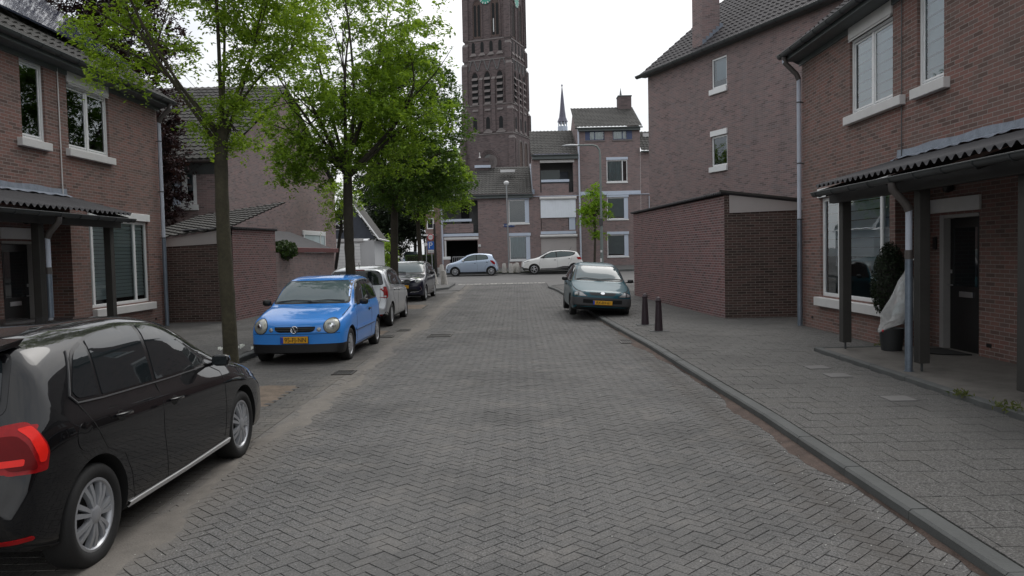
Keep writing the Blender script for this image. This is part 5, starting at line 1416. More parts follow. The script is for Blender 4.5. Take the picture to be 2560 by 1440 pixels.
        for i, xw in enumerate(S['wheels']):
            for sy in (-1, 1):
                if first is None:
                    t, h, bk = mk()
                    wo = t.build('wheel', M['rubber'], s.root, local=True, smooth=40, uv=False)
                    ho = h.build('hubcap', M[mat], wo, local=True, smooth=40, uv=False); ho.parent = wo
                    bo = bk.build('brake_disc', M['arch_black'], wo, local=True, smooth=40, uv=False); first = wo
                else: wo = copy_tree(first, s.root)
                wo.location = (xw, sy*ay, wr); wo.rotation_euler = (-PI/2 if sy > 0 else PI/2, 0, 0)
                wo.rotation_euler = Euler((-PI/2 if sy > 0 else PI/2, 0, 0)); wo.rotation_euler.rotate_axis('Z', .4+i)
    def windscreen(s, z0, z1, w0, w1, axis, name='windscreen', mat='glass_screen', frame=.035, r=.06):
        o = roundp([(-w0, z0), (w0, z0), (w1, z1), (-w1, z1)], r)
        sc = 1.0
        fr = roundp([(-w0-frame, z0-frame*.7), (w0+frame, z0-frame*.7), (w1+frame, z1+frame*.5), (-w1-frame, z1+frame*.5)], r)
        f = s.drape(fr, axis, name.replace('windscreen', 'screen')+'_seal' if 'screen' in name else name+'_seal', 'plastic_black', .003, .06)
        g_ = s.drape(o, axis, name, mat, .007, .06)
        return g_
    def sidewins(s, outline, panes, mat='glass_dark', seal=.0):
        def f(ax, sg):
            b = s.drape(outline, ax, 'window_trim', 'trim_gloss', .003, .04)
            for p in panes: s.drape(p, ax, 'side_window', mat, .0075, .05, parent=None)
        s.both(f)
    def mirror(s, x, y, z, mat, sx=.07, sy=.11, sz=.075, both=True):
        for sg in ((-1, 1) if both else (1,)):
            mb = MB(); n = 10; prof = []
            V = []
            for i in range(7):
                t = -PI/2+PI*i/6
                for k in range(n):
                    a = 2*PI*k/n; sp_ = lambda v, e: math.copysign(abs(v)**e, v)
                    V.append((x+sx*.5*sp_(math.sin(t), .6)*(1 if math.sin(t) < 0 else .45), sg*(y+sy*.5*sp_(math.cos(t), .5)*sp_(math.cos(a), .7)), z+sz*.5*sp_(math.cos(t), .5)*sp_(math.sin(a), .7)))
            mb.add(V, [(i*n+k, i*n+(k+1) % n, (i+1)*n+(k+1) % n, (i+1)*n+k) for i in range(6) for k in range(n)])
            mb.tube([(x, sg*(y-sy*.45), z-sz*.25), (x-.01, sg*(y-sy*.45-.11), z-sz*.55)], .018, 6)
            o = mb.build('wing_mirror', M[mat], s.root, local=True, smooth=50, uv=False)
            q = MB(); q.add([(x+sx*.24, sg*(y-sy*.40), z-sz*.34), (x+sx*.24, sg*(y+sy*.40), z-sz*.34), (x+sx*.24, sg*(y+sy*.40), z+sz*.34), (x+sx*.24, sg*(y-sy*.40), z+sz*.34)], [(0, 1, 2, 3)]); q.build('mirror_glass', M['glass_dark'], o, local=True, uv=False)
    def handle(s, x, z, mat, L_=.17):
        def f(ax, sg):
            h = s.hit(x, z, ax)[0]; y = abs(h.y)
            q = MB(); q.tube([(x-L_/2, sg*(y+.004), z), (x-L_/2+.025, sg*(y+.030), z+.004), (x+L_/2-.025, sg*(y+.030), z+.008), (x+L_/2, sg*(y+.004), z+.008)], [.009, .013, .013, .009], 7)
            q.build('door_handle', M[mat], s.root, local=True, smooth=60, uv=False)
            s.drape([(x+.01+.05*math.cos(a), z-.005+.035*math.sin(a)) for a in np.linspace(0, 2*PI, 14)[:-1]], ax, 'handle_recess', 'arch_black', .0015, .04)
        s.both(f)
    def plate(s, txt, xoff, z, front=True, wd=.52, ht=.11, y0=0, tilt=0):
        ax = 'front' if front else 'rear'; h = s.hit(y0, z, ax)[0]; sg = -1 if front else 1; x = h.x+sg*xoff
        q = MB(); q.bbox((x, y0-wd/2-.008, z-ht/2-.006), (x+sg*.012, y0+wd/2+.008, z+ht/2+.006), None, .004); base = q.build('number_plate', M['ink'], s.root, local=True, uv=False)
        q = MB(); q.bbox((x+sg*.010, y0-wd/2, z-ht/2), (x+sg*.017, y0+wd/2, z+ht/2), None, .003); q.build('plate_face', M['plate_yellow'], base, local=True, uv=False)
        # blue strip is on the reader's left
        e = 1 if not front else -1     # local +y is reader's ... (front view: reader's left is +y)
        yl = y0-wd/2*(-e if False else (1 if not front else -1)*1)
        yl = y0+(wd/2 if front else -wd/2)
        q = MB(); ya, yb = sorted((yl, yl-(.045 if front else -.045))); q.box((x+sg*.017, ya, z-ht/2+.003), (x+sg*.0195, yb, z+ht/2-.003)); q.build('plate_band', M['plate_blue'], base, local=True, uv=False)
        if txt:
            rot = Euler((PI/2, 0, -PI/2 if front else PI/2))
            text_mesh(txt, ht*1.0, 'lettering', 'ink', base, (x+sg*.0200, y0-(.02 if front else -.02), z-.002), rot, ext=.0008, sx=.86)
        return x
    def seam(s, pts, axis='side', w=.007, name='door_seam'):
        if axis == 'side': s.both(lambda ax, sg: s.ribbon(pts, w, ax, name, 'arch_black', .0018))
        else: s.ribbon(pts, w, axis, name, 'arch_black', .0018)

def circ(cx, cy, r, n=20, ry=None): return [(cx+r*math.cos(2*PI*k/n), cy+(ry or r)*math.sin(2*PI*k/n)) for k in range(n)]
CARG = 'cars parked along the kerbs'

# ---------------------------------------------------------------- black hatchback (nearest)
S = dict(L=3.97, W=1.68, wr=.305, wheels=(.83, 3.30), paint='paint_black',
    top=[(0, .55), (.03, .63), (.09, .71), (.25, .79), (.6, .885), (.95, .955), (1.12, 1.0), (1.45, 1.19), (1.78, 1.345), (2.05, 1.405), (2.45, 1.43), (2.9, 1.428), (3.3, 1.405), (3.52, 1.375), (3.60, 1.33), (3.70, 1.16), (3.80, .98), (3.86, .88), (3.90, .80), (3.94, .70), (3.97, .56)],
    bot=[(0, .34), (.05, .24), (.2, .19), (1, .19), (3, .20), (3.7, .24), (3.9, .30), (3.97, .38)],
    plan=[(0, .70), (.06, .76), (.2, .80), (.5, .828), (.85, .84), (2, .84), (3.1, .84), (3.5, .83), (3.75, .80), (3.90, .765), (3.97, .70)],
    belt=[(0, .50), (.15, .62), (.5, .74), (1.1, .86), (2, .905), (3, .945), (3.6, .965), (3.8, .90), (3.97, .5)],
    pexp=[(0, 3), (.9, 3.2), (1.2, 5), (1.7, 6.0), (3.3, 6.0), (3.6, 5), (3.8, 3.5), (3.97, 3)], tumble=[(0, .05), (1, .06), (1.5, .20), (2, .22), (3, .23), (3.5, .24), (3.8, .15), (3.97, .05)],
    side=[(0, .91), (.05, .965), (.15, .985), (.4, 1.0), (.66, .998), (.84, .994), (.885, .986), (.95, .958), (1, .935)], bow=.14, bowr=.10)
c = Car(S, (-3.34, 3.90+.08, 0), -PI/2, 'black five-door hatchback parked nearest the camera on the left, seen from behind', 'car', group=CARG)
c.root.location = (-3.37, 7.90, 0)
c.wheelset('double', .215, .185)
c.windscreen(1.03, 1.335, .60, .52, 'front')
c.windscreen(1.02, 1.30, .56, .50, 'rear', name='rear_window', mat='glass_dark')
out = roundp([(1.42, .945), (1.88, 1.262), (2.10, 1.345), (2.5, 1.37), (2.95, 1.353), (3.22, 1.285), (3.40, 1.045), (3.36, 1.0), (3.1, .985), (2.2, .958)], [.03, .12, .15, .3, .2, .10, .05, .04, .02, .3])
dF = roundp([(1.475, .962), (1.91, 1.262), (2.11, 1.332), (2.29, 1.354), (2.385, .972)], [.02, .12, .1, .015, .015])
dR = roundp([(2.44, .974), (2.35, 1.357), (2.56, 1.361), (2.85, 1.350), (3.01, 1.322), (3.10, .995)], [.015, .015, .1, .1, .015, .015])
dQ = roundp([(3.135, 1.0), (3.045, 1.312), (3.20, 1.265), (3.375, 1.055), (3.345, 1.015)], [.015, .04, .06, .03, .02])
c.sidewins(out, [dF, dR, dQ], 'glass_dark')
c.both(lambda ax, sg: c.ribbon([(1.42, .938), (2.2, .950), (3.1, .977), (3.37, .993), (3.41, 1.04), (3.24, 1.285)], .009, ax, 'window_moulding', 'plastic_grey', .009))
c.seam([(1.28, .30), (1.24, .55), (1.26, .86), (1.42, .93)]); c.seam([(2.40, .955), (2.42, .6), (2.36, .27)]); c.seam([(3.37, .99), (3.30, .86), (3.18, .68), (2.98, .60), (2.90, .45), (2.86, .28)])
c.seam([(1.26, .275), (2.1, .262), (2.86, .275)])
c.both(lambda ax, sg: c.ribbon([(1.16, .245), (2.0, .235), (2.92, .245)], .032, ax, 'sill_strip', 'sill_reflection', .012))  # pale strip carries a painted white reflection
c.handle(2.22, .80, 'paint_black'); c.handle(2.98, .845, 'paint_black')
c.drape(circ(3.40, .80, .082, 20), 'side-', 'fuel_flap', 'paint_black', .003, .05)
c.drape(circ(3.40, .80, .082, 20), 'side+', 'fuel_flap', 'paint_black', .003, .05)
c.mirror(1.50, .90, .985, 'paint_black', .12, .15, .10)
for ax, sg in (('side+', 1), ('side-', -1)):
    tl = c.drape(roundp([(3.735, .965), (3.705, .80), (3.73, .70), (3.87, .70), (3.87, .92)], [.015, .02, .015, .01, .01]), ax, 'tail_light', 'tail_red', .006, .025)
    c.drape(roundp([(3.79, .90), (3.79, .72), (3.86, .72), (3.86, .88)], .015), ax, 'lens_inset', 'tail_dark', .010, .02, parent=tl)
    c.drape(roundp([(3.735, .94), (3.72, .80), (3.74, .75), (3.775, .75), (3.775, .93)], .012), ax, 'lens_bright', 'lens_red', .010, .02, parent=tl)
for sg in (-1, 1):
    tl = c.drape(roundp([(sg*.46, .93), (sg*.745, .945), (sg*.745, .705), (sg*.50, .715)], .02), 'rear', 'tail_light', 'tail_red', .006, .04)
    c.drape(roundp([(sg*.52, .77), (sg*.73, .78), (sg*.73, .745), (sg*.55, .74)], .01), 'rear', 'lens_bright', 'lens_red', .011, .04, parent=tl)

    c.drape(roundp([(sg*.50, .335), (sg*.76, .35), (sg*.76, .372), (sg*.50, .36)], .008), 'rear', 'reflector', 'tail_red', .008, .04)
c.drape(roundp([(-.78, .25), (.78, .25), (.74, .32), (-.74, .32)], .02), 'rear', 'lower_bumper', 'plastic_black', .006, .08)
q = MB(); q.add([(3.44, -.52, 1.388), (3.44, .52, 1.388), (3.75, .50, 1.352), (3.75, -.50, 1.352), (3.50, -.52, 1.35), (3.50, .52, 1.35), (3.745, .495, 1.322), (3.745, -.495, 1.322)], [(0, 1, 2, 3), (4, 5, 6, 7), (2, 3, 7, 6), (0, 3, 7, 4), (1, 2, 6, 5), (0, 1, 5, 4)]); q.build('roof_spoiler', M['paint_black'], c.root, local=True, uv=False)
c.plate(None, .012, .80, front=False)
c.plate(None, .012, .42)
for sg in (-1, 1): c.drape(roundp([(sg*.40, .60), (sg*.70, .58), (sg*.74, .70), (sg*.45, .68)], .03), 'front', 'headlight', 'lens_clear', .006, .05)
c.seam([(.28, .80), (.7, .86), (1.1, .90)], w=.006)

# ---------------------------------------------------------------- blue city car
S = dict(L=3.53, W=1.64, wr=.283, wheels=(.66, 2.98), paint='paint_blue',
    top=[(0, .56), (.02, .64), (.05, .70), (.10, .745), (.25, .80), (.5, .865), (.75, .92), (.98, .965), (1.25, 1.16), (1.52, 1.335), (1.78, 1.425), (2.1, 1.455), (2.5, 1.455), (2.9, 1.43), (3.12, 1.39), (3.22, 1.32), (3.32, 1.12), (3.42, .92), (3.48, .75), (3.53, .55)],
    bot=[(0, .22), (.05, .185), (.3, .18), (3, .20), (3.4, .24), (3.53, .34)],
    plan=[(0, .72), (.05, .765), (.15, .79), (.4, .81), (.7, .82), (2, .82), (3, .82), (3.3, .79), (3.45, .75), (3.53, .70)],
    belt=[(0, .50), (.05, .62), (.2, .71), (.5, .78), (1.0, .88), (1.6, .92), (2.6, .93), (3.2, .93), (3.4, .8), (3.53, .5)],
    pexp=[(0, 4), (.6, 4), (.95, 4.5), (1.2, 6), (1.6, 7), (3.1, 7), (3.3, 5), (3.53, 3)], tumble=[(0, .03), (.6, .08), (1, .10), (1.3, .16), (1.8, .19), (3.1, .19), (3.3, .15), (3.53, .05)],
    side=[(0, .93), (.06, .965), (.2, .985), (.45, 1.0), (.72, 1.0), (.9, .985), (1, .95)], bow=.17, bowr=.08)
b = Car(S, (-3.76, 13.0, 0), PI/2-math.radians(1.2), 'bright blue three-door city car with round headlights, facing the camera', 'car', group=CARG)
b.wheelset('slots', .185, .165)
b.windscreen(1.0, 1.355, .665, .58, 'front', mat='glass_screen', r=.05)
b.windscreen(.98, 1.33, .60, .54, 'rear', name='rear_window', mat='glass_dark')
out = roundp([(1.20, .955), (1.62, 1.285), (1.82, 1.36), (2.4, 1.385), (2.95, 1.35), (3.10, 1.27), (3.20, 1.0), (3.0, .965)], [.02, .08, .1, .2, .15, .08, .05, .03])
b.sidewins(out, [roundp([(1.30, .98), (1.66, 1.275), (1.86, 1.34), (2.26, 1.36), (2.30, .985)], [.02, .08, .08, .02, .02]), roundp([(2.36, .985), (2.33, 1.36), (2.85, 1.335), (3.02, 1.27), (3.12, 1.02), (3.0, .99)], [.02, .02, .1, .08, .05, .03])], 'glass_dark')
b.seam([(1.08, .26), (1.06, .6), (1.10, .90), (1.22, .955)]); b.seam([(2.32, .97), (2.36, .7), (2.30, .28)]); b.seam([(1.08, .26), (2.3, .26)])
b.both(lambda ax, sg: b.ribbon([(.98, .52), (1.7, .525), (2.6, .53)], .045, ax, 'side_moulding', 'paint_blue', .012))
b.both(lambda ax, sg: b.ribbon([(.98, .497), (2.6, .507)], .008, ax, 'moulding_edge', 'arch_black', .014))
b.handle(2.14, .80, 'plastic_black', .14)
b.mirror(1.33, .90, .99, 'plastic_black', .12, .16, .12)
q = MB(); q.box((0, 0, 0), (0, 0, 0))
for sg in (-1, 1):
    pts = circ(sg*.60, .655, .118, 26)
    rg = b.drape(circ(sg*.60, .655, .130, 26), 'front', 'headlight', 'ink', .004, .04)
    b.drape(pts, 'front', 'lens', 'lens_round', .008, .03, parent=rg, bulge=.030)
    b.drape(circ(sg*.60, .655, .078, 20), 'front', 'reflector', 'lens_clear', .026, .03, parent=rg, bulge=.014)
    b.drape(circ(sg*.60, .655, .030, 12), 'front', 'bulb_cap', 'chrome', .045, .02, parent=rg, bulge=.006)
    f = b.drape(circ(sg*.405, .600, .036, 14), 'front', 'indicator', 'lens_clear', .006, .02, bulge=.012)
gr = roundp([(-.345, .65), (.345, .65), (.33, .585), (.26, .56), (-.26, .56), (-.33, .585)], [.015, .015, .03, .03, .03, .03])
g_ = b.drape(gr, 'front', 'grille', 'arch_black', .006, .05)
for z in (.625, .598): b.ribbon([(-.33, z), (.33, z)], .008, 'front', 'grille_bar', 'plastic_grey', .012, parent=g_)
def badge(car, y, z, r, axis='front', vw=True, off=.016):
    h = car.hit(y, z, axis); sg = -1 if axis == 'front' else 1; x = h[0].x+sg*off
    q = MB(); q.lathe([(r, 0), (r, .008), (0, .008)], 24, fr=lambda a, b_, c_: (x+sg*c_, y+a, z+b_)); o = q.build('emblem', M['ink'], car.root, local=True, uv=False)
    q = MB(); P = [(x+sg*.010, y+r*.93*math.cos(2*PI*k/24), z+r*.93*math.sin(2*PI*k/24)) for k in range(25)]; q.tube(P, r*.09, 5, cap=False)
    def st(pts): q.tube([(x+sg*.011, y+a*r, z+b_*r) for a, b_ in pts], r*.095, 5)
    if vw:
        st([(-.36, .80), (0, .10), (.36, .80)]); st([(-.80, .38), (-.38, -.72), (0, -.02), (.38, -.72), (.80, .38)])
    else:
        P = [(x+sg*.011, y+r*.6*math.cos(2*PI*k/16), z+r*.28*math.sin(2*PI*k/16)) for k in range(17)]; q.tube(P, r*.1, 5, cap=False)
    q.build('emblem_ring', M['chrome'], o, local=True, uv=False, smooth=60)
badge(b, 0, .605, .062)
b.ribbon([(-.80, .535), (-.4, .530), (.4, .530), (.80, .535)], .007, 'front', 'bumper_seam', 'arch_black', .002)
b.seam([(.40, .80), (.7, .87), (1.0, .93)], w=.005, name='bonnet_seam')
b.drape(roundp([(-.74, .195), (.74, .195), (.79, .36), (-.79, .36)], .03), 'front', 'lower_bumper', 'plastic_black', .008, .05)
b.both(lambda ax, sg: b.drape(roundp([(.14, .19), (.345, .19), (.345, .36), (.14, .36)], .01), ax, 'lower_bumper', 'plastic_black', .007, .06))
b.both(lambda ax, sg: b.ribbon([(1.0, .22), (2.6, .22)], .03, ax, 'sill', 'plastic_black', .004))
b.plate('95-FJ-NN', .010, .435, y0=.0, wd=.46, ht=.11)
def wiper(car, pts):
    q = MB(); P = []
    for y, z in pts:
        h = car.hit(y, z, 'front'); P.append(h[0]+h[1]*.022)
    q.tube(P, .009, 5); q.build('wiper', M['plastic_black'], car.root, local=True, uv=False)
wiper(b, [(.62, 1.0), (.3, 1.028), (.0, 1.012)]); wiper(b, [(.05, 1.0), (-.3, 1.026), (-.6, 1.01)])
# interior mirror and seats seen as shapes behind the screen are left to the reflections

# ---------------------------------------------------------------- silver mini-MPV, seen from behind
S = dict(L=3.87, W=1.69, wr=.295, wheels=(.78, 3.28), paint='paint_silver',
    top=[(0, .56), (.05, .70), (.2, .80), (.6, .93), (.85, 1.02), (1.2, 1.25), (1.6, 1.44), (2.0, 1.53), (2.5, 1.55), (3.0, 1.54), (3.4, 1.505), (3.58, 1.475), (3.65, 1.42), (3.71, 1.18), (3.75, 1.0), (3.79, .80), (3.82, .62), (3.87, .50)],
    bot=[(0, .30), (.05, .24), (.3, .20), (3, .20), (3.7, .26), (3.87, .34)],
    plan=[(0, .66), (.06, .74), (.2, .79), (.6, .835), (1, .845), (3, .845), (3.45, .83), (3.7, .79), (3.82, .765), (3.87, .72)],
    belt=[(0, .50), (.2, .70), (.8, .88), (1.6, .94), (2.6, .98), (3.3, 1.02), (3.6, 1.04), (3.75, .92), (3.87, .48)],
    pexp=[(0, 3), (.8, 3.5), (1.2, 5), (1.8, 6), (3.3, 6), (3.6, 5.5), (3.75, 5), (3.87, 4)], tumble=[(0, .05), (.8, .08), (1.3, .17), (2, .19), (3.4, .20), (3.6, .20), (3.75, .06), (3.87, .03)], bow=.15, bowr=.10)
w = Car(S, (-4.05, 23.2, g(21)), -PI/2, 'silver grey hatchback seen from behind between the blue car and the dark one', 'car', group=CARG)
w.wheelset('plain', .19, .175)
w.windscreen(1.08, 1.41, .67, .59, 'rear', name='rear_window', mat='glass_dark', frame=.02, r=.08)
w.windscreen(1.06, 1.43, .62, .54, 'front')
out = roundp([(1.15, 1.0), (1.65, 1.37), (1.95, 1.44), (2.6, 1.46), (3.1, 1.42), (3.35, 1.32), (3.42, 1.12), (3.2, 1.06)], [.03, .1, .1, .2, .1, .08, .05, .05])
w.sidewins(out, [roundp([(1.3, 1.02), (1.72, 1.36), (1.98, 1.42), (2.25, 1.43), (2.28, 1.03)], .03), roundp([(2.36, 1.035), (2.33, 1.43), (2.6, 1.435), (2.98, 1.41), (3.0, 1.07)], .03), roundp([(3.05, 1.08), (3.04, 1.40), (3.27, 1.31), (3.34, 1.14)], .03)])
w.seam([(1.1, .3), (1.08, .8), (1.2, 1.0)]); w.seam([(2.32, 1.0), (2.34, .6), (2.28, .28)]); w.seam([(3.2, 1.05), (3.1, .75), (2.88, .6), (2.8, .3)])
w.handle(2.15, .90, 'paint_silver'); w.handle(2.9, .93, 'paint_silver'); w.mirror(1.35, .95, 1.06, 'plastic_black', .13, .17, .13)
for sg in (-1, 1):
    tl = w.drape(roundp([(sg*.68, 1.03), (sg*.75, 1.02), (sg*.775, .75), (sg*.69, .73)], .02), 'rear', 'tail_light', 'tail_red', .012, .04, bulge=.012)
    w.drape(roundp([(sg*.705, .80), (sg*.755, .81), (sg*.76, .77), (sg*.71, .755)], .01), 'rear', 'reversing_lens', 'lens_clear', .020, .04, parent=tl)
w.both(lambda ax, sg: w.drape(roundp([(3.675, 1.03), (3.665, .86), (3.69, .75), (3.765, .75), (3.75, 1.03)], .02), ax, 'tail_light', 'tail_red', .010, .04))
w.seam([(-.60, 1.05), (-.61, .70), (-.55, .50), (.55, .50), (.61, .70), (.60, 1.05)], 'rear', name='hatch_seam')
w.drape(roundp([(-.55, .50), (.55, .50), (.60, .66), (-.60, .66)], .03), 'rear', 'plate_recess', 'metal_grey', .004, .06)
w.drape(roundp([(-.78, .27), (.78, .27), (.77, .40), (-.77, .40)], .02), 'rear', 'lower_bumper', 'plastic_black', .007, .07)
w.drape(roundp([(.50, .31), (.66, .31), (.66, .35), (.50, .35)], .01), 'rear', 'reflector', 'tail_red', .014, .04)
w.drape(roundp([(-.22, 1.435), (.22, 1.435), (.2, 1.46), (-.2, 1.46)], .01), 'rear', 'brake_light', 'tail_dark', .006, .05)
w.plate('NR-VN', .012, .60, front=False)
q = MB(); 
for k in range(1): q.tube([(3.76+.0, .10, 1.075), (3.73, -.35, 1.10)], .012, 5)
h = w.hit(.0, 1.08, 'rear')[0]; q = MB(); q.tube([(h.x+.03, .05, 1.07), (h.x+.02, -.40, 1.10)], .011, 5); q.build('wiper', M['plastic_black'], w.root, local=True)
q = MB(); q.tube([(3.2, 0, 1.49), (3.32, 0, 1.62)], .006, 5); q.build('aerial', M['plastic_black'], w.root, local=True)

# ---------------------------------------------------------------- dark navy city car facing the camera
S = dict(L=3.47, W=1.62, wr=.28, wheels=(.66, 3.0), paint='paint_navy',
    top=[(0, .56), (.03, .68), (.10, .78), (.3, .87), (.6, .94), (.85, 1.0), (1.15, 1.2), (1.45, 1.37), (1.75, 1.44), (2.2, 1.46), (2.8, 1.43), (3.05, 1.38), (3.15, 1.3), (3.3, 1.0), (3.4, .8), (3.47, .55)],
    bot=[(0, .26), (.05, .2), (.3, .18), (3, .19), (3.4, .24), (3.47, .34)],
    plan=[(0, .66), (.05, .72), (.15, .77), (.4, .80), (.7, .81), (3, .81), (3.3, .77), (3.47, .70)],
    belt=[(0, .5), (.1, .68), (.4, .78), (1, .90), (2, .95), (3.1, 1.0), (3.3, .85), (3.47, .5)],
    pexp=[(0, 3.2), (.7, 3.6), (1.1, 5), (1.6, 6), (3, 6), (3.47, 3)], tumble=[(0, .05), (.8, .10), (1.3, .17), (3, .19), (3.47, .05)], bow=.20, bowr=.08)
d = Car(S, (-4.22, 28.3, g(30)), PI/2-math.radians(2), 'dark navy city car facing the camera behind the silver hatchback', 'car', group=CARG)
d.wheelset('plain', .18, .165)
d.windscreen(1.04, 1.38, .66, .56, 'front', mat='glass_screen'); d.windscreen(1.0, 1.32, .6, .5, 'rear', name='rear_window', mat='glass_dark')
out = roundp([(1.15, .985), (1.5, 1.28), (1.8, 1.37), (2.4, 1.39), (2.85, 1.34), (3.05, 1.1), (2.9, 1.02)], .08)
d.sidewins(out, [roundp([(1.28, 1.0), (1.56, 1.26), (1.8, 1.34), (2.1, 1.36), (2.12, 1.01)], .04), roundp([(2.2, 1.015), (2.18, 1.36), (2.5, 1.36), (2.8, 1.31), (2.95, 1.1), (2.85, 1.04)], .04)])
d.drape(roundp([(-.55, 1.445), (.55, 1.445), (.55, 1.40), (-.55, 1.40)], .01), 'front', 'roof_edge', 'paint_silver', .005, .05)
d.seam([(1.05, .3), (1.03, .7), (1.15, .97)]); d.seam([(2.15, 1.0), (2.2, .6), (2.15, .27)]); d.handle(2.0, .86, 'chrome'); d.mirror(1.3, .93, 1.02, 'plastic_black', .13, .18, .13)
for sg in (-1, 1):
    hl = d.drape(circ(sg*.57, .755, .105, 22, .085), 'front', 'headlight', 'lens_clear', .010, .03, bulge=.02)
    d.ribbon([(sg*.30, .83), (sg*.46, .845), (sg*.60, .86)], .020, 'front', 'running_light', 'chrome', .010)
    d.ribbon([(sg*.66, .56), (sg*.70, .42), (sg*.58, .36), (sg*.30, .345)], .016, 'front', 'bumper_trim', 'chrome', .010)
d.ribbon([(-.46, .80), (-.12, .72), (0, .77), (.12, .72), (.46, .80)], .018, 'front', 'grille_chevron', 'chrome', .012)
d.ribbon([(-.40, .765), (-.12, .69), (0, .735), (.12, .69), (.40, .765)], .012, 'front', 'grille_chevron', 'chrome', .012)
d.drape(roundp([(-.52, .33), (.52, .33), (.55, .45), (-.55, .45)], .03), 'front', 'lower_grille', 'arch_black', .006, .06)
d.plate('ZF-J', .012, .545)
wiper(d, [(.6, 1.04), (.2, 1.06), (0, 1.045)])

# ---------------------------------------------------------------- teal hatchback half on the pavement, right
S = dict(L=3.75, W=1.60, wr=.28, wheels=(.74, 3.08), paint='paint_teal',
    top=[(0, .52), (.03, .60), (.08, .66), (.3, .74), (.7, .84), (1.0, .92), (1.3, 1.12), (1.62, 1.31), (1.85, 1.38), (2.3, 1.42), (2.8, 1.40), (3.1, 1.35), (3.25, 1.27), (3.45, 1.0), (3.55, .88), (3.68, .72), (3.75, .52)],
    bot=[(0, .28), (.05, .22), (.3, .18), (3.2, .19), (3.6, .24), (3.75, .34)],
    plan=[(0, .69), (.05, .735), (.15, .765), (.5, .79), (.9, .80), (3, .80), (3.4, .77), (3.65, .73), (3.75, .67)],
    belt=[(0, .48), (.1, .58), (.4, .68), (1.0, .82), (1.7, .87), (3.1, .92), (3.5, .84), (3.75, .48)],
    pexp=[(0, 3), (.6, 3.2), (1.1, 5), (1.6, 6), (3, 6), (3.5, 4), (3.75, 3)], tumble=[(0, .05), (.8, .10), (1.3, .20), (1.8, .24), (3.2, .25), (3.75, .08)], bow=.14, bowr=.08)
t = Car(S, (2.16, 20.2, .055+g(21)), PI/2+math.radians(.6), 'dark teal hatchback facing the camera with two wheels up on the right pavement', 'car', group=CARG, tiltx=0)
t.root.rotation_euler = Euler((math.radians(4.0), 0, PI/2+math.radians(.6)))
t.wheelset('plain', .17, .165, mat='plastic_grey')
t.windscreen(.955, 1.31, .64, .53, 'front', mat='glass_screen', r=.05); t.windscreen(.95, 1.28, .56, .48, 'rear', name='rear_window', mat='glass_dark')
out = roundp([(1.18, .90), (1.62, 1.22), (1.85, 1.31), (2.4, 1.34), (2.9, 1.30), (3.15, 1.18), (3.22, 1.0), (3.0, .95)], .06)
t.sidewins(out, [roundp([(1.3, .92), (1.68, 1.21), (1.88, 1.29), (2.28, 1.31), (2.3, .935)], .03), roundp([(2.37, .94), (2.35, 1.31), (2.85, 1.28), (3.06, 1.18), (3.12, 1.0), (3.0, .965)], .04)])
t.seam([(1.1, .28), (1.08, .6), (1.18, .88)]); t.seam([(2.33, .93), (2.38, .6), (2.3, .27)]); t.handle(2.15, .78, 'plastic_black', .14); t.mirror(1.38, .91, .95, 'plastic_black', .12, .17, .11)
for sg in (-1, 1):
    hl = t.drape(roundp([(sg*.37, .545), (sg*.72, .555), (sg*.735, .63), (sg*.66, .675), (sg*.55, .665)], [.05, .03, .05, .08, .05]), 'front', 'headlight', 'lens_dark', .004, .04)
    t.drape(roundp([(sg*.42, .56), (sg*.60, .56), (sg*.60, .645), (sg*.54, .645)], .025), 'front', 'reflector', 'lens_clear', .009, .03, parent=hl)
    t.drape(roundp([(sg*.635, .57), (sg*.71, .575), (sg*.715, .62), (sg*.65, .65)], .015), 'front', 'indicator', 'lens_clear', .009, .03, parent=hl)
gq = t.drape(roundp([(-.36, .655), (.36, .655), (.30, .585), (-.30, .585)], [.03, .03, .05, .05]), 'front', 'grille', 'plastic_black', .004, .05)
t.drape(circ(0, .635, .055, 16, .028), 'front', 'emblem', 'chrome', .010, .03)
t.drape(roundp([(-.715, .33), (.715, .33), (.73, .52), (-.73, .52)], .03), 'front', 'bumper', 'plastic_grey', .014, .06)
t.both(lambda ax, sg: t.drape(roundp([(.14, .31), (.40, .31), (.40, .52), (.14, .52)], .02), ax, 'bumper', 'plastic_grey', .012, .05))
t.ribbon([(-.5, .43), (-.2, .425), (.2, .425), (.5, .43)], .10, 'front', 'bumper_intake', 'arch_black', .020)
t.drape(roundp([(-.72, .20), (.72, .20), (.73, .34), (-.73, .34)], .02), 'front', 'front_apron', 'plastic_black', .010, .07)
t.seam([(.12, .66), (.3, .70), (1.0, .86)], w=.007, name='bonnet_seam')
t.plate('RX-RV-61', .022, .40, wd=.50, ht=.105)
wiper(t, [(.60, .955), (.35, .985), (.02, .965)]); wiper(t, [(.05, .955), (-.3, .985), (-.62, .97)])

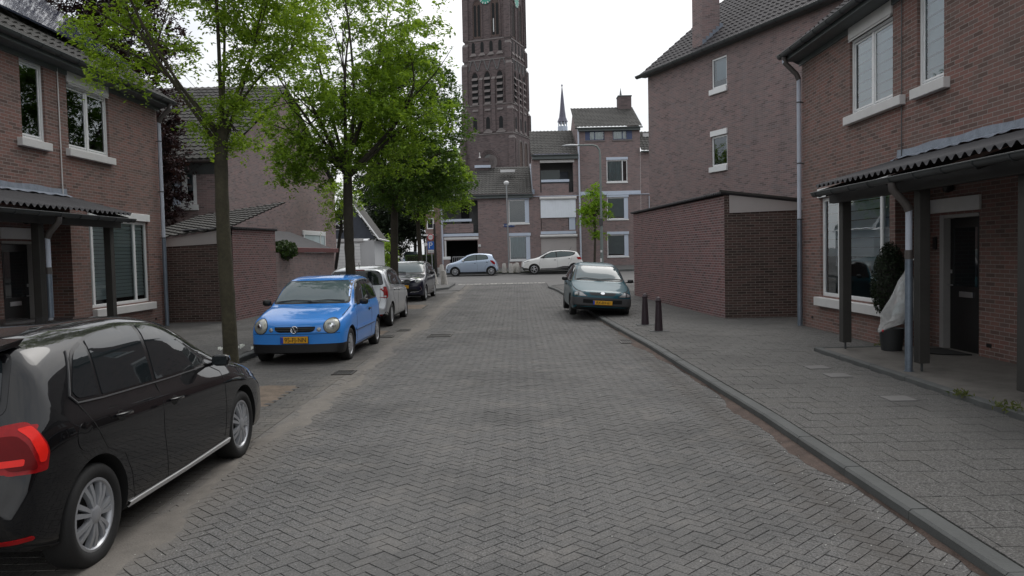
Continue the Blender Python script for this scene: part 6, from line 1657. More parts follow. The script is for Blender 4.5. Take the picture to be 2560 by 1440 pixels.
# ---------------------------------------------------------------- ice-blue small hatchback, side on
S = dict(L=3.475, W=1.615, wr=.288, wheels=(.66, 3.0), paint='paint_iceblue',
    top=[(0, .52), (.03, .66), (.10, .76), (.3, .85), (.6, .93), (.82, 1.0), (1.15, 1.2), (1.5, 1.37), (1.85, 1.44), (2.2, 1.46), (2.7, 1.43), (3.0, 1.38), (3.10, 1.33), (3.2, 1.12), (3.32, .98), (3.40, .8), (3.475, .52)],
    bot=[(0, .26), (.05, .2), (.3, .19), (3.1, .20), (3.4, .26), (3.475, .36)],
    plan=[(0, .62), (.05, .70), (.15, .75), (.5, .80), (3, .8075), (3.3, .77), (3.475, .68)],
    belt=[(0, .48), (.1, .66), (.5, .80), (1.1, .90), (2, .95), (2.8, 1.0), (3.2, 1.0), (3.35, .85), (3.475, .48)],
    pexp=[(0, 3), (.7, 3.4), (1.1, 5), (1.7, 6), (3, 6), (3.475, 3)], tumble=[(0, .05), (.8, .1), (1.3, .18), (3, .2), (3.475, .06)], bow=.18, bowr=.10)
xL = at(1113, 690, 50.6).x
p = Car(S, (xL, 51.2, g(51)), 0, 'pale ice-blue small hatchback parked side-on across the junction, nose to the left', 'car', group=CARG)
p.wheelset('blades', .19, .17)
out = roundp([(1.05, .95), (1.5, 1.27), (1.85, 1.37), (2.3, 1.385), (2.7, 1.35), (2.82, 1.2), (2.82, 1.06), (2.0, 1.0)], .08)
p.sidewins(out, [roundp([(1.2, .985), (1.56, 1.26), (1.86, 1.34), (2.02, 1.345), (2.04, 1.01)], .03), roundp([(2.10, 1.015), (2.08, 1.35), (2.35, 1.355), (2.66, 1.33), (2.77, 1.19), (2.76, 1.08)], .04)], 'glass_green')
p.windscreen(1.03, 1.38, .62, .52, 'front'); p.windscreen(1.02, 1.32, .58, .5, 'rear', name='rear_window', mat='glass_dark')
p.seam([(1.0, .28), (.98, .7), (1.1, .94)]); p.seam([(2.07, .99), (2.12, .6), (2.1, .26)]); p.seam([(2.86, 1.0), (2.75, .75), (2.62, .6), (2.6, .28)]); p.handle(1.95, .84, 'paint_iceblue', .15); p.handle(2.72, .89, 'paint_iceblue', .15)
p.mirror(1.22, .92, 1.0, 'sign_white', .14, .17, .12)
p.both(lambda ax, sg: p.drape(roundp([(2.93, 1.0), (3.10, .98), (3.24, .86), (3.28, .74), (3.14, .74), (3.0, .88)], .03), ax, 'tail_light', 'tail_red', .008, .04))
p.both(lambda ax, sg: p.drape(roundp([(.13, .71), (.30, .80), (.40, .80), (.30, .73), (.16, .66)], .02), ax, 'headlight', 'lens_clear', .006, .03))
p.both(lambda ax, sg: p.drape(roundp([(.10, .50), (.16, .50), (.20, .36), (.14, .34)], .01), ax, 'fog_light', 'arch_black', .006, .03))
p.both(lambda ax, sg: p.ribbon([(.98, .25), (1.8, .235), (2.62, .25)], .03, ax, 'sill', 'plastic_black', .004))

# ---------------------------------------------------------------- white crossover with black roof
S = dict(L=4.12, W=1.78, wr=.325, wheels=(.83, 3.43), paint='paint_white',
    top=[(0, .62), (.03, .76), (.12, .86), (.4, .96), (.8, 1.04), (1.05, 1.10), (1.4, 1.29), (1.8, 1.47), (2.15, 1.54), (2.6, 1.56), (3.1, 1.53), (3.5, 1.46), (3.65, 1.40), (3.80, 1.2), (3.92, 1.05), (4.02, .85), (4.12, .6)],
    bot=[(0, .34), (.05, .26), (.3, .22), (3.6, .24), (4.0, .30), (4.12, .42)],
    plan=[(0, .66), (.05, .76), (.2, .83), (.6, .88), (1, .89), (3.4, .89), (3.8, .86), (4.0, .80), (4.12, .72)],
    belt=[(0, .55), (.1, .76), (.5, .90), (1.1, .98), (2, 1.03), (3, 1.10), (3.6, 1.16), (3.85, 1.05), (4.12, .56)],
    pexp=[(0, 3), (.8, 3.4), (1.2, 5), (1.8, 6), (3.5, 6), (4.12, 3)], tumble=[(0, .05), (.9, .1), (1.4, .18), (3.4, .2), (4.12, .06)], bow=.2, bowr=.12)
xL = at(1304, 690, 50.9).x
k = Car(S, (xL, 51.5, g(51)+.01), 0, 'white crossover with a black roof parked side-on across the junction, nose to the left', 'car', group=CARG)
k.wheelset('swirl', .225, .19, mat='steel')
out = roundp([(1.15, 1.03), (1.62, 1.30), (2.0, 1.44), (2.6, 1.475), (3.2, 1.44), (3.55, 1.36), (3.42, 1.21), (3.1, 1.13), (2.2, 1.06)], .08)
k.sidewins(out, [roundp([(1.45, 1.075), (1.72, 1.29), (2.02, 1.40), (2.22, 1.425), (2.26, 1.085)], .03), roundp([(2.33, 1.09), (2.30, 1.43), (2.7, 1.44), (3.1, 1.41), (3.42, 1.34), (3.32, 1.22), (3.05, 1.14)], .04)], 'glass_green')
k.drape(roundp([(2.0, -.58), (1.9, .0), (2.0, .58), (3.5, .56), (3.6, 0), (3.5, -.56)], .1), 'top', 'roof_panel', 'paint_black', .004, .1)
k.both(lambda ax, sg: k.ribbon([(1.25, 1.16), (1.75, 1.42), (2.1, 1.50), (2.7, 1.52), (3.2, 1.48), (3.6, 1.39)], .07, ax, 'roof_rail', 'paint_black', .006))
k.windscreen(1.13, 1.47, .68, .56, 'front'); k.windscreen(1.14, 1.40, .6, .5, 'rear', name='rear_window', mat='glass_dark')
k.seam([(1.2, .32), (1.18, .75), (1.3, 1.03)]); k.seam([(2.3, 1.06), (2.36, .6), (2.34, .34)]); k.seam([(3.3, 1.16), (3.22, .85), (3.05, .7), (3.0, .36)]); k.handle(2.18, .93, 'paint_white'); k.handle(3.1, 1.0, 'paint_white')
k.both(lambda ax, sg: k.drape(roundp([(1.2, .30), (3.05, .30), (3.1, .50), (2.7, .50), (2.2, .40), (1.25, .38)], .04), ax, 'sill_cladding', 'plastic_black', .008, .06))
k.both(lambda ax, sg: k.ribbon([(1.3, .345), (2.2, .36), (3.0, .42)], .02, ax, 'sill_trim', 'chrome', .014))
k.drape(roundp([(-.7, .30), (.7, .30), (.72, .48), (-.72, .48)], .03), 'front', 'lower_grille', 'plastic_black', .006, .07)
k.both(lambda ax, sg: k.drape(roundp([(.12, .30), (.48, .30), (.44, .40), (.10, .44)], .02), ax, 'lower_bumper', 'plastic_black', .006, .05))
k.both(lambda ax, sg: k.drape(roundp([(.16, .80), (.45, .90), (.58, .90), (.42, .82), (.2, .76)], .02), ax, 'headlight', 'lens_clear', .008, .03))
k.both(lambda ax, sg: k.drape(roundp([(3.58, 1.07), (3.80, 1.08), (3.95, 1.0), (3.90, .90), (3.66, .93)], .03), ax, 'tail_light', 'tail_red', .010, .04))
k.mirror(1.45, 1.02, 1.10, 'paint_black', .14, .18, .14)
q = MB(); q.tube([(3.2, 0, 1.52), (3.32, 0, 1.74)], .01, 5); q.build('aerial', M['plastic_black'], k.root, local=True)

# ---------------------------------------------------------------- distant cars at the far left
S = dict(S); S['paint'] = 'paint_white'
pt = at(990, 650, 84)
v1 = Car(S, (pt.x-.2, 84, .62), PI/2, 'white car far down the side street, left of another parked beside the hedge', 'car', group=CARG)
v1.wheelset('plain', .2, .19); v1.windscreen(1.13, 1.47, .68, .56, 'front', mat='glass_dark'); v1.drape(roundp([(-.7, .62), (.7, .62), (.7, .86), (-.7, .86)], .03), 'front', 'grille', 'arch_black', .006, .1)
S = dict(S); S['paint'] = 'paint_iceblue'
v2 = Car(S, (at(1028, 650, 80).x, 80, .62), PI/2+.15, 'pale blue car far down the side street, just above the hedge', 'car', group=CARG)
v2.wheelset('plain', .2, .19); v2.windscreen(1.13, 1.47, .68, .56, 'front', mat='glass_screen')
# ================================================================ trees
def leaf_mesh(name, C, Nn, L_, mat, parent, wr=.42, kind=None, curl=.2):
    """one rhombic, slightly folded blade per centre; C centres, Nn normals, L_ lengths"""
    n = len(C); rnd = RNG.normal(size=(n, 3)); t = rnd-(rnd*Nn).sum(1)[:, None]*Nn; t /= np.linalg.norm(t, axis=1)[:, None]; b = np.cross(Nn, t)
    L_ = L_[:, None]; V = np.empty((n, 4, 3))
    V[:, 0] = C-t*L_*.5; V[:, 2] = C+t*L_*.5-Nn*L_*curl*.5
    V[:, 1] = C+b*L_*wr*.5+Nn*L_*.08; V[:, 3] = C-b*L_*wr*.5+Nn*L_*.08
    off = np.array(root_of(parent).location) if parent is not None else np.zeros(3)
    V = V-off
    me = bpy.data.meshes.new(name); me.vertices.add(n*4); me.vertices.foreach_set('co', V.astype(np.float32).ravel())
    me.loops.add(n*4); me.loops.foreach_set('vertex_index', np.arange(n*4, dtype=np.int32)); me.polygons.add(n); me.polygons.foreach_set('loop_start', np.arange(n, dtype=np.int32)*4)
    me.update(calc_edges=True)
    a_ = me.attributes.new('rnd', 'FLOAT', 'FACE'); a_.data.foreach_set('value', np.clip(RNG.normal(.5, .25, n), 0, 1).astype(np.float32))
    me.materials.append(M[mat]); o = bpy.data.objects.new(name, me); COL.objects.link(o); o.parent = parent
    if kind: o['kind'] = kind
    return o

def curve_pts(a, b, n, sag=0., wob=.05, up=0.):
    a, b = Vector(a), Vector(b); L_ = (b-a).length; out = []
    o1 = Vector(RNG.normal(size=3))*wob*L_; 
    for i in range(n+1):
        t = i/n; p = a.lerp(b, t); s_ = math.sin(t*PI); out.append(p+o1*s_+Vector((0, 0, up*L_*s_-sag*L_*t*t)))
    return out

def tree(name, label, base, th, tr, fork, limbs, crown, nclump, lpc, leaf, mat, bark, group=None, cat='tree', csize=.42, lean=None, shell=.35, gaps=.0, holes=(), clump_flat=.45, limb_r=.45, twigs=True, seedling=0, extra=()):
    """limbs = end points; crown = list of ellipsoids (cx, cy, cz, rx, ry, rz, weight)"""
    global RNG
    RNG = np.random.default_rng(seedling+11)
    root = thing(name, base, label, cat, 0, group)
    base = Vector(base); fork = Vector(fork)
    mb = MB()
    P = [base+Vector((0, 0, -.05)), base+Vector((0, 0, .12)), base.lerp(fork, .15)+Vector((.0, 0, 0)), base.lerp(fork, .4)+Vector(RNG.normal(size=3))*.015, base.lerp(fork, .7)+Vector(RNG.normal(size=3))*.02, fork]
    # finer trunk with an uneven skin
    Q = []; R_ = []
    for i in range(25):
        t = i/24; p = base.lerp(fork, t)+Vector((math.sin(t*5+seedling)*.02, math.cos(t*4)*.02, 0)); Q.append(p); R_.append(tr*(1.0+.35*math.exp(-t*22)-.18*t)*(1+.035*math.sin(i*2.3)+.02*RNG.normal()))
    mb.tube(Q, R_, 12)
    nodes = []
    for e in limbs:
        e = Vector(e[:3]); c_ = curve_pts(fork-Vector((0, 0, RNG.uniform(0, .5))), e, 9, wob=.07, up=.06)
        r0 = tr*limb_r*RNG.uniform(.8, 1.1); mb.tube(c_, [r0*(1-.82*i/9) for i in range(10)], 7)
        for i in range(3, 10): nodes.append((c_[i], r0*(1-.82*i/9)))
        # side limbs
        for _ in range(4):
            i = int(RNG.integers(3, 8)); s_ = c_[i]; d = (e-fork); q = s_+Vector(RNG.normal(size=3))*d.length*.24+d*.22; q.z += .1*d.length
            cc = curve_pts(s_, q, 6, wob=.08); rr = r0*(1-.82*i/9)*.6; mb.tube(cc, [rr*(1-.8*j/6) for j in range(7)], 5)
            for j in range(2, 7): nodes.append((cc[j], rr*(1-.8*j/6)))
    W = np.array([c[6] for c in crown], float); W /= W.sum(); cl = []
    NP = np.array([tuple(n_[0]) for n_ in nodes])
    tries = 0
    while len(cl) < nclump and tries < nclump*20:
        tries += 1
        c = crown[RNG.choice(len(crown), p=W)]; d = RNG.normal(size=3); d /= np.linalg.norm(d); r = (shell+(1-shell)*RNG.random())**.5 if RNG.random() < .8 else RNG.random()**.5
        p = np.array(c[:3])+d*r*np.array(c[3:6])
        v = math.sin(p[0]*2.1+seedling)*math.sin(p[1]*1.9+1.3*seedling)*math.sin(p[2]*2.3+.7)
        if v > .45-gaps: continue
        if any(((p[0]-h[0])/h[3])**2+((p[1]-h[1])/h[3])**2+((p[2]-h[2])/h[3])**2 < 1 for h in holes): continue
        cl.append(p)
    cl = np.array(cl)
    if twigs:
        for p in cl:
            k = int(np.argmin(((NP-p)**2).sum(1)+RNG.random(len(NP))*.3)); s_, r_ = nodes[k]
            cc = curve_pts(s_, p, 3, wob=.08, up=.04); r1 = max(.004, min(r_*.5, .012)); mb.tube(cc, [r1, r1*.8, r1*.6, .003], 3, cap=False)
    for q0, q1, r_ in extra: mb.tube(curve_pts(q0, q1, 5, wob=.03), [r_*(1-.6*j/5) for j in range(6)], 6)
    mb.build('trunk', M[bark], root, smooth=60, uv=False, recalc=False)
    n = len(cl)*lpc
    base_c = np.repeat(cl, lpc, axis=0)
    sz = np.repeat(RNG.uniform(.6, 1.35, len(cl)), lpc)
    # sprays: leaves gather along a few drooping sprigs of each clump
    ns = 7; sd = RNG.normal(size=(len(cl), ns, 3)); sd[:, :, 2] *= clump_flat; sd /= np.linalg.norm(sd, axis=2)[:, :, None]
    pick = RNG.integers(0, ns, n); dirs = sd[np.repeat(np.arange(len(cl)), lpc), pick]; t = RNG.random(n)**.6
    C = base_c+dirs*(t*csize*sz)[:, None]+RNG.normal(size=(n, 3))*csize*.10; C[:, 2] -= (t**2)*csize*.30
    Nn = RNG.normal(size=(n, 3))*.55; Nn[:, 2] += 1; Nn /= np.linalg.norm(Nn, axis=1)[:, None]
    L_ = leaf*RNG.uniform(.6, 1.25, n)
    leaf_mesh('crown', C, Nn, L_, mat, root)
    return root
TG = 'street trees between the parking bays'
tree('street_tree', 'nearest street tree, mossy trunk beside the black car, sparse bright crown',
     (-3.83, 10.2, 0), 3.4, .100, (-3.80, 10.2, 3.55),
     [(-5.3, 10.0, 5.9), (-4.9, 9.5, 6.6), (-3.9, 10.0, 7.2), (-3.0, 10.5, 6.8), (-2.9, 9.8, 5.8), (-4.2, 11.3, 6.8), (-5.4, 10.4, 4.7), (-2.9, 10.4, 4.6)],
     [(-3.85, 10.2, 6.2, 1.6, 1.7, 1.5, 1.0), (-3.75, 10.2, 3.75, .42, .42, .75, .16), (-4.75, 10.2, 4.65, .82, .8, .60, .20), (-3.3, 10.3, 5.0, .85, .8, 1.0, .45)],
     350, 105, .070, 'leaf_bright', 'bark_moss', TG, csize=.30, shell=.2, gaps=.15, seedling=1, limb_r=.27, holes=((-4.35, 10.2, 5.15, .55),))
tree('street_tree', 'bright green street tree between the blue car and the silver hatchback',
     (-3.83, 18.0, 0), 3.6, .125, (-3.86, 18.0, 4.0),
     [(-5.6, 17.6, 6.4), (-4.9, 18.9, 7.6), (-3.9, 18.0, 8.6), (-2.9, 18.8, 7.8), (-2.3, 17.6, 6.3), (-1.9, 18.4, 5.2), (-3.4, 16.6, 6.6), (-4.6, 16.8, 5.6), (-5.9, 18.4, 5.0)],
     [(-3.85, 18, 6.6, 2.35, 2.3, 2.3, 1.0), (-4.1, 17.9, 4.9, 2.1, 1.9, .9, .45), (-2.5, 18.0, 5.4, 1.1, 1.2, 1.3, .25), (-4.8, 17.7, 4.0, .95, 1.0, .6, .16), (-3.0, 18.0, 4.1, 1.3, 1.2, .6, .14)],
     470, 80, .11, 'leaf_mid', 'bark', TG, csize=.36, shell=.2, gaps=.18, seedling=2)
tree('street_tree', 'darker street tree behind the silver hatchback, dense crown',
     (-4.1, 26.0, g(26)), 4, .14, (-4.05, 26.0, 3.9),
     [(-5.4, 26, 5.8), (-4.2, 27, 7.6), (-3.0, 26, 6.6), (-2.0, 25.6, 5.2), (-3.8, 24.9, 6.0), (-5.0, 26.6, 7.0)],
     [(-3.5, 26, 6.3, 2.0, 2.2, 2.5, 1.0), (-3.5, 26, 4.2, 1.9, 1.7, .8, .3)],
     400, 75, .14, 'leaf_dark', 'bark', TG, csize=.44, shell=.3, gaps=.0, seedling=3)
tree('street_tree', 'farthest street tree on the left, beside the white concrete posts, yellow-green crown',
     (-4.35, 35.5, g(35.5)), 4, .11, (-4.5, 35.5, 3.6),
     [(-5.6, 35.5, 5.6), (-4.6, 36, 7.2), (-3.2, 35.5, 6.0), (-2.4, 35.2, 4.8), (-4.0, 34.6, 5.2)],
     [(-3.9, 35.5, 5.4, 1.75, 2.0, 2.2, 1.0), (-2.75, 35.2, 4.9, .75, .9, 1.2, .32)],
     240, 75, .14, 'leaf_mid', 'bark', TG, csize=.42, shell=.25, gaps=.05, seedling=4)
# young tree by the lamp post
b_ = at(1487, 655, 54.0)
tree('young_tree', 'small young yellow-green tree beside the lamp post in front of the tallest house',
     (b_.x, 54.0, g(54)+.1), 3, .085, (b_.x+.05, 54, 4.6), [(b_.x-.7, 54, 5.2), (b_.x+.5, 54, 5.6), (b_.x, 54.2, 6.3), (b_.x+.8, 54, 4.9), (b_.x-.5, 53.8, 4.0)],
     [(b_.x-.05, 54, 5.3, .75, .75, 1.25, 1.0), (b_.x-.3, 54, 4.2, .95, .8, 1.0, .9), (b_.x+.55, 54, 4.6, .75, .7, .7, .5), (b_.x+.4, 54, 2.9, .6, .5, .35, .15)],
     125, 45, .17, 'leaf_yellow', 'bark', None, csize=.34, shell=.1, gaps=.05, seedling=5)
# copper beech in the garden
tree('copper_beech', 'dark purple-leaved tree rising behind the left house',
     (-13.0, 26.4, .1), 4, .2, (-13.0, 26.4, 3.2), [(-14, 26, 8), (-12, 26.5, 8), (-13, 27, 11), (-11.6, 26, 5.5), (-12.2, 25.6, 9.5)],
     [(-12.9, 26.4, 8.9, 1.8, 1.8, 3.3, 1.0), (-12.0, 26.2, 5.0, 1.0, 1.2, 2.2, .55), (-14.2, 26.4, 11.0, 2.0, 1.6, 2.0, .4)],
     520, 80, .15, 'leaf_purple', 'bark_dark', None, csize=.45, shell=.3, gaps=.03, seedling=6)
# dark mass of trees at the end of the side street: four trees
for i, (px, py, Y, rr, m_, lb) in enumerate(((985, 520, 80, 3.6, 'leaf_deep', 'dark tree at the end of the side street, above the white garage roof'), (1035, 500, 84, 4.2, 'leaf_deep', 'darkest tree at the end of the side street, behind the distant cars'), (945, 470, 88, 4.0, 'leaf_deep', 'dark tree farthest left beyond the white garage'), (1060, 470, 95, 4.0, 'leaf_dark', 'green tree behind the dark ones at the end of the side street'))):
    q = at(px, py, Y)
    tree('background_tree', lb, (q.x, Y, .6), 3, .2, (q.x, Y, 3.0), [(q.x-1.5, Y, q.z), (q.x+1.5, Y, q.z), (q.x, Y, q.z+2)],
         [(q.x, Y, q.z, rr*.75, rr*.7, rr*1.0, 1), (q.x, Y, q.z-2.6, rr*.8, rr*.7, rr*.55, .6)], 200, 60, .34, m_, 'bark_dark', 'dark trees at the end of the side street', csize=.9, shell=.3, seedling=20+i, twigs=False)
q = at(975, 618, 58)
tree('shrub', 'light green leafy shrub beside the white garage wall', (q.x, 58, .5), 1, .05, (q.x, 58, 1.2), [(q.x-.3, 58, 2.4), (q.x+.3, 58, 2.6)], [(q.x, 58, 2.0, .55, .7, 1.35, 1)], 70, 50, .16, 'leaf_bright', 'bark', None, 'shrub', csize=.35, seedling=30, twigs=False)
q = at(845, 640, 36.0)
tree('leaning_tree', 'thin dark leaning trunk with light leaves in front of the white garage', (q.x-.35, 36.0, g(36)), 3, .085, (q.x+.25, 36, 3.4), [(q.x+.2, 36, 4.6), (q.x-.4, 36, 4.3), (q.x+.7, 36, 4.4)], [(q.x+.2, 36, 4.4, .9, .8, .9, 1), (q.x-.1, 36, 3.3, .5, .5, .5, .3)], 60, 50, .13, 'leaf_bright', 'bark_dark', None, csize=.36, seedling=31)

def bush(name, label, c, r, n, leaf, mat, cat, box=False, trunkz=None, group=None):
    root = thing(name, (c[0], c[1], c[2]-r[2]), label, cat, 0, group)
    if box: P = RNG.uniform(-1, 1, (n, 3)); k = RNG.integers(0, 3, n); P[np.arange(n), k] = np.sign(P[np.arange(n), k])*RNG.uniform(.85, 1.05, n)
    else: P = RNG.normal(size=(n, 3)); P /= np.linalg.norm(P, axis=1)[:, None]; P *= (RNG.uniform(.75, 1.06, n)*(1+.12*np.sin(P[:, 0]*7)*np.sin(P[:, 2]*6+1)))[:, None]
    C = np.array(c)+P*np.array(r); Nn = P/np.linalg.norm(P, axis=1)[:, None]+RNG.normal(size=(n, 3))*.6; Nn /= np.linalg.norm(Nn, axis=1)[:, None]
    leaf_mesh('foliage', C, Nn, leaf*RNG.uniform(.6, 1.3, n), mat, root)
    # woody core
    mb = MB(); mb.lathe([(r[0]*.5, -r[2]*.9), (r[0]*.82, -r[2]*.3), (r[0]*.80, r[2]*.3), (r[0]*.4, r[2]*.85)], 10, fr=lambda x, y, z: (c[0]+x, c[1]+y*r[1]/r[0], c[2]+z)) if not box else mb.box((c[0]-r[0]*.9, c[1]-r[1]*.9, c[2]-r[2]), (c[0]+r[0]*.9, c[1]+r[1]*.9, c[2]+r[2]*.9))
    mb.build('inner_twigs', M['leaf_deep'] if False else M['bark_dark'], root, uv=False)
    return root
# hedge, in two lengths
q0, q1 = at(1016, 650, 62), at(1088, 650, 62)
bush('hedge', 'clipped dark green hedge in front of the distant cars', ((q0.x+q1.x)/2, 62, 1.15), ((q1.x-q0.x)/2, .5, .62), 5200, .11, 'leaf_hedge', 'hedge', box=True)
# ivy on the garage roof
q = at(716, 627, 25.5)
bush('ivy_bush', 'dark glossy ivy bush spilling over the garden wall', (-7.75, 25.75, 2.06), (.42, .85, .30), 2600, .11, 'leaf_hedge', 'plant')
# low plants at the garage front
q = at(850, 680, 36)
bush('grass_clump', 'tuft of pale green ornamental grass by the wall behind the silver car', (-7.3, 33.9, g(34)+.5), (.5, .5, .55), 900, .18, 'grass_leaf', 'plant')
# potted conifer beside the right front door
q = at(2245, 680, 12.3)
root = thing('potted_conifer', (5.98, 12.45, .148), 'dark rounded conifer in a black pot beside the right front door', 'potted plant')
def zp(py): return H+(610-py)*12.45/FOC
mb = MB(); mb.lathe([(.15, .15), (.18, .42), (.185, .50), (.165, .50), (.15, .46), (0, .46)], 18, fr=lambda x, y, z: (5.88+x, 12.3+y, z)); mb.build('pot', M['pot_dark'], root, smooth=40)
n = 5200; P = RNG.normal(size=(n, 3)); P /= np.linalg.norm(P, axis=1)[:, None]; cc = np.array([5.88, 12.35, 1.25]); rz = .60
C = cc+P*np.array([.25, .25, rz])*RNG.uniform(.80, 1.04, n)[:, None]; C[:, :2] = cc[:2]+(C[:, :2]-cc[:2])*(1.1-.25*(C[:, 2:3]-cc[2])/rz)
Nn = P+RNG.normal(size=(n, 3))*.5; Nn /= np.linalg.norm(Nn, axis=1)[:, None]; leaf_mesh('foliage', C, Nn, .045*RNG.uniform(.6, 1.3, n), 'leaf_deep', root)
mb = MB(); mb.tube([(5.88, 12.3, .46), (5.88, 12.34, .75)], .02, 6); mb.lathe([(.12, -.5), (.2, -.2), (.18, .25), (.05, .5)], 10, fr=lambda x, y, z: (5.88+x, 12.35+y, 1.22+z)); mb.build('stem', M['bark_dark'], root, smooth=50, uv=False)
# weeds along the wall foot and slab edge
def weeds(name, label, spots, sz, mat='grass_leaf'):
    C = []; 
    for (x, y, z, n, sp) in spots:
        C += [(x+RNG.normal()*sp, y+RNG.normal()*sp*2, z+abs(RNG.normal())*sz*.5) for _ in range(n)]
    C = np.array(C); n = len(C); Nn = RNG.normal(size=(n, 3)); Nn[:, 2] *= .4; Nn /= np.linalg.norm(Nn, axis=1)[:, None]
    o = leaf_mesh(name, C, Nn, sz*RNG.uniform(.5, 1.2, n), mat, None, wr=.25); tag(o, label, 'weeds', kind='stuff'); return o
weeds('weeds', 'thin green weeds along the right wall foot and porch edging', [(4.86, 7.75, .16, 60, .05), (4.95, 7.3, .17, 90, .12), (4.83, 8.5, .15, 70, .04), (6.12, 13.2, .11, 60, .06), (6.12, 14.6, .11, 50, .05), (5.6, 7.4, .155, 50, .22)], .07)
weeds('weeds', 'small weeds at the foot of the concrete posts and kerbs across the junction', [(at(x, 688, 50).x, 52.45, g(52)+.12, 45, .12) for x in (1250, 1270, 1285, 1300, 1320)]+[(-4.9, 30+i*.8, .15+g(30), 25, .08) for i in range(6)], .10)
# ================================================================ street furniture
def sphere(mb, c, r, n=10): mb.lathe([(max(1e-3, r*math.sin(PI*k/n)), r*math.cos(PI*k/n)*-1) for k in range(n+1)], 14, fr=lambda x, y, z: (c[0]+x, c[1]+y, c[2]+z))
# two dark cast bollards
for i, (px, py, X, lb) in enumerate(((1613, 810, 2.96, 'dark ribbed iron bollard on the right pavement, the farther of the pair'), (1647, 828, 2.99, 'dark ribbed iron bollard on the right pavement, the nearer of the pair'))):
    Y = (17.85, 16.4)[i]; X = at(px, py, Y).x; z = g(Y)+PZ
    t_ = thing('bollard', (X, Y, z), lb, 'bollard', group='dark bollards by the shed')
    mb = MB(); n = 24; V = []
    for r_, h in ((.088, 0), (.086, .06), (.058, .62)):
        V += [((r_*(1-.06*(k % 2)))*math.cos(2*PI*k/n)+X, (r_*(1-.06*(k % 2)))*math.sin(2*PI*k/n)+Y, z+h) for k in range(n)]
    mb.add(V, [(j*n+k, j*n+(k+1) % n, (j+1)*n+(k+1) % n, (j+1)*n+k) for j in range(2) for k in range(n)]); mb.build('post', M['iron_post'], t_)
    mb = MB(); mb.lathe([(.058, .615), (.066, .625), (.066, .65), (.056, .66), (.048, .69), (.026, .715), (0, .72)], 20, fr=lambda x, y, zz: (X+x, Y+y, z+zz)); mb.build('cap', M['iron_post'], t_, smooth=40)
    mb = MB(); mb.box((X-.2, Y-.13, z-.01), (X+.2, Y+.13, z+.010)); o = mb.build('footing', M['kerb'], t_)
# whitewashed concrete posts
PG = 'white concrete posts round the junction'
for (px, py, Y, h, ln, lb) in ((1105, 693, 49.5, .72, 0, 'upright white concrete post by the P sign and the pale blue car'), (1088, 709, 39.2, .66, -.16, 'white concrete post leaning left at the left corner of the junction'), (1111, 713, 38.6, .70, -.05, 'white concrete post nearest the camera at the left corner of the junction'),
        (1261, 686, 52.3, .62, 0, 'white concrete post right behind the pale blue car'), (1278, 687, 52.0, .62, -.02, 'white concrete post between the two parked cars, second from the left of its row'), (1287, 685, 52.5, .58, .06, 'stubby worn white concrete post in the middle of the row'), (1296, 686, 52.2, .66, -.13, 'tilted white concrete post next to the white crossover')):
    X = at(px, py, Y).x; z = g(Y)+(.1 if Y > 48 else .09)
    t_ = thing('concrete_post', (X, Y, z), lb, 'bollard', group=PG)
    mb = MB(); n = 10
    V = []
    for r_, hh in ((.17, 0), (.165, .05), (.125, h*.92), (.10, h), (.0, h+.005)):
        V += [(X+r_*math.cos(2*PI*k/n)*(1+.05*math.sin(k*3+hh*9))+ln*hh, Y+r_*math.sin(2*PI*k/n), z+hh) for k in range(n)]
    mb.add(V, [(j*n+k, j*n+(k+1) % n, (j+1)*n+(k+1) % n, (j+1)*n+k) for j in range(4) for k in range(n)]); mb.build('post_body', M['worn_white'], t_, smooth=40)
# lamp post with a curved arm
YL = 53.0; bp_ = at(1505, 650, YL); X = bp_.x; zt_ = at(1500, 362, YL).z; xa_ = at(1440, 364, YL).x; xe_ = at(1405, 366, YL).x
lp = thing('street_lamp', (X, YL, .5), 'tall grey street lamp with a curved arm beside the young tree', 'street lamp')
Xt = at(1500, 380, YL).x
mb = MB(); mb.tube([(X, YL, .45), (X, YL, 3.2)], [.115, .10], 12); mb.tube([(X, YL, 3.2), (Xt, YL, zt_-.7), (Xt-.04, YL, zt_-.35), (Xt-.22, YL, zt_-.08), (Xt-.5, YL, zt_), (xa_, YL, zt_)], [.085, .065, .062, .058, .055, .05], 12); mb.build('pole', M['lamp_green'], lp, smooth=50)
mb = MB(); V = []; n = 10
for i in range(7):
    t_ = i/6; x = xa_+.15+(xe_-xa_-.15)*t_; w_ = .17*math.sin(PI*(.12+.80*t_))**.7; h_ = .11*math.sin(PI*(.15+.8*t_))**.6
    V += [(x, YL+w_*math.cos(2*PI*k/n), zt_-.02+h_*(math.sin(2*PI*k/n) if math.sin(2*PI*k/n) > 0 else .55*math.sin(2*PI*k/n))) for k in range(n)]
mb.add(V, [(j*n+k, j*n+(k+1) % n, (j+1)*n+(k+1) % n, (j+1)*n+k) for j in range(6) for k in range(n)]+[list(range(n)), [6*n+k for k in range(n)][::-1]]); mb.build('lamp_head', M['metal_grey'], lp, smooth=50)
mb = MB(); mb.bbox((X-.16, YL-.12, 3.5), (X+.10, YL+.02, 4.0), None, .02); mb.build('control_box', M['plastic_grey'], lp)
mb = MB(); mb.box((X-.13, YL-.125, 1.05), (X-.02, YL-.117, 1.3)); mb.box((X-.11, YL-.125, 1.7), (X+.02, YL-.117, 1.85)); mb.build('sticker', M['sign_white'], lp)
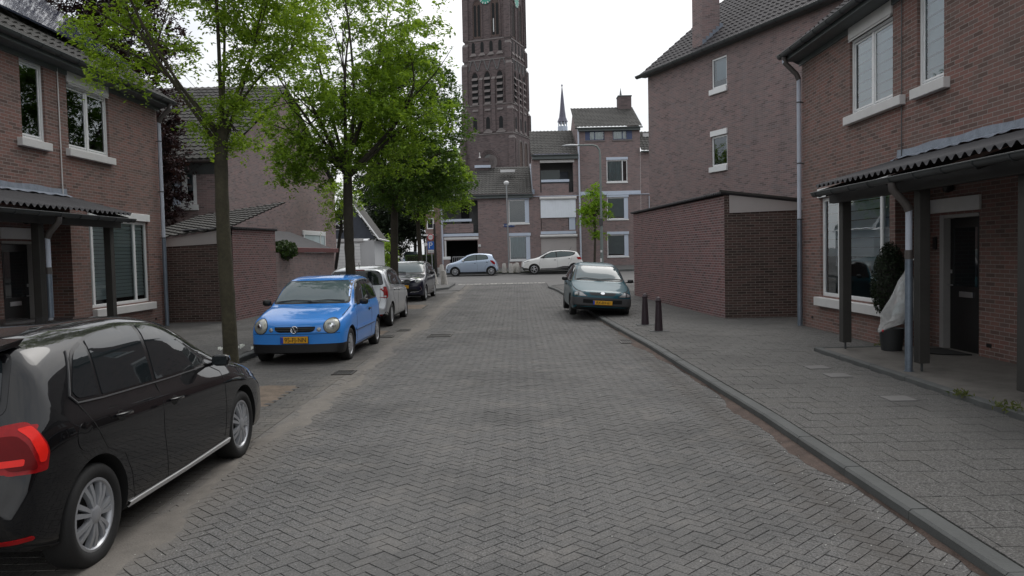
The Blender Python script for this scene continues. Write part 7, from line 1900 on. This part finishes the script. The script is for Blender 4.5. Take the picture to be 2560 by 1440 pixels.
# small globe lamp
YG = 55.2; gp = at(1270, 640, YG); gz2 = at(1266, 456, YG).z
lg_ = thing('street_lamp', (gp.x, YG, .5), 'thin lamp post with a small white cap in front of the lower left house', 'street lamp')
mb = MB(); mb.tube([(gp.x+.06, YG, .5), (gp.x, YG, gz2-.1)], [.06, .045], 8); mb.build('pole', M['metal_grey'], lg_, smooth=50)
mb = MB(); mb.lathe([(.05, -.22), (.12, -.16), (.20, -.04), (.19, .02), (.10, .09), (0, .11)], 16, fr=lambda x, y, z: (gp.x+x, YG+y, gz2+z)); mb.build('lamp_head', M['sign_white'], lg_, smooth=60)
# sign post with prohibition disc, P panel and supplementary plate
YS_ = 48.0; sx = at(1078, 640, YS_).x; zz = lambda py: at(1078, py, YS_).z; pxm = YS_/FOC
sg_ = thing('sign_post', (sx, YS_, g(YS_)), 'sign post with a red-rimmed white disc above a blue P parking sign', 'road sign')
mb = MB(); mb.tube([(sx+.08, YS_, .3), (sx, YS_, zz(585))], .035, 8); mb.build('pole', M['metal_grey'], sg_, smooth=50)
r_ = 8.2*pxm; zc = zz(593)
mb = MB(); mb.lathe([(r_, 0), (r_, .015), (0, .015)], 28, fr=lambda x, y, z: (sx+x, YS_-.05-z, zc+y)); dk = mb.build('round_sign', M['sign_red'], sg_)
mb = MB(); mb.lathe([(r_*.76, 0), (r_*.76, .006), (0, .006)], 28, fr=lambda x, y, z: (sx+x, YS_-.065-z, zc+y)); mb.build('sign_centre', M['sign_white'], dk)
text_mesh('ZONE', r_*.5, 'lettering', 'ink', dk, (sx, YS_-.073, zc+r_*.05), RF, local=False)
pw = 8.*pxm; z0, z1 = zz(624), zz(604)
mb = MB(); mb.bbox((sx-pw, YS_-.06, z0), (sx+pw, YS_-.04, z1), None, .01); pn_ = mb.build('parking_sign', M['sign_blue'], sg_)
text_mesh('P', (z1-z0)*1.05, 'lettering', 'sign_white', pn_, (sx-.02, YS_-.066, (z0+z1)/2), RF, local=False)
z0, z1 = zz(631.5), zz(625)
mb = MB(); mb.bbox((sx-pw*.9, YS_-.06, z0), (sx+pw*.9, YS_-.04, z1), None, .006); pn_ = mb.build('sub_plate', M['sign_white'], sg_)
text_mesh('vergunning', .075, 'lettering', 'ink', pn_, (sx, YS_-.066, (z0+z1)/2), RF, local=False)
# round sign seen from behind
q = at(1064, 611, 56); s2 = thing('sign_post', (q.x, 56, .5), 'thin post with a small round sign seen from behind, left of the P sign', 'road sign')
mb = MB(); mb.tube([(q.x+.03, 56.03, .5), (q.x+.03, 56.03, q.z+.1)], .03, 6); mb.build('pole', M['metal_grey'], s2)
mb = MB(); mb.lathe([(.13, 0), (.13, .02), (0, .02)], 20, fr=lambda x, y, z: (q.x+x, 56-z, q.z+y)); mb.build('round_sign', M['sign_white'], s2)
# downpipe-like white pole at the corner of the row, and a darker post
q = at(1090, 660, 50.5); s3 = thing('bare_post', (q.x, 50.5, .4), 'dark wooden post beside the P sign', 'post')
mb = MB(); mb.tube([(q.x, 50.5, .35), (q.x-.05, 50.5, at(1088, 560, 50.5).z)], [.10, .07], 8); mb.build('pole', M['bark_dark'], s3)
mb = MB(); mb.bbox((q.x-.14, 50.36, .35), (q.x+.14, 50.64, .55), None, .02); mb.build('post_base', M['kerb'], s3)
# little white box on the wall beside the entrance
q = at(1199, 614, YB); bxo = thing('wall_box', (q.x, YB, q.z), 'little white box on the brick wall beside the dark entrance', 'box')
mb = MB(); mb.bbox((q.x-.09, YB-.07, q.z-.09), (q.x+.09, YB-.002, q.z+.09), None, .01); mb.build('casing', M['sign_white'], bxo)
mb = MB(); mb.box((q.x-.04, YB-.073, q.z-.05), (q.x+.04, YB-.0695, q.z-.03)); mb.build('slot', M['ink'], bxo)
# railing by the entrance
a, b = at(1132, 660, 55.5), at(1172, 660, 55.5); rl = thing('garden_railing', (a.x, 55.5, .6), 'low metal railing behind the pale blue car', 'railing')
mb = MB(); zt4_ = at(1150, 642, 55.5).z; mb.tube([(a.x, 55.5, zt4_), (b.x, 55.5, zt4_)], .025, 6); mb.tube([(a.x, 55.5, .75), (b.x, 55.5, .75)], .02, 6); mb.build('rail', M['steel'], rl)
k = a.x
while k <= b.x: mb = MB(); mb.tube([(k, 55.5, .6), (k, 55.5, zt4_)], .012, 4); mb.build('baluster', M['steel'], rl); k += .13
# satellite dish on the ridge and aerials
q = at(1229, 405, 61.2); sd_ = thing('satellite_dish', (q.x, 61.2, q.z-.5), 'pale satellite dish on the ridge of the lower left house', 'satellite dish')
mb = MB(); mb.lathe([(.02, .0), (.30, .05), (.52, .16), (.50, .16), (.28, .07), (0, .02)], 20, fr=lambda x, y, z: (q.x+x*.75+z*.3, 61.2-z, q.z+y*1.0)); mb.build('dish', M['stone_trim'], sd_, smooth=50)
mb = MB(); mb.tube([(q.x, 61.25, q.z-.75), (q.x, 61.25, q.z)], .03, 6); mb.tube([(q.x, 61.2, q.z-.3), (q.x+.2, 60.7, q.z)], .015, 5); mb.build('mount', M['metal_grey'], sd_)
# manhole covers and gully grates
def grate(label, x, y, w, l, zo=.018, rot=0, bars=True, name='drain_grate'):
    t_ = thing(name, (x, y, g(y)), label, 'drain cover')
    c_, s_ = math.cos(rot), math.sin(rot); fr = lambda a, b, z: (x+a*c_-b*s_, y+a*s_+b*c_, g(y)+z)
    mb = MB()
    for a, b in (((-w, -l), (w, -l+.03)), ((-w, l-.03), (w, l)), ((-w, -l+.03), (-w+.03, l-.03)), ((w-.03, -l+.03), (w, l-.03))): mb.box((a[0], a[1], .0), (b[0], b[1], zo+.008), fr)
    mb.build('rim', M['iron_grate'], t_)
    mb = MB(); mb.box((-w+.032, -l+.032, .0), (w-.032, l-.032, zo), fr); mb.build('cover', M['iron_grate'], t_)
    mb = MB(); n = int((w*2-.08)/.04)
    for k in range(n): a = -w+.05+k*.04; mb.box((a, -l+.05, zo+.0005), (a+.015, l-.05, zo+.003), fr)
    mb.build('slots', M['arch_black'], t_)
grate('small iron gully grate in the parking strip beside the blue car', -2.72, 12.0, .16, .20)
grate('small iron gully cover in the kerb line near the silver hatchback', -2.75, 18.6, .15, .18)
grate('square iron gully cover in front of the teal car at the right kerb', 2.18, 15.3, .20, .26)
grate('iron manhole cover in the middle of the brick road', -1.75, 17.2, .26, .26)
grate('iron cover in the tree bay behind the blue car', -3.0, 17.2, .22, .18)
# lighter replacement slabs
for (px, py, lb) in ((2035, 918, 'pale replacement slab farthest in the right pavement'), (2090, 938, 'pale replacement slab, second in the right pavement'), (2272, 995, 'pale replacement slab nearest on the right pavement')):
    r__ = ray(px, py); tt = (.108-H)/r__.z; q = CAMP+r__*tt; q.x = round(q.x/.3)*.3
    mb = MB(); mb.bbox((q.x-.145, q.y-.145, .09), (q.x+.145, q.y+.145, .112), None, .004); o = mb.build('pavement_slab', M['tile_light']); tag(o, kind='structure')
# rubbish bag hanging from the conifer side post
bg = thing('rubbish_bag', (5.45, 11.0, .7), 'translucent plastic rubbish bag hanging beside the zinc downpipe at the right front door', 'rubbish bag')
mb = MB(); n = 28; V = []; rings = 16; prof = [(.0, .02), (.02, .04), (.07, .06), (.16, .10), (.28, .17), (.42, .22), (.58, .235), (.70, .22), (.82, .18), (.92, .12), (.98, .06), (1.0, .03), (1.03, .05)]
top_ = Vector((5.32, 10.75, 1.72)); bot_ = Vector((4.95, 11.15, .58))
cc = [Vector((5.40, 10.80, 1.50)), Vector((5.39, 10.80, 1.40)), Vector((5.37, 10.82, 1.28)), Vector((5.35, 10.84, 1.12)), Vector((5.32, 10.86, .97)), Vector((5.29, 10.88, .84)), Vector((5.24, 10.88, .745)), Vector((5.13, 10.9, .675)), Vector((5.03, 10.9, .615))]
rr = [.02, .05, .10, .155, .20, .21, .16, .07, .015]
for i, (c_, r_) in enumerate(zip(cc, rr)):
    for k in range(n): a = 2*PI*k/n; q_ = 1+.10*math.sin(3*a+i)+.06*math.sin(7*a+i*2.1); V.append((c_.x+r_*q_*math.cos(a), c_.y+r_*q_*math.sin(a), c_.z+.025*math.sin(5*a+i)))
mb.add(V, [(j*n+k, j*n+(k+1) % n, (j+1)*n+(k+1) % n, (j+1)*n+k) for j in range(len(cc)-1) for k in range(n)]+[list(range(n)), [(len(cc)-1)*n+k for k in range(n)][::-1]])
m_, t__, b__ = nt('bag_film'); v_ = coords(t__); n1 = noise(t__, v_, 7, 5, .7)
L(t__, ramp(t__, n1, [(.35, (.60, .61, .60)), (.7, (.80, .80, .79))]), b__.inputs['Base Color']); b__.inputs['Roughness'].default_value = .25; b__.inputs['Alpha'].default_value = .50
n2 = noise(t__, v_, 22, 4, .7, 1.5); bump(t__, b__, n2, .8, .03)
mb.build('bag', M['bag_film'], bg, smooth=60, uv=False)
for (x_, y_, z_, s_, m__) in ((5.33, 10.84, 1.10, .08, 'sign_white'), (5.28, 10.80, .95, .09, 'curtain'), (5.40, 10.83, .93, .08, 'cream_blind'), (5.24, 10.82, .84, .07, 'sign_white'), (5.36, 10.80, .82, .09, 'slate_blue'), (5.16, 10.86, .72, .05, 'cream_board'), (5.33, 10.84, 1.24, .06, 'curtain'), (5.45, 10.82, .80, .06, 'bag_content'), (5.28, 10.9, 1.02, .07, 'sign_red')):
    if m__ == 'sign_red': s_ = .03
    mb = MB(); mb.lathe([(s_*.4, -s_), (s_, -s_*.8), (s_*.8, s_*.1), (s_*1.05, s_*.7), (s_*.5, s_*1.1)], 9, fr=lambda x, y, z: (x_+x+z*.3, y_+y*.8, z_+z+x*.4)); mb.build('contents', M[m__], bg)
mb = MB(); mb.tube([(5.40, 10.80, 1.49), (5.35, 10.60, 1.60), (5.27, 10.30, 1.64)], .010, 6); mb.build('tie', M['sign_white'], bg)
mb = MB(); mb.lathe([(.006, 0), (.016, .015), (.014, .03), (0, .04)], 8, fr=lambda x, y, z: (5.06+x, 10.84+y, .60+z)); mb.build('red_scrap', M['sign_red'], bg)
# door mats
for X_, Y_, lb in ((6.42, 11.95, 'black half-round rubber mat at the right front door'), (-9.55, 15.35, 'black half-round rubber mat at the left front door')):
    sg = 1 if X_ > 0 else -1; mb = MB(); P = [(X_+sg*.28, Y_-.42), (X_+sg*.28, Y_+.42)]+[(X_+sg*.28-sg*.55*math.sin(PI*k/12), Y_+.42*math.cos(PI*k/12)) for k in range(1, 12)]
    mb.add([(x, y, .150) for x, y in P]+[(x, y, .165) for x, y in P], [list(range(len(P))), list(range(len(P), 2*len(P)))[::-1]]+[(i, (i+1) % len(P), len(P)+(i+1) % len(P), len(P)+i) for i in range(len(P))])
    o = mb.build('door_mat', M['mat_black']); tag(o, lb, 'door mat')
# crumpled paper at the foot of the kerb behind the nearest tree
C_ = []
lt = MB()
for i in range(16):
    x, y, z = -5.25+random.gauss(0, .16), 14.3+random.gauss(0, .12), .12+random.random()*.08; s_ = .06
    lt.add([(x, y, z), (x+s_, y+.01, z+.03), (x+s_*.8, y+s_*.4, z+.06), (x-.02, y+.05, z+.05)], [(0, 1, 2, 3)])
o = lt.build('litter_paper', M['litter'], recalc=False); tag(o, 'crumpled white paper on the pavement behind the nearest tree trunk', 'litter')
# ================================================================ light, air and camera
w_ = bpy.data.worlds.new('World'); SC.world = w_; w_.use_nodes = True; t = w_.node_tree; t.nodes.clear()
out = t.nodes.new('ShaderNodeOutputWorld'); SE, SR = math.radians(50), math.radians(160)
sun_dir = Vector((.30, .72, 1.0)).normalized()
sky = t.nodes.new('ShaderNodeTexSky'); sky.sky_type = 'NISHITA'; sky.sun_disc = False
sky.sun_elevation = math.asin(sun_dir.z); sky.sun_rotation = math.atan2(sun_dir.x, sun_dir.y); sky.air_density = 1.0; sky.dust_density = 6; sky.ozone_density = 1
hs = t.nodes.new('ShaderNodeHueSaturation'); hs.inputs['Saturation'].default_value = .25; t.links.new(sky.outputs[0], hs.inputs['Color'])
b1_ = t.nodes.new('ShaderNodeBackground'); b1_.inputs[1].default_value = .05; t.links.new(hs.outputs[0], b1_.inputs[0])
# overcast cloud layer, a little brighter overhead, softly mottled
tc = t.nodes.new('ShaderNodeTexCoord'); sp_ = t.nodes.new('ShaderNodeSeparateXYZ'); t.links.new(tc.outputs['Generated'], sp_.inputs[0])
mp = t.nodes.new('ShaderNodeMapping'); mp.inputs['Scale'].default_value = (1, 1, 2.2); t.links.new(tc.outputs['Generated'], mp.inputs[0])
nz = t.nodes.new('ShaderNodeTexNoise'); nz.inputs['Scale'].default_value = 2.6; nz.inputs['Detail'].default_value = 6; nz.inputs['Roughness'].default_value = .6; t.links.new(mp.outputs[0], nz.inputs['Vector'])
cr_ = t.nodes.new('ShaderNodeValToRGB'); cr_.color_ramp.elements[0].position = .32; cr_.color_ramp.elements[0].color = (.62, .67, .74, 1); cr_.color_ramp.elements[1].position = .62; cr_.color_ramp.elements[1].color = (1, 1, 1, 1); t.links.new(nz.outputs['Fac'], cr_.inputs[0])
zr = t.nodes.new('ShaderNodeMapRange'); zr.inputs['From Min'].default_value = 0; zr.inputs['From Max'].default_value = 1; zr.inputs['To Min'].default_value = .82; zr.inputs['To Max'].default_value = 1.12; t.links.new(sp_.outputs[2], zr.inputs[0])
mm = t.nodes.new('ShaderNodeMath'); mm.operation = 'MULTIPLY'; mm.inputs[1].default_value = CLOUD; t.links.new(zr.outputs[0], mm.inputs[0])
b2_ = t.nodes.new('ShaderNodeBackground'); t.links.new(cr_.outputs[0], b2_.inputs[0]); t.links.new(mm.outputs[0], b2_.inputs[1])
ad = t.nodes.new('ShaderNodeAddShader'); t.links.new(b1_.outputs[0], ad.inputs[0]); t.links.new(b2_.outputs[0], ad.inputs[1]); t.links.new(ad.outputs[0], out.inputs[0])
sl = bpy.data.lights.new('sun', 'SUN'); sl.energy = .6; sl.angle = math.radians(30); sl.color = (1, .97, .93); so = bpy.data.objects.new('sun', sl); COL.objects.link(so)
so.rotation_euler = sun_dir.to_track_quat('Z', 'Y').to_euler()
cam = bpy.data.cameras.new('camera'); co_ = bpy.data.objects.new('camera', cam); COL.objects.link(co_)
cam.sensor_width = 36; cam.lens = 36*FOC/2560; cam.clip_end = 2000; cam.clip_start = .05
co_.matrix_world = Matrix.Translation(CAMP) @ CR.to_4x4(); SC.camera = co_
SC.view_settings.view_transform = 'Standard'; SC.view_settings.look = 'None'; SC.view_settings.gamma = 1; SC.view_settings.exposure = EXPO
SC.render.engine = 'CYCLES'
